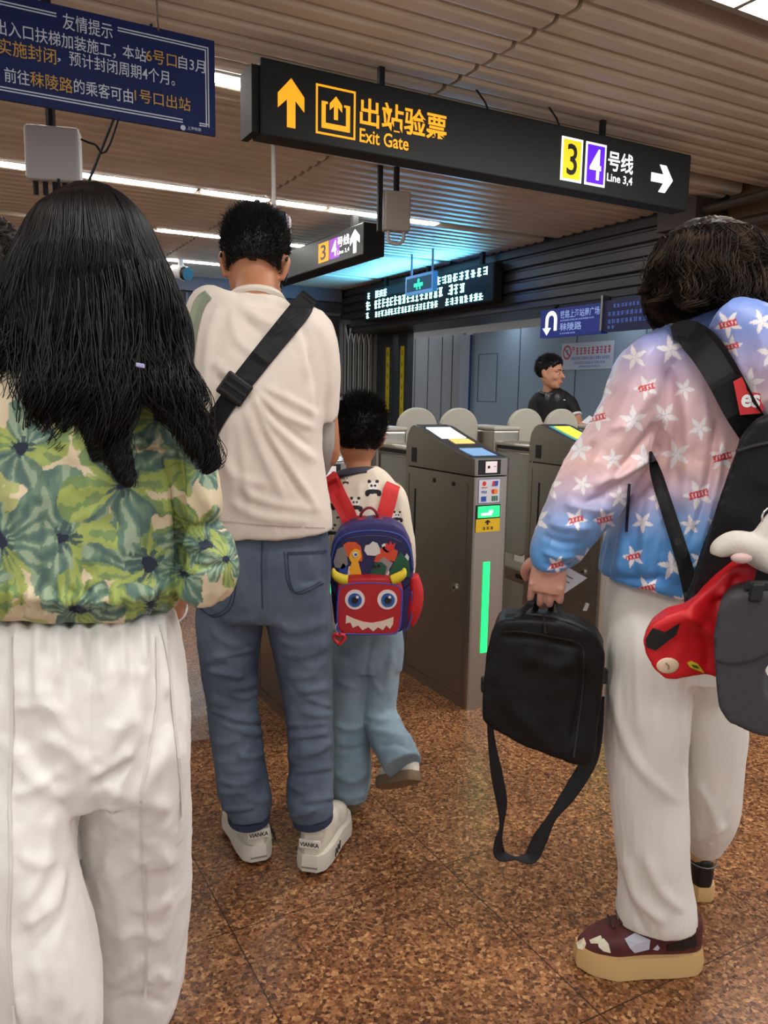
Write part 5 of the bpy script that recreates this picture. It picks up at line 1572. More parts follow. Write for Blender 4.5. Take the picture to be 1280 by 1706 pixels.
st_m = mat('backpack_strap_red', srgb(212, 40, 40), rough=.6, bump=(300, .15))
place('strap', from_geo(band_on(Bb, [(546, 793), (551, 800), (563, 826), (577, 852), (588, 880)], [26, 30, 29, 28, 28], 2.26, .006, .002, 6, 7)), st_m, t, label='left red shoulder strap')
place('strap', from_geo(band_on(Bb, [(656, 806), (652, 816), (646, 840), (638, 866), (634, 884)], [24, 26, 27, 26, 26], 2.26, .006, .002, 6, 7)), st_m, t, label='right red shoulder strap')
place('grab_handle', from_geo(tube_geo(list(catmull(np.array([P(601, 868, 2.2), P(602, 856, 2.19), P(609, 848, 2.185), P(617, 846, 2.185), P(624, 850, 2.185), P(629, 858, 2.19), P(630, 868, 2.2)]), 5)), .0042, 8)), bp_mar, t, smooth=True)
for x, y in ((603, 866), (630, 866)):
    place('strap_anchor', from_geo(limb([(x, y - 6, 2.2, 16, .006), (x, y + 6, 2.19, 18, .008)], 12, 1, 4)), bp_mar, t)
k_ = thing('keychain', 'red glossy heart keychain hanging at the lower left of the monster backpack', 'keychain', P(565, 1065, 2.09))
hq = [(x * .62 + 565, 1064 - y * .62) for x, y in [(16 * math.sin(q) ** 3, 13 * math.cos(q) - 5 * math.cos(2 * q) - 2 * math.cos(3 * q) - math.cos(4 * q)) for q in np.linspace(0, 2 * math.pi, 28)]]
place('heart_rim', from_geo(tube_geo([P(a, b, 2.085) for a, b in hq] , .0052, 10)), mat('heart_red', srgb(196, 24, 34), rough=.2, coat=.5), k_, smooth=True)
fl([(565 + (a - 565) * .8, 1064 + (b - 1064) * .8) for a, b in hq[:-1]], 2.085, .004, mat('heart_grey', srgb(110, 80, 84), rough=.2), 'heart_face', k_)
place('chain', from_geo(tube_geo(list(catmull(np.array([P(563, 1056, 2.085), P(559, 1047, 2.085), P(562, 1038, 2.09), P(564, 1034, 2.1)]), 5)), .002, 6)), MATS['chrome'], k_, smooth=True)
# ================================================================== hair that hangs over a shell
def shell_strands(nodes, n, ph0, ph1, t0=(0, .25), t1=(.7, 1.0), wave=(.10, 2.0), out=(1.0, 1.04), K=16, seed=1, flare=0.0, spread=0.0):
    cs, ra, rb = [], [], []
    for (px, py, Y, w, d) in nodes:
        c = P(px, py, Y); dep = ((c - EYE) @ W2C.T)[2]
        cs.append(c); ra.append(w / 2 * dep / FPX); rb.append(d)
    arr = catmull(np.column_stack([np.array(cs), ra, rb]), 8)
    M = len(arr); sides, deps = [], []
    for i in range(M):
        t = nrm(arr[min(i + 1, M - 1), :3] - arr[max(i - 1, 0), :3]); v = nrm(arr[i, :3] - EYE)
        s = nrm(np.cross(t, v)); sides.append(s); deps.append(nrm(np.cross(s, t)))
    sides, deps = np.array(sides), np.array(deps)
    rng = np.random.default_rng(seed); paths = []
    for _ in range(n):
        ph = rng.uniform(ph0, ph1); a, b = rng.uniform(*t0), rng.uniform(*t1)
        tt = np.linspace(a, b, K) * (M - 1); i0 = np.minimum(tt.astype(int), M - 2); fr = (tt - i0)[:, None]
        L = lambda X: X[i0] * (1 - fr) + X[i0 + 1] * fr
        c, s, d = L(arr[:, :3]), L(sides), L(deps); q = L(arr[:, 3:5])
        u = np.linspace(0, 1, K)
        clump = math.floor(ph * 9) * 1.7
        p = ph + wave[0] * np.sin(2 * math.pi * wave[1] * u + clump + rng.normal() * .35) * u + rng.normal() * spread * u
        r = (rng.uniform(*out) + flare * u * rng.random())[:, None]
        paths.append(c + s * (q[:, :1] * np.cos(p)[:, None] * r) + d * (q[:, 1:] * np.sin(p)[:, None] * r))
    return paths

def lock(pts, n, seed, wave=.010, K=18, taper=.25, curl=2.0):
    """a loose lock: centre line (px,py,Y,width px) filled with hairs that gather at the tip"""
    rng = np.random.default_rng(seed)
    a = np.array([[*P(x, y, Y), w / FPX * Y] for x, y, Y, w in pts]); a = catmull(a, 8); M = len(a); out = []
    for _ in range(n):
        e = rng.uniform(.72, 1.0); st = rng.uniform(0, .3)
        tt = np.linspace(st, e, K) * (M - 1); i0 = np.minimum(tt.astype(int), M - 2); fr = (tt - i0)[:, None]
        c = a[i0] * (1 - fr) + a[i0 + 1] * fr; u = np.linspace(0, 1, K)[:, None]
        off = np.array([rng.normal() * .30, rng.normal() * .22 - .1, rng.normal() * .06])
        w = c[:, 3:4] * (1 - (1 - taper) * u ** 2 * rng.uniform(.6, 1))
        ph = rng.normal() * .5
        out.append(c[:, :3] + off * w + np.column_stack([np.sin(2 * math.pi * curl * u[:, 0] + ph), np.cos(2 * math.pi * curl * u[:, 0] + ph) * .6, np.zeros(K)]) * wave * u)
    return out

def groove(me, seed, amp, freq, cx, cy):
    """strand-like vertical grooves on a hair shell"""
    co, no = get_co(me), get_no(me)
    ang = np.arctan2(co[:, 1] - cy, co[:, 0] - cx)
    q = fbm(np.column_stack([np.cos(ang) * freq, np.sin(ang) * freq, co[:, 2] * 4]), seed, 3)
    h = (1 - np.abs(2 * q - 1)) - .5
    set_co(me, co + no * (amp * h)[:, None])

# ================================================================== WOMAN IN THE FLORAL BLOUSE
YL = 1.30
fW = V(.05, 1, 0); uW = V(0, 0, 1.0)
JW = dict(head=P(150, 462, 1.33), neck=P(152, 592, 1.31), chest=P(140, 740, 1.30), waist=P(130, 930, 1.30), pelvis=P(128, 1080, 1.30),
          shL=P(-18, 660, 1.31), shR=P(285, 665, 1.31), elL=P(-60, 900, 1.30), elR=P(325, 930, 1.33), wrL=P(-20, 1000, 1.50), wrR=P(287, 1012, 1.47),
          hipL=P(40, 1130, 1.30), hipR=P(222, 1130, 1.30), knL=P(42, 1440, 1.20), knR=P(224, 1430, 1.40), anL=P(80, 1860, 1.17), anR=P(222, 1706, 1.45),
          toeL=P(80, 1880, 1.30), toeR=P(226, 1735, 1.60))
kW = .95
w1 = person('woman with long black hair, green floral blouse and white trousers, at the left', JW, fW, uW, kW,
            {'L': dict(d=V(.3, .9, .2), n=V(.5, 0, -.7), t=1), 'R': dict(d=V(-.25, .9, .3), n=V(-.5, 0, -.7), t=-1)}, skin_m, (JW['pelvis'][0], 1.3, 0))
# hair: shell, then loose hairs and locks
HS = [(140, 316, 1.335, 36, .03), (142, 326, 1.335, 92, .06), (146, 350, 1.335, 136, .088), (150, 395, 1.33, 188, .115), (152, 450, 1.325, 226, .125), (154, 510, 1.31, 262, .118), (156, 560, 1.29, 286, .10), (154, 600, 1.278, 268, .085), (146, 634, 1.265, 214, .065), (138, 664, 1.255, 170, .045)]
hm = fuse([limb(HS, 40, 6)], .006, 3)
groove(hm, 4, .012, 8, JW['head'][0], JW['head'][1])
paths = shell_strands(HS, 2600, 0, 2 * math.pi, (0, .12), (.8, 1.0), (.05, 1.4), (1.03, 1.10), 28, 11, .03, .05)
paths += shell_strands(HS, 3400, math.pi * .98, math.pi * 2.02, (.0, .22), (.8, 1.0), (.07, 1.7), (1.03, 1.13), 28, 12, .05, .07)
LK = [([(262, 560, 1.22, 60), (285, 630, 1.19, 66), (318, 700, 1.19, 62), (345, 760, 1.2, 40), (352, 790, 1.2, 20)], 420),
      ([(235, 570, 1.20, 70), (262, 640, 1.18, 60), (300, 710, 1.18, 46), (340, 775, 1.19, 22)], 300),
      ([(195, 560, 1.19, 80), (198, 650, 1.17, 62), (190, 730, 1.17, 48), (200, 780, 1.17, 34), (224, 812, 1.17, 14)], 420),
      ([(160, 560, 1.19, 80), (150, 640, 1.17, 60), (142, 690, 1.17, 46), (160, 740, 1.17, 26), (166, 770, 1.17, 12)], 260),
      ([(100, 560, 1.19, 90), (86, 640, 1.17, 74), (80, 700, 1.17, 60), (92, 745, 1.17, 40), (70, 778, 1.17, 18)], 420),
      ([(120, 600, 1.19, 50), (112, 680, 1.17, 44), (104, 740, 1.17, 30), (112, 770, 1.17, 12)], 200),
      ([(40, 530, 1.22, 90), (22, 590, 1.2, 84), (8, 650, 1.19, 54), (-6, 700, 1.19, 30)], 380),
      ([(60, 560, 1.2, 60), (52, 640, 1.18, 50), (44, 700, 1.18, 36), (58, 752, 1.18, 14)], 220),
      ([(285, 540, 1.24, 26), (304, 600, 1.22, 22), (330, 650, 1.21, 14), (345, 690, 1.21, 6)], 50)]
lp = []
for i, (pts, n) in enumerate(LK):
    x0_, y0_ = pts[0][0], pts[0][1]
    pts = [(150 + (x0_ - 150) * .72, 430, 1.245, pts[0][3]), (150 + (x0_ - 150) * .88, 500, 1.225, pts[0][3]), (x0_, y0_ + 10, pts[0][2] + .012, pts[0][3])] + pts[1:]
    lp += lock(pts, int(n * 1.9), 40 + i, .013, 28, .3, 2.6)
vs, fs = strand_geo(paths + lp, .0012, .0005)
hm = merge_mesh(hm, vs, fs)
place('hair', hm, hair_black, w1, smooth=True)
c = P(226, 611, 1.125); mb = MB(); mb.box(c, (.012, 0, -.002), (0, .004, 0), (0, 0, .006)); place('hair_clip', mb.bevelled(.001, 1), mat('clip_lilac', srgb(176, 170, 216), rough=.3), w1)

FLOWERS = [(108, 892, 100, 0), (240, 940, 84, 1), (2, 905, 84, 2), (205, 806, 84, 3), (335, 905, 66, 5), (300, 960, 40, 1), (372, 935, 44, 2), (262, 700, 66, 6), (30, 735, 66, 0), (322, 775, 44, 1), (140, 1012, 60, 2), (150, 680, 60, 4), (-50, 1000, 70, 3), (250, 1012, 46, 6)]
def bloom_cols(co):
    px, py = proj(co)
    px = px + (fbm(co * 14, 65) - .5) * 44 + (fbm(co * 40, 66) - .5) * 18; py = py + (fbm(co * 14, 67) - .5) * 44 + (fbm(co * 40, 68) - .5) * 18
    n1 = fbm(co * 16, 61); n2 = fbm(co * 38, 62); n3 = fbm(co * np.array([80, 80, 26]), 63); n4 = fbm(co * 9, 64)
    base = np.array(srgb(216, 200, 168))
    teal, sage, leaf, lime, pale, ink_ = (np.array(srgb(*x)) for x in ((84, 112, 104), (112, 140, 118), (120, 146, 92), (160, 174, 94), (152, 172, 146), (32, 40, 60)))
    c = base * (1 + .10 * (n1[:, None] - .5))
    c = np.where(((n4 > .57) & (n2 > .42))[:, None], lime * .75 + base * .25, c)
    for (x, y, r, k) in FLOWERS:
        r = r * 1.2
        dx, dy = px - x, py - y; d = np.hypot(dx, dy * 1.12); a = np.arctan2(dy, dx) + .5 * (n1 - .5)
        npet = 4 + k % 3
        pet = np.abs(np.cos(a * npet / 2 + k * 1.3))
        edge = r * (.50 + .50 * pet ** .7 + .75 * (n1 - .5) + .25 * (n3 - .5))
        rad = d / np.maximum(edge, 1)
        tone = n3 * .6 + n2 * .4 + .18 * np.sin(a * npet * 3 + k)
        col = np.where((tone > .62)[:, None], pale, np.where((tone > .5)[:, None], sage, np.where((tone > .38)[:, None], teal * .5 + sage * .5, teal)))
        sec = np.sin(a * 2 + k * 2.1 + 3 * n4)
        col = np.where(((sec > .35) & (tone > .45))[:, None], lime, np.where((sec > .35)[:, None], leaf, col))
        col = np.where((rad < .16 + .22 * n3 * (np.abs(np.sin(a * 5)) > .5))[:, None], ink_ * .35 + teal * .65, col)
        col = np.where((d < r * (.06 + .16 * n2))[:, None], ink_, col)
        c = np.where((rad < 1)[:, None], col, c)
    return c
bl_m = mat('floral_chiffon', srgb(220, 208, 178), rough=.75, attr=True, bump=(380, .12))
bt = limb([(152, 585, 1.31, 110, .065), (148, 612, 1.31, 190, .085), (142, 645, 1.30, 280, .115), (134, 690, 1.30, 334, .14), (128, 770, 1.30, 348, .15), (126, 860, 1.30, 352, .155), (126, 940, 1.30, 356, .16), (127, 965, 1.30, 352, .16), (128, 988, 1.30, 334, .15), (128, 1000, 1.30, 306, .135)], 44, 5, 2.3)
bsR = limb([(262, 672, 1.305, 90, .08), (292, 715, 1.305, 92, .085), (315, 780, 1.31, 82, .085), (328, 838, 1.31, 80, .085), (328, 876, 1.31, 56, .068), (340, 908, 1.32, 88, .082), (342, 938, 1.32, 104, .088), (336, 958, 1.33, 102, .085), (332, 968, 1.33, 90, .075)], 28, 6)
bsL = limb([(10, 672, 1.305, 90, .08), (-25, 720, 1.305, 100, .085), (-55, 800, 1.31, 90, .085), (-65, 880, 1.31, 90, .085), (-58, 940, 1.33, 100, .085), (-50, 975, 1.36, 60, .055)], 24, 5)
FBL = [([(318, 790), (340, 830), (352, 860)], 9, .008), ([(296, 870), (325, 882), (362, 872)], 7, -.012), ([(300, 900), (330, 910), (365, 930)], 7, .008), ([(310, 930), (340, 945), (378, 940)], 6, -.007),
       ([(296, 700), (300, 800), (298, 900), (300, 980)], 7, -.014), ([(280, 720), (276, 830), (280, 960)], 12, .008), ([(225, 720), (222, 840), (228, 980)], 14, .006), ([(80, 740), (84, 860), (78, 990)], 14, .006), ([(150, 760), (152, 900), (148, 1000)], 12, .005),
       ([(20, 800), (30, 900), (22, 1000)], 14, .006), ([(10, 985), (100, 1000), (200, 998), (290, 975)], 12, .010), ([(215, 700), (250, 730), (296, 745)], 10, -.006), ([(200, 745), (250, 752), (300, 748)], 5, -.010), ([(210, 735), (250, 742), (296, 738)], 8, .008)]
for i in range(22):
    x = -20 + i * 14; FBL.append(([(x, 978), (x + 2, 1030)], 4.5, .006 if i % 2 else -.006))
blouse = cloth('blouse', [bt, bsR, bsL], bl_m, w1, .0038, 4, FBL, [(.012, dict(scale=(8, 8, 5), seed=71)), (.006, dict(scale=(22, 22, 14), seed=72))], col=bloom_cols)
wp_m = mat('trousers_white', srgb(236, 233, 228), rough=.72, bump=(260, .15), sheen=.1)
h1 = limb([(128, 1008, 1.30, 296, .125), (128, 1035, 1.30, 318, .14), (130, 1090, 1.30, 340, .155), (132, 1160, 1.30, 354, .165), (134, 1230, 1.30, 358, .165), (136, 1285, 1.30, 350, .15)], 44, 5, 2.4)
pR = limb([(215, 1120, 1.31, 110, .08), (224, 1200, 1.315, 168, .14), (226, 1280, 1.34, 176, .14), (224, 1370, 1.38, 182, .135), (222, 1460, 1.41, 184, .13), (219, 1550, 1.43, 180, .125), (216, 1630, 1.44, 168, .115), (220, 1672, 1.44, 146, .10), (222, 1694, 1.44, 120, .085)], 32, 6, 2.2)
pL = limb([(52, 1120, 1.29, 120, .08), (44, 1200, 1.265, 176, .145), (48, 1280, 1.24, 176, .145), (38, 1380, 1.21, 166, .14), (42, 1470, 1.19, 172, .135), (62, 1560, 1.18, 182, .13), (74, 1660, 1.175, 176, .125), (78, 1760, 1.17, 156, .11), (80, 1820, 1.17, 120, .09)], 32, 6, 2.2)
FWP = []
for i, x in enumerate(range(-20, 285, 17)):
    FWP.append(([(x, 1012), (x + (x - 128) * .03, 1060), (x + (x - 128) * .06, 1110 + 30 * (i % 3))], 5.5, .006 if i % 2 else -.006))
FWP += [([(143, 1020), (148, 1120), (146, 1220), (140, 1290)], 5, -.010), ([(150, 1295), (190, 1270), (220, 1245)], 9, .012), ([(150, 1310), (195, 1285), (225, 1262)], 7, -.009), ([(145, 1290), (120, 1250), (70, 1230)], 10, .008),
        ([(190, 1200), (185, 1240), (172, 1275)], 9, .009), ([(232, 1180), (225, 1240), (205, 1300), (180, 1340)], 9, .010), ([(250, 1170), (240, 1230), (215, 1310)], 7, -.008), ([(175, 1345), (200, 1370), (195, 1400)], 9, .010), ([(155, 1330), (165, 1400), (160, 1470)], 8, -.008),
        ([(215, 1420), (250, 1440), (285, 1430)], 9, .009), ([(210, 1500), (245, 1515), (290, 1495)], 9, .008), ([(190, 1560), (230, 1550), (270, 1570)], 9, .009), ([(175, 1640), (215, 1620), (250, 1590)], 9, .009), ([(245, 1640), (262, 1620), (285, 1640)], 8, .009), ([(190, 1670), (230, 1660), (280, 1675)], 7, -.008),
        ([(110, 1440), (90, 1500), (40, 1545)], 9, .010), ([(120, 1430), (104, 1520), (60, 1580)], 8, -.008), ([(20, 1180), (70, 1175), (110, 1190)], 8, .006), ([(20, 1330), (60, 1310), (110, 1280)], 8, .006), ([(30, 1420), (60, 1440), (100, 1430)], 8, .006), ([(60, 1600), (66, 1650), (64, 1706)], 8, .008), ([(110, 1560), (125, 1620), (130, 1706)], 10, .008), ([(20, 1560), (24, 1640), (30, 1706)], 10, .007)]
FWP = [(a_, w_ * (1.0 if len(a_) == 3 and a_[0][1] == 1012 else 1.25), h_ * (1.0 if a_[0][1] == 1012 else .62)) for a_, w_, h_ in FWP]
FWP += [([(160, 1300), (215, 1330), (290, 1345)], 14, .006), ([(180, 1330), (240, 1400), (300, 1440)], 14, .006), ([(170, 1420), (200, 1500), (210, 1600)], 14, .006), ([(262, 1300), (270, 1420), (262, 1560)], 16, .005), ([(20, 1240), (60, 1300), (120, 1330)], 16, .006), ([(90, 1350), (70, 1450), (30, 1520)], 14, .006), ([(110, 1480), (90, 1580), (100, 1690)], 16, .007), ([(60, 1140), (100, 1200), (140, 1240)], 14, .005), ([(240, 1100), (225, 1170), (190, 1230)], 13, .006), ([(285, 1200), (270, 1260), (230, 1330)], 13, .006)]
wp = cloth('trousers', [h1, pR, pL], wp_m, w1, .0055, 3, FWP, [(.008, dict(scale=(9, 9, 5), seed=81)), (.003, dict(scale=(30, 30, 20), seed=82))])
Bw = bvh_obj(wp)
cord = mat('corded_seam', srgb(222, 218, 212), rough=.8)
for lab, pts in (('corded seam on the right leg', [(262, 1060), (263, 1120), (262, 1180), (248, 1260), (236, 1320), (236, 1400), (242, 1500), (244, 1600), (242, 1670)]), ('outer corded seam', [(268, 1040), (282, 1100), (290, 1190), (300, 1280), (306, 1360)]), ('corded seam on the left leg', [(18, 1060), (20, 1200), (16, 1330), (18, 1450), (14, 1560), (24, 1706)])):
    place('leg_seam', from_geo(band_on(Bw, pts, 4.5, 1.3, .0022, .0006, 5, 4)), cord, wp, label=lab)
for hp, lab in (((JW['anL'][0], 1.10, 0), 'white left shoe'), ((JW['anR'][0], 1.40, 0), 'white right shoe')):
    shoe(w1, np.array(hp), V(0, 1, 0), VZ, .25, .09, .08, white, shoe_s, .03, .05, lab)
place('bracelet', from_geo(tube_geo([JW['wrR'] + .028 * (V(1, 0, 0) * math.cos(q) + V(0, .3, 1) * math.sin(q)) for q in np.linspace(0, 2 * math.pi, 21)], .0025, 6)), white, w1, smooth=True)

# ================================================================== PERSON IN THE STAR JACKET
YR = 1.68
fR = nrm(V(-.30, .95, -.05)); uR = V(0, .05, 1.0); kR = .95
fS = V(-1, 0, 0); hpR = V(on_floor(1168, 1618)[0], 1.640, .002)
JR = dict(head=P(1182, 474, 1.70), neck=P(1183, 540, 1.69), chest=P(1180, 680, 1.68), waist=P(1160, 860, 1.68), pelvis=P(1130, 1010, 1.69),
          shL=P(1098, 610, 1.67), shR=P(1268, 606, 1.70), elL=P(1003, 790, 1.64), elR=P(1330, 800, 1.70), wrL=P(921, 914, 1.58), wrR=P(1330, 900, 1.86),
          hipL=P(1080, 1050, 1.68), hipR=P(1190, 1050, 1.72), knL=P(1080, 1290, 1.66), knR=P(1185, 1270, 1.78), anL=P(1105, 1575, 1.66), anR=P(1174, 1440, 1.935),
          toeL=P(990, 1606, 1.66), toeR=P(1172, 1440, 2.08))
feet(JR, 'L', hpR, fS, VZ, .275, .95); feet(JR, 'R', on_floor(1173, 1502), V(0, 1, 0), VZ, .265, .95)
w2 = person('person with wavy dark hair in a pink and blue star jacket and white trousers', JR, fR, uR, kR,
            {'L': dict(d=V(-.10, .02, -1), n=V(.30, .95, 0), t=1, curl=1.2), 'R': dict(d=V(-.2, .9, .1), n=V(-.5, 0, -.6), t=-1)}, mat('skin_pinkish', srgb(212, 158, 138), rough=.5), on_floor(1100, 1600), .003)
HR = [(1187, 369, 1.71, 8, .006), (1186, 373, 1.71, 44, .03), (1185, 382, 1.71, 96, .065), (1184, 398, 1.71, 134, .09), (1183, 424, 1.705, 156, .105), (1183, 452, 1.70, 172, .108), (1186, 480, 1.69, 178, .10), (1194, 507, 1.68, 164, .08), (1204, 526, 1.67, 128, .05)]
hm = fuse([limb(HR, 36, 6)], .006, 3)
groove(hm, 14, .016, 7, JR['head'][0], JR['head'][1])
ruffle(hm, .008, (26, 26, 18), 15)
paths = shell_strands(HR, 2600, 0, 2 * math.pi, (0, .45), (.7, 1.0), (.22, 2.3), (1.02, 1.12), 22, 21, .08, .14)
paths += shell_strands(HR, 1300, 0, 2 * math.pi, (0, .03), (.5, .9), (.18, 1.8), (1.02, 1.10), 22, 23, .06, .12)
paths += shell_strands(HR, 2400, math.pi * .95, math.pi * 2.05, (.0, .5), (.8, 1.0), (.34, 2.6), (1.02, 1.16), 22, 22, .16, .22)
lp = []
for i, (pts, n) in enumerate([([(1105, 430, 1.64, 40), (1096, 465, 1.62, 34), (1082, 480, 1.62, 20), (1068, 492, 1.62, 8)], 90), ([(1120, 450, 1.62, 40), (1112, 485, 1.6, 30), (1098, 500, 1.6, 14), (1086, 508, 1.6, 6)], 90), ([(1160, 460, 1.58, 50), (1158, 500, 1.56, 36), (1146, 520, 1.56, 14)], 120),
                              ([(1240, 440, 1.6, 50), (1256, 490, 1.58, 44), (1272, 515, 1.58, 24), (1282, 530, 1.58, 8)], 160), ([(1258, 420, 1.64, 30), (1276, 465, 1.62, 26), (1286, 500, 1.62, 10)], 90), ([(1205, 450, 1.58, 50), (1212, 495, 1.56, 40), (1228, 515, 1.56, 18)], 120), ([(1225, 440, 1.58, 44), (1236, 500, 1.56, 34), (1252, 520, 1.56, 12)], 110), ([(1130, 400, 1.62, 36), (1104, 440, 1.6, 34), (1098, 470, 1.6, 24), (1112, 498, 1.6, 10)], 120), ([(1150, 385, 1.62, 40), (1130, 430, 1.58, 36), (1140, 480, 1.57, 26), (1132, 515, 1.57, 10)], 120), ([(1200, 380, 1.62, 44), (1196, 430, 1.57, 40), (1206, 480, 1.56, 30), (1196, 512, 1.56, 12)], 130), ([(1235, 390, 1.63, 40), (1256, 430, 1.6, 36), (1252, 470, 1.58, 30), (1268, 508, 1.58, 12)], 130), ([(1175, 385, 1.61, 40), (1168, 430, 1.57, 36), (1178, 470, 1.56, 26), (1170, 505, 1.56, 10)], 120)]):
    lp += lock(pts, int(n * 1.6), 70 + i, .013, 22, .3, 2.2)
vs, fs = strand_geo(paths + lp, .0013, .0005)
hm = merge_mesh(hm, vs, fs)
place('hair', hm, hair_brown, w2, smooth=True)

rs = np.random.default_rng(5); STARS = []
for gy in range(470, 1010, 58):
    for gx in range(860, 1420, 62):
        STARS.append((gx + rs.uniform(-14, 14) + (31 if (gy // 58) % 2 else 0), gy + rs.uniform(-12, 12), rs.uniform(18, 27), rs.uniform(0, 1.2), rs.random()))
def jacket_cols(co):
    px, py = proj(co)
    n1 = fbm(co * 9, 91)
    y = py + (n1 - .5) * 46
    stops = [(480, (104, 140, 214)), (545, (128, 150, 216)), (590, (176, 168, 208)), (650, (212, 180, 188)), (770, (222, 182, 178)), (815, (204, 180, 200)), (860, (140, 164, 214)), (905, (88, 148, 208)), (1000, (62, 132, 200))]
    ys = [s[0] for s in stops]; lin = np.array([srgb(*s[1]) for s in stops])
    c = np.column_stack([np.interp(y, ys, lin[:, i]) for i in range(3)])
    wt = np.array(srgb(232, 226, 228)); rd = np.array(srgb(200, 52, 62)); sh = np.array(srgb(196, 190, 202))
    for (x, yy, r, a0, k) in STARS:
        dx, dy = px - x, py - yy; d = np.hypot(dx, dy); near = d < r
        if not near.any(): continue
        a = (np.arctan2(dy, dx) + a0) % (2 * math.pi / 5) - math.pi / 5
        lim = r * .40 / np.maximum(np.cos(np.abs(np.abs(a) - 0) - 0) * .52 + np.abs(a) * .0 + .0, .2)
        lim = r * (.36 + .64 * (np.abs(a) / (math.pi / 5)) ** 1.6)
        ins = d < lim
        c[ins] = wt
        c[ins & ((np.abs(a) < .12))] = sh
        if k < .34:
            ca, sa = math.cos(-.25), math.sin(-.25); u_, v_ = dx * ca + dy * sa, -dx * sa + dy * ca
            m = (np.abs(u_) < r * .62) & (np.abs(v_) < r * .22); c[m] = rd
            c[m & (np.sin(u_ * 1.1) > .55) & (np.abs(v_) < r * .12)] = wt
    return c
jk_m = mat('star_nylon', srgb(200, 180, 190), rough=.42, attr=True, bump=(200, .06), sheen=.2)
jt = limb([(1186, 520, 1.69, 90, .065), (1186, 540, 1.69, 130, .085), (1184, 562, 1.69, 196, .11), (1184, 590, 1.69, 232, .13), (1190, 650, 1.68, 228, .145), (1190, 720, 1.68, 222, .15), (1184, 790, 1.68, 232, .15), (1168, 850, 1.68, 262, .155), (1156, 910, 1.68, 284, .16), (1150, 950, 1.68, 290, .16), (1146, 974, 1.68, 286, .155), (1144, 982, 1.68, 270, .145)], 44, 5, 2.3)
ja = limb([(1108, 588, 1.68, 80, .08), (1078, 614, 1.67, 92, .09), (1055, 680, 1.66, 104, .09), (1024, 750, 1.65, 116, .088), (985, 815, 1.63, 118, .085), (952, 868, 1.61, 104, .08), (927, 908, 1.59, 88, .07), (917, 934, 1.58, 66, .052), (915, 942, 1.58, 50, .04)], 28, 6, 2.1)
jb = limb([(1262, 588, 1.70, 80, .08), (1295, 620, 1.71, 92, .09), (1320, 700, 1.71, 104, .09), (1335, 780, 1.71, 110, .085), (1335, 850, 1.78, 90, .07), (1332, 890, 1.84, 60, .05)], 24, 5)
hood = limb([(1205, 520, 1.56, 60, .04), (1245, 548, 1.54, 100, .055), (1272, 600, 1.53, 118, .065), (1292, 660, 1.53, 110, .06), (1300, 705, 1.53, 70, .045)], 28, 5)
FJK = [([(1103, 700), (1070, 740), (1030, 790), (1000, 830)], 9, -.010), ([(1095, 640), (1060, 690), (1020, 760)], 11, .009), ([(1060, 630), (1030, 700), (985, 780)], 10, .006), ([(1090, 760), (1040, 790), (985, 812)], 8, .010), ([(1080, 772), (1030, 812), (970, 842)], 6, -.008), ([(1050, 710), (1010, 720), (985, 745)], 8, .008), ([(1020, 845), (985, 850), (940, 840)], 8, .009),
       ([(985, 880), (950, 880), (915, 872)], 7, .009), ([(975, 905), (940, 905), (905, 892)], 6, -.007), ([(960, 925), (930, 928), (903, 918)], 5, .007), ([(955, 940), (928, 945), (905, 938)], 4, -.006),
       ([(1112, 600), (1118, 680), (1108, 760), (1090, 830)], 10, -.009), ([(1140, 640), (1150, 740), (1140, 860)], 12, .010), ([(1175, 660), (1172, 760), (1155, 880), (1130, 960)], 10, .009), ([(1205, 720), (1190, 820), (1160, 930)], 9, .010), ([(1195, 700), (1180, 810), (1145, 920)], 6, -.008), ([(1100, 800), (1080, 870), (1070, 960)], 9, .008), ([(1062, 830), (1040, 890), (1030, 960)], 9, .008), ([(1110, 850), (1105, 910), (1095, 975)], 8, -.007),
       ([(1010, 962), (1060, 966), (1120, 964)], 6, -.008), ([(1130, 900), (1120, 940), (1125, 975)], 7, .007)]
jacket = cloth('jacket', [jt, ja, jb, hood], jk_m, w2, .0042, 4, FJK, [(.010, dict(scale=(9, 9, 6), seed=92)), (.004, dict(scale=(26, 26, 18), seed=93))], col=jacket_cols)
Bk = bvh_obj(jacket)
place('pocket_zip', from_geo(band_on(Bk, [(1049, 806), (1046, 850), (1044, 886)], 5, 1.6, .0015, .0006)), mat('zip_navy', srgb(24, 28, 48), rough=.5), jacket, label='dark slanted pocket zip')
h0 = hit(Bk, 1246, 668, 1.5); F = Face(h0 + (EYE - h0) * .012, nrm(V(1, .05, 0)), VZ, nrm(EYE - h0))
mb = MB(); F.poly(mb, [(-.03, .035), (-.012, .045), (-.002, .018), (.035, .012), (.03, -.022), (-.012, -.026)], 0, .0015); pp = place('hood_patch', mb.mesh(), mat('patch_red', srgb(190, 36, 40), rough=.6), jacket, label='red printed patch with white letters')
mb = MB(); F.text(mb, 'es', -.012, -.012, .036, .024, .03, .0022); place('lettering', mb.mesh(False), white, pp)

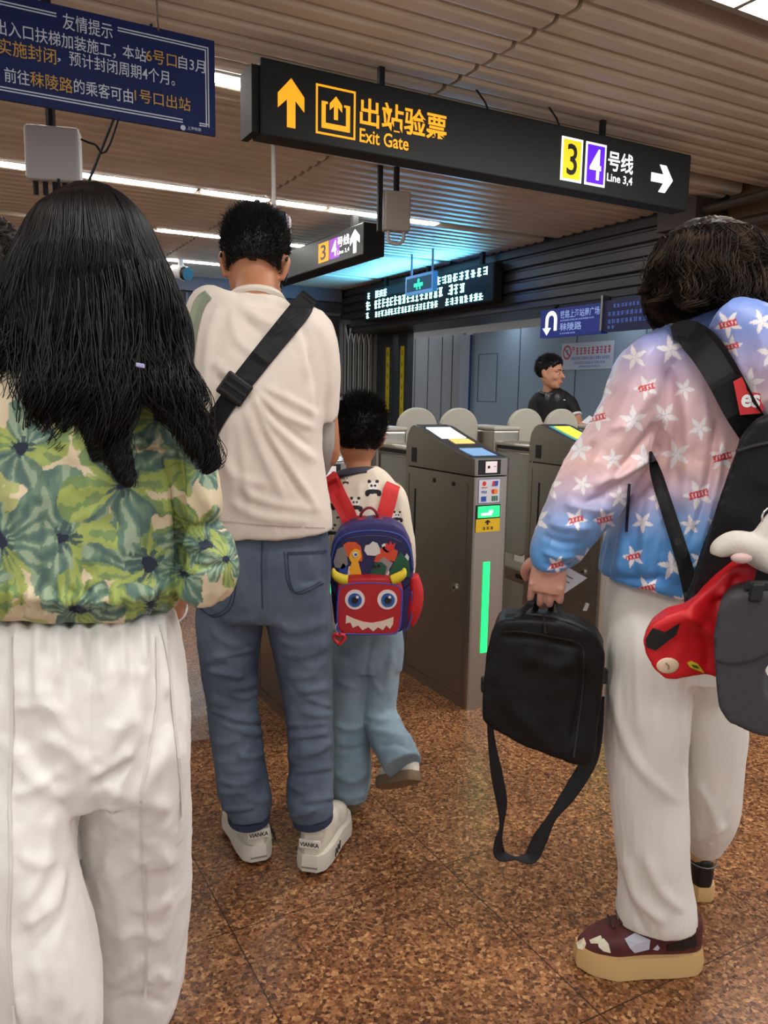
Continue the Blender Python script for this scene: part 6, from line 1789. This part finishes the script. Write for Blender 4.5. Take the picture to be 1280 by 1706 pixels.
cr_m = mat('crinkle_white', srgb(226, 222, 214), rough=.8, bump=(130, .55, (1, 1, .05)))
rp_h = limb([(1142, 960, 1.69, 250, .13), (1142, 1010, 1.69, 262, .145), (1142, 1060, 1.70, 262, .15), (1138, 1110, 1.70, 254, .14)], 40, 4, 2.4)
rp_l = limb([(1090, 1020, 1.69, 100, .09), (1083, 1070, 1.67, 138, .13), (1079, 1140, 1.66, 138, .125), (1076, 1220, 1.66, 136, .12), (1080, 1300, 1.655, 126, .115), (1087, 1390, 1.65, 118, .11), (1090, 1450, 1.65, 112, .10), (1093, 1505, 1.65, 124, .09), (1093, 1528, 1.65, 128, .08)], 32, 6, 2.2)
rp_r = limb([(1184, 1020, 1.71, 90, .09), (1186, 1070, 1.73, 124, .13), (1186, 1140, 1.75, 118, .125), (1186, 1220, 1.77, 110, .12), (1186, 1300, 1.80, 96, .11), (1184, 1350, 1.84, 86, .095), (1178, 1388, 1.89, 62, .075), (1176, 1404, 1.90, 50, .06)], 28, 6, 2.2)
FRP = [([(1140, 1130), (1142, 1220), (1146, 1300)], 6, -.010), ([(1015, 1120), (1050, 1250), (1110, 1320), (1135, 1330)], 10, .008), ([(1060, 1020), (1062, 1120), (1066, 1230)], 10, .006), ([(1110, 1010), (1100, 1100), (1098, 1200)], 9, -.006), ([(1040, 1420), (1060, 1490), (1110, 1540)], 9, .009), ([(1030, 1440), (1045, 1500), (1080, 1560)], 7, -.007), ([(1075, 1420), (1100, 1480), (1140, 1520)], 9, .008), ([(1150, 1400), (1180, 1390), (1210, 1370)], 7, .008), ([(1155, 1300), (1180, 1330), (1200, 1390)], 8, .007), ([(1130, 1010), (1150, 1060), (1150, 1120)], 9, .008)]
pants = cloth('trousers', [rp_h, rp_l, rp_r], cr_m, w2, .0055, 4, FRP, [(.006, dict(scale=(12, 12, 4), seed=95)), (.0022, dict(scale=(60, 60, 6), seed=96))])
tan = mat('gum_sole_tan', srgb(206, 168, 112), rough=.65); burg = mat('suede_burgundy', srgb(72, 24, 28), rough=.6, var=(40, srgb(92, 34, 36), .4, .7)); blk_l = mat('leather_black', srgb(18, 18, 20), rough=.35)
hp = V(on_floor(1168, 1618)[0], 1.640, .002)
fS = nrm(V(-1, .0, 0))
a, (f, s, up) = shoe(w2, hp, fS, VZ, .275, .108, .105, burg, tan, .046, .060, 'burgundy left shoe with pale patches', 1.06)
Bs = bvh_obj(a)
cream = mat('patch_cream', srgb(222, 214, 190), rough=.6); greyp = mat('patch_pale_grey', srgb(190, 190, 204), rough=.6)
def blob_on(bvh, pts, Y, m, name, par, lift=.0012, lab=None):
    mb = MB(); c = [hit(bvh, x, y, Y) for x, y in pts]; c = [q + nrm(EYE - q) * (lift + .002) for q in c]
    mid = sum(c) / len(c); cx, cy = np.mean(pts, axis=0); mid = hit(bvh, cx, cy, Y); mid = mid + nrm(EYE - mid) * (lift + .0025)
    bk = [q - nrm(EYE - q) * .004 for q in c]; n = len(c)
    mb.add([mid] + c + bk, [(0, 1 + i, 1 + (i + 1) % n) for i in range(n)] + [(1 + i, 1 + n + i, 1 + n + (i + 1) % n, 1 + (i + 1) % n) for i in range(n)])
    return place(name, mb.mesh(), m, par, label=lab)
blob_on(Bs, [(960, 1570), (973, 1562), (977, 1572), (973, 1583), (963, 1580)], 1.6, cream, 'pale_patch', a)
blob_on(Bs, [(982, 1566), (1001, 1558), (1005, 1567), (996, 1572), (985, 1572)], 1.6, cream, 'pale_patch', a)
blob_on(Bs, [(996, 1570), (1006, 1563), (1014, 1572), (1018, 1588), (1006, 1585), (998, 1578)], 1.6, cream, 'pale_patch', a)
blob_on(Bs, [(1041, 1564), (1058, 1554), (1084, 1566), (1082, 1582), (1058, 1588), (1050, 1580)], 1.6, greyp, 'grey_patch', a)
blob_on(Bs, [(1088, 1582), (1096, 1574), (1100, 1580), (1096, 1584)], 1.6, greyp, 'grey_patch', a)
blob_on(Bs, [(1112, 1576), (1140, 1566), (1160, 1558), (1162, 1576), (1140, 1584), (1112, 1585)], 1.6, blk_l, 'heel_counter', a)
place('shoe_tongue', from_geo(limb3([(hp + f * .125 + up * .12, .026, .02), (hp + f * .14 + up * .145, .024, .018), (hp + f * .15 + up * .155, .018, .012)], side=s, seg=14, sub=3)), burg, a, smooth=True)
lc = []
for k in range(4):
    q = hp + f * (.15 + k * .018) + up * (.135 - k * .011)
    lc.append(tube_geo([q - s * .022, q + up * .006, q + s * .022], .003, 6))
place('laces', from_geo(*lc), mat('lace_brown', srgb(60, 34, 30), rough=.7), a, smooth=True)
hb = on_floor(1173, 1502)
a, (f, s, up) = shoe(w2, hb, V(0, 1, .0), VZ, .265, .10, .10, blk_l, tan, .034, .06, 'black and tan right shoe seen from the heel', 1.0)
place('heel_collar', from_geo(limb3([(hb + f * .035 + up * .098, .030, .032), (hb + f * .035 + up * .125, .031, .033)], side=s, seg=18, sub=2)), tan, a, smooth=True)
place('piping', from_geo(tube_geo([hb + f * (.035 - .044 * math.cos(q)) + s * .036 * math.sin(q) + up * .097 for q in np.linspace(-1.4, 1.4, 11)], .0018, 6)), mat('piping_grey', srgb(120, 120, 124), rough=.5), a, smooth=True)

# ---- black backpack with things hanging from it
pack = mat('pack_black', srgb(10, 10, 12), rough=.62, spec=.3, bump=(260, .25)); webb = mat('pack_webbing', srgb(18, 18, 20), rough=.55, spec=.35, bump=(320, .2))
t = thing('backpack', 'black backpack on the back of the star jacket at the right edge', 'backpack', P(1300, 1040, 1.42))
po = [(1141, 1016), (1150, 985), (1162, 945), (1186, 880), (1204, 822), (1220, 775), (1236, 730), (1262, 702), (1300, 688), (1370, 692), (1420, 760), (1420, 980), (1380, 1040), (1280, 1060), (1200, 1030)]
mp = fuse([slab(po, 1.38, 1.52)], .006, 10); ruffle(mp, .010, (9, 9, 7), 3)
place('pack_body', mp, pack, t, smooth=True)
place('strap', from_geo(band_on(Bk, [(1120, 556), (1134, 553), (1153, 560), (1178, 584), (1206, 628), (1236, 684), (1262, 726)], [22, 38, 52, 58, 58, 58, 54], 1.58, .011, .003, 6, 7)), webb, t, label='padded shoulder strap')
place('strap_edge', from_geo(band_on(Bk, [(1150, 546), (1174, 562), (1202, 604), (1232, 660), (1262, 706)], 5, 1.51, .014, .004, 6, 3)), pack, t)
place('strap', from_geo(band_on(Bk, [(1084, 752), (1094, 790), (1116, 860), (1138, 930), (1152, 985), (1156, 1010)], [5, 20, 23, 25, 28, 30], 1.50, .004, .003, 6, 5)), webb, t, label='lower adjusting strap')
place('fold_seam', from_geo(tube_geo(list(catmull(np.array([P(1228, 752, 1.372), P(1262, 742, 1.372), P(1300, 735, 1.372)]), 6)), .004, 8)), webb, t)

red_c = mat('pouch_red', srgb(204, 20, 30), rough=.5, bump=(240, .12))
t = thing('pouch', 'red cloth pouch with black patch and cream button hanging under the backpack', 'pouch', P(1130, 1130, 1.36))
ro = [(1227, 940), (1264, 942), (1256, 985), (1225, 1015), (1206, 1050), (1206, 1130), (1192, 1130), (1171, 1126), (1134, 1132), (1110, 1134), (1089, 1116), (1075, 1090), (1072, 1066), (1085, 1044), (1110, 1026), (1141, 1018), (1181, 981), (1209, 955)]
mr = fuse([slab(ro, 1.33, 1.385)], .004, 12)
ruffle(mr, .006, (14, 14, 12), 6); folds(mr, [([(1140, 1022), (1180, 1050), (1200, 1060)], 9, .010), ([(1196, 985), (1215, 1000), (1200, 1040)], 9, .009), ([(1230, 955), (1215, 990), (1185, 1010)], 8, -.008), ([(1165, 1030), (1180, 1080), (1178, 1120)], 9, -.004)])
place('pouch_body', mr, red_c, t, smooth=True)
Br = bvh_of([t.children[0].data]) if False else bvh_obj(t.children[0])
blob_on(Br, [(1076, 1064), (1088, 1046), (1108, 1053), (1134, 1037), (1127, 1058), (1093, 1084), (1077, 1078)], 1.33, mat('felt_black', srgb(18, 16, 16), rough=.8), 'black_patch', t)
q0 = hit(Br, 1113, 1109, 1.33); n0 = nrm(EYE - q0)
place('button', from_geo(ball(q0 + n0 * .001, .020, .0145, .004, V(1, 0, 0), V(0, 0, 1), n0, 24, 10)), mat('button_cream', srgb(222, 198, 170), rough=.4), t, smooth=True)
place('button_mark', from_geo(tube_geo([q0 + n0 * .006 + V(-.004, 0, .005), q0 + n0 * .0065 + V(.002, 0, 0), q0 + n0 * .006 + V(.002, 0, -.007)], .0012, 6)), mat('button_thread', srgb(150, 120, 100)), t)
blob_on(Br, [(1145, 1104), (1152, 1101), (1163, 1106), (1172, 1118), (1174, 1122), (1160, 1116), (1150, 1112)], 1.33, mat('felt_yellow', srgb(212, 188, 40), rough=.6), 'yellow_leaf', t)
blob_on(Br, [(1152, 1107), (1162, 1109), (1166, 1114), (1156, 1112)], 1.33, mat('felt_green', srgb(60, 84, 34), rough=.6), 'leaf_mark', t, .003)

t = thing('neck_pillow', 'dark grey curved neck pillow hanging below the red pouch at the right edge', 'pillow', P(1240, 1220, 1.3))
no_ = [(1198, 1010), (1218, 994), (1251, 987), (1330, 985), (1352, 1050), (1305, 1098), (1282, 1106), (1273, 1122), (1274, 1152), (1284, 1166), (1345, 1180), (1350, 1236), (1282, 1232), (1250, 1223), (1214, 1206), (1197, 1182), (1193, 1145), (1190, 1100), (1188, 1062)]
mn = fuse([slab(no_, 1.24, 1.34)], .005, 16)
place('pillow_body', mn, mat('pillow_grey', srgb(58, 56, 60), rough=.85, bump=(420, .5)), t, smooth=True)
Bn = bvh_obj(t.children[0])
place('pillow_seam', from_geo(band_on(Bn, [(1194, 1100), (1220, 1106), (1256, 1100), (1284, 1088)], 3, 1.25, .002, .0004, 6, 3)), mat('pillow_seam', srgb(40, 38, 42), rough=.9), t)
mb = MB(); c = P(1249, 1003, 1.235); mb.box(c, (.020, 0, 0), (0, .012, 0), (.004, 0, .03)); place('clip', mb.bevelled(.003, 2), black, t)
mb = MB(); c = P(1243, 985, 1.25); mb.box(c, (.045, 0, 0), (0, .015, 0), (.006, 0, .016)); place('clip_bar', mb.bevelled(.003, 2), blk_l, t)

plu = mat('plush_pale_grey', srgb(206, 198, 188), rough=.9, bump=(300, .3), sheen=.3)
t = thing('plush_toy', 'pale grey plush animal clipped to the backpack above the red pouch', 'toy', P(1250, 940, 1.32))
pb = [limb([(1194, 926, 1.30, 22, .014), (1200, 915, 1.30, 34, .018), (1222, 906, 1.30, 44, .024), (1250, 912, 1.30, 52, .03), (1290, 925, 1.31, 66, .035), (1330, 925, 1.31, 60, .035)], 20, 5), limb([(1262, 905, 1.30, 30, .018), (1276, 888, 1.30, 34, .018), (1296, 868, 1.30, 40, .02), (1325, 850, 1.30, 44, .022)], 18, 4), limb([(1262, 920, 1.29, 36, .02), (1282, 938, 1.29, 34, .02), (1310, 950, 1.29, 36, .02)], 18, 4), ball(P(1204, 908, 1.3), .016, .016, .014)]
place('plush_body', fuse(pb, .0035, 6), plu, t, smooth=True)
place('paw_pad', from_geo(ball(P(1236, 930, 1.278), .018, .008, .009)), mat('plush_pink', srgb(206, 176, 170), rough=.9), t, smooth=True)
c = P(1284, 862, 1.30)
place('split_ring', from_geo(tube_geo([c + .014 * (V(1, 0, 0) * math.cos(q) + VZ * math.sin(q) * 1.15) for q in np.linspace(0, 2 * math.pi, 25)], .0018, 8)), MATS['chrome'], t, smooth=True)

# ---- black handbag hanging from the hand
nylon = mat('handbag_black', srgb(6, 6, 7), rough=.55, spec=.3, bump=(240, .25)); seamk = mat('handbag_seam', srgb(13, 13, 14), rough=.5)
t = thing('handbag', 'large black bag held by its handles with a long strap dangling to the floor', 'bag', P(905, 1275, 1.605))
ho = [(834, 1036), (870, 1033), (930, 1038), (975, 1052), (998, 1066), (1008, 1090), (1007, 1140), (1000, 1200), (990, 1262), (978, 1276), (950, 1272), (880, 1246), (820, 1216), (805, 1200), (806, 1150), (810, 1095), (820, 1058), (826, 1044)]
mh = fuse([slab(ho, 1.545, 1.645)], .005, 10)
ruffle(mh, .006, (10, 10, 8), 8); folds(mh, [([(835, 1060), (900, 1066), (970, 1082)], 5, -.005), ([(966, 1080), (968, 1150), (950, 1250)], 5, -.006), ([(870, 1090), (930, 1110), (965, 1100)], 14, .005), ([(830, 1100), (850, 1170), (900, 1230)], 16, .004)])
place('bag_body', mh, nylon, t, smooth=True)
Bh = bvh_obj(t.children[0])
place('front_seam', from_geo(band_on(Bh, [(838, 1052), (870, 1052), (915, 1060), (965, 1072), (973, 1100), (970, 1160), (956, 1262)], 3, 1.5, .002, .0005, 6, 3)), seamk, t, label='front pocket seam')
place('zip', from_geo(band_on(Bh, [(842, 1026), (880, 1024), (940, 1032), (985, 1052)], 5, 1.5, .002, .0005, 6, 3)), seamk, t)
place('pocket_pull', from_geo(band_on(Bh, [(906, 1024), (909, 1056)], 4, 1.5, .003, .001, 4, 3)), seamk, t)
def ribbon(pts, m, name, par, thick=.002, lab=None):
    """flat webbing through the air: (px,py,Y,width px)"""
    arr = catmull(np.array([[x, y, Y, w] for x, y, Y, w in pts], float), 6)
    g = limb_w(np.array([[*P(x, y, Y), w / 2 * Y / FPX, thick] for x, y, Y, w in arr]), 12, 3)
    return place(name, from_geo(g), m, par, smooth=False, label=lab)
_d = nrm(V(-.10, .02, -1)); _n = nrm(V(.30, .95, 0)); GC = JR['wrL'] + _d * .112 * kR + _n * .026 * kR      # inside the closed fingers
gx, gy = (float(v) for v in proj(GC)); gY = float(GC[1])
ribbon([(848, 1042, 1.565, 10), (866, 1022, 1.575, 11), (884, 1006, 1.60, 11), (gx - 14, gy - 1, gY - .006, 11), (gx + 14, gy - 1, gY - .006, 11), (934, 1016, 1.59, 11), (945, 1046, 1.565, 10)], webb, 'handle', t, .0025, 'front handle')
ribbon([(884, 1036, 1.63, 9), (892, 1016, 1.63, 10), (gx - 10, gy + 2, gY + .004, 10), (gx + 8, gy + 2, gY + .004, 10), (918, 1018, 1.63, 10), (919, 1038, 1.63, 9)], webb, 'handle', t, .0025, 'rear handle')
ribbon([(812, 1150, 1.605, 8), (816, 1200, 1.605, 10), (820, 1240, 1.605, 14), (828, 1290, 1.605, 21), (836, 1335, 1.605, 20), (836, 1375, 1.605, 8), (831, 1400, 1.605, 14), (834, 1424, 1.605, 22), (860, 1430, 1.605, 7), (884, 1428, 1.605, 24), (900, 1398, 1.605, 26), (920, 1362, 1.605, 16), (945, 1328, 1.605, 24), (966, 1296, 1.605, 27), (985, 1262, 1.605, 25), (996, 1220, 1.605, 18), (1002, 1160, 1.605, 12)], webb, 'shoulder_strap', t, .002, 'long dangling shoulder strap')
for x, y in ((811, 1140), (1002, 1125)):
    c = P(x, y, 1.585); mb = MB(); mb.box(c + V(-.012, -.012, -.016), (.024, 0, 0), (0, .02, 0), (0, 0, .032)); place('strap_clip', mb.bevelled(.004, 2), blk_l, t)
mb = MB(); c = [P(905, 990, 1.63), P(944, 944, 1.66), P(979, 963, 1.66), P(924, 1000, 1.63)]; mb.prism(c, (0, .0012, 0))
tk = place('paper_card', mb.mesh(), mat('card_white', srgb(206, 204, 206), rough=.4), None, P(940, 970, 1.58)); tag(tk, 'white printed card held in the same hand as the black bag', 'card')
mb = MB()
for k in range(5):
    a_ = .2 + k * .15; p0 = c[1] * (1 - a_) + c[0] * a_; p1 = c[2] * (1 - a_) + c[3] * a_
    x0 = p0 * .85 + p1 * .15; x1 = p0 * (.4 - .05 * (k % 3)) + p1 * (.6 + .05 * (k % 3)); d_ = nrm(c[0] - c[1]) * .0035
    mb.prism([x0 - V(0, .001, 0), x1 - V(0, .001, 0), x1 + d_ - V(0, .001, 0), x0 + d_ - V(0, .001, 0)], (0, .0004, 0))
place('print', mb.mesh(), mat('card_print', srgb(120, 116, 124), rough=.6), tk)

# ================================================================== ATTENDANT BEYOND THE GATES
YS = 5.5
fS_ = nrm(V(.80, -.58, -.06)); uS = VZ
sc = 1323 / YS
JS = dict(head=P(918, 622, 5.48), neck=P(916, 652, 5.52), chest=P(920, 690, 5.52), waist=P(922, 745, 5.54))
x0 = JS['chest'][0]
JS.update(pelvis=V(x0, 5.54, .80), shL=P(899, 668, 5.55), shR=P(942, 669, 5.50), elL=P(890, 706, 5.50), elR=P(962, 698, 5.42), wrL=P(922, 716, 5.30), wrR=P(964, 706, 5.28),
          hipL=V(x0 - .08, 5.54, .77), hipR=V(x0 + .08, 5.54, .77), knL=V(x0 - .09, 5.52, .42), knR=V(x0 + .09, 5.52, .42), anL=V(x0 - .09, 5.55, .08), anR=V(x0 + .09, 5.55, .08), toeL=V(x0 - .1, 5.40, .03), toeR=V(x0 + .12, 5.40, .03))
kS = .88
st = person('young attendant in a black polo shirt standing beyond the gates, looking right', JS, fS_, uS, kS,
            {'L': dict(d=V(.6, -.5, -.1), n=V(0, 0, -1), t=-1, curl=.35), 'R': dict(d=V(.2, -.9, -.05), n=V(-.2, 0, -1), t=1, curl=.4)}, skin_m, (x0, 5.54, 0), .0045)
def cover_s(s, f, u):
    low = -.72 + (.42 if abs(s) > .8 and f > -.4 else 0) + max(0, f + .05) * 1.25
    return max(0.0, min(1.0, (u - low) * 2.2))
place('hair', short_hair(JS['head'], fS_, uS, kS * 1.03, cover_s, 3500, .02, 28), hair_black, st, smooth=True)
polo = mat('polo_black', srgb(17, 17, 20), rough=.8, bump=(400, .1))
pt = limb([(916, 652, 5.52, 22, .06), (918, 656, 5.52, 36, .09), (920, 662, 5.52, 56, .12), (921, 690, 5.52, 56, .12), (922, 740, 5.54, 54, .125), (922, 790, 5.54, 56, .13)], 30, 4, 2.4)
psR = limb([(938, 662, 5.51, 20, .09), (949, 671, 5.49, 22, .085), (957, 688, 5.45, 21, .065), (959, 693, 5.44, 21, .06)], 18, 4)
psL = limb([(901, 662, 5.55, 20, .09), (892, 673, 5.54, 22, .085), (889, 692, 5.52, 20, .065)], 18, 4)
sh = cloth('polo_shirt', [pt, psR, psL], polo, st, .006, 3, None, [(.012, dict(scale=(8, 8, 6), seed=44))])
place('sleeve_trim', from_geo(limb([(958.5, 691, 5.44, 22, .066), (959.5, 694, 5.435, 22, .066)], 18, 1)), white, sh); place('sleeve_trim', from_geo(limb([(889, 690, 5.52, 21, .07), (889, 693, 5.52, 21, .07)], 18, 1)), white, sh)
mb = MB(); c = P(939, 667, 5.395); mb.box(c, (.012, 0, 0), (0, -.003, 0), (0, 0, .006)); place('chest_emblem', mb.mesh(), white, sh)
place('headphones', from_geo(tube_geo([JS['neck'] + V(.075 * math.cos(q), -.02 - .06 * math.sin(q) * 1.0, .0 - .02 * abs(math.sin(q))) for q in np.linspace(.2, math.pi * 2 - .2, 20)], .011, 8), ball(P(913, 662, 5.42), .022, .018, .03), ball(P(929, 663, 5.40), .022, .018, .03)), mat('headphone_grey', srgb(74, 72, 74), rough=.35), st, smooth=True)
tr = limb3([(V(x0, 5.54, .88), .15, .115), (V(x0, 5.54, .76), .165, .125), (V(x0, 5.54, .68), .16, .12)], side=V(1, 0, 0), seg=26, sub=4)
tl = [limb3([(JS['hip' + e] - VZ * .02, .09, .1), (JS['kn' + e], .075, .085), (JS['an' + e] + VZ * .0, .07, .08)], side=V(1, 0, 0), seg=20, sub=5) for e in 'LR']
cloth('trousers', [tr] + tl, mat('dark_trousers', srgb(30, 30, 36), rough=.8), st, .007, 3)
for e in 'LR':
    shoe(st, V(JS['an' + e][0], 5.60, 0), V(.1, -1, 0), VZ, .25, .095, .08, blk_l, blackm, .025, .05, 'black shoe')
t = thing('service_counter', 'low steel counter under the attendant’s hands behind the yellow-screened gate', 'counter', (x0 + .28, 5.25, 0))
zc = P(955, 718, 5.25)[2]
mb = MB(); mb.box((x0 - .05, 5.02, 0), (.75, 0, 0), (0, .36, 0), (0, 0, zc - .03)); place('counter_body', mb.bevelled(.01, 1), steel_dark, t)
mb = MB(); mb.box((x0 - .08, 4.99, zc - .03), (.81, 0, 0), (0, .42, 0), (0, 0, .03)); place('counter_top', mb.bevelled(.006, 1), steel, t)
c = P(969, 704, 5.25); mb = MB(); mb.prism([c, c + V(.055, .02, .045), c + V(.075, .02, .035), c + V(.03, -.02, -.015)], (0, .002, .002)); o = place('paper_sheet', mb.mesh(), sticker_w, None, c); tag(o, 'white sheet of paper in the attendant’s right hand', 'paper')
c = P(958, 713, 5.2); o = place('glass_tray', from_geo(ball(V(x0 + .30, 5.12, zc + .012), .05, .05, .012)), mat('tray_glass', srgb(150, 150, 146), rough=.15), None, V(x0 + .30, 5.12, zc), True); tag(o, 'small shiny tray on the counter in front of the attendant', 'tray')

# ================================================================== CURLY-HAIRED PERSON AT THE LEFT EDGE
YC = 2.2
c = P(-28, 452, YC); xc = c[0]
JC = dict(head=c, neck=c - VZ * .20, chest=c - VZ * .40, waist=c - VZ * .62, pelvis=c - VZ * .80, shL=c + V(-.15, 0, -.30), shR=c + V(.15, 0, -.30), elL=c + V(-.24, 0, -.56), elR=c + V(.23, 0, -.56), wrL=c + V(-.22, .12, -.78), wrR=c + V(.2, .12, -.78),
          hipL=c + V(-.09, 0, -.84), hipR=c + V(.09, 0, -.84), knL=c + V(-.1, 0, -1.22), knR=c + V(.1, 0, -1.22), anL=V(xc - .1, YC, .09), anR=V(xc + .1, YC, .09), toeL=V(xc - .1, YC + .15, .03), toeR=V(xc + .1, YC + .15, .03))
pc = person('curly-haired person half out of the picture at the left edge behind the long-haired woman', JC, V(.1, 1, -.05), VZ, 1.0, {'L': dict(d=V(0, .3, -1), n=V(1, 0, 0), t=1), 'R': dict(d=V(0, .3, -1), n=V(-1, 0, 0), t=-1)}, skin_tan, (xc, YC, 0), .006)
hc = [(c + V(.03 * math.cos(q * 2.4), .0, .0)) for q in range(3)]
hmesh = fuse([ball(c + V(0, -.015, .045), .1, .115, .105), ball(c + V(.045, -.03, -.01), .05, .06, .07), ball(c + V(-.045, -.03, -.01), .05, .06, .07)], .006, 2); ruffle(hmesh, .035, (34, 34, 34), 55)
rg = np.random.default_rng(4); cp = []
for _ in range(420):
    d = rg.normal(size=3); d /= np.linalg.norm(d)
    if d[1] > .45 or d[2] < -.5: continue
    p = c + V(0, -.015, .04) + d * V(.1, .112, .105); e = nrm(np.cross(d, V(.3, .2, 1))); g_ = np.cross(d, e)
    cp.append(np.array([p + d * (.006 + .010 * k / 9) + (e * math.cos(k * .9) + g_ * math.sin(k * .9)) * .011 - VZ * .002 * k for k in range(10)]))
vs, fs = strand_geo(cp, .0022, .001); hmesh = merge_mesh(hmesh, vs, fs)
place('hair', hmesh, mat('hair_dark', srgb(34, 24, 20), rough=.5), pc, smooth=True)
tg = [limb3([(c - VZ * .19, .07, .065), (c - VZ * .235, .17, .10), (c - VZ * .40, .2, .13), (c - VZ * .62, .19, .13), (c - VZ * .84, .19, .13)], side=V(1, 0, 0), seg=28, sub=4)]
for e, sg in (('L', -1), ('R', 1)):
    tg.append(limb3([(JC['sh' + e] - V(sg * .04, 0, 0), .075, .08), (JC['sh' + e] * .6 + JC['el' + e] * .4, .07, .08), (JC['el' + e], .065, .07)], seg=18, sub=4))
cloth('t_shirt', tg, mat('shirt_pale_grey', srgb(196, 190, 190), rough=.85), pc, .007, 4, None, [(.012, dict(scale=(9, 9, 6), seed=46))])
tl = [limb3([(c - VZ * .78, .16, .12), (c - VZ * .9, .175, .13)], side=V(1, 0, 0), seg=26, sub=3)] + [limb3([(JC['hip' + e], .095, .11), (JC['kn' + e], .075, .085), (JC['an' + e], .07, .08)], side=V(1, 0, 0), seg=20, sub=5) for e in 'LR']
cloth('trousers', tl, MATS['dark_trousers'], pc, .007, 3)
for e in 'LR':
    shoe(pc, V(JC['an' + e][0], YC - .06, 0), V(0, 1, 0), VZ, .27, .1, .085, blk_l, blackm, .025, .05, 'black shoe')

# white cloth lying on the paddle behind the boy
d = ray(566, 661); q = EYE + d * (3.515 / (d @ VA))
wm = fuse([ball(V(q[0], q[1], 1.222), .030, .026, .024), ball(V(q[0] + .014, q[1], 1.238), .02, .02, .02), ball(V(q[0] - .02, q[1], 1.215), .02, .024, .02)], .003, 3); ruffle(wm, .006, (40, 40, 40), 3)
o = place('white_cloth', wm, white, None, V(q[0], q[1], 1.205), True); tag(o, 'small crumpled white cloth on a gate paddle between the man’s sleeve and the boy’s hair', 'cloth')
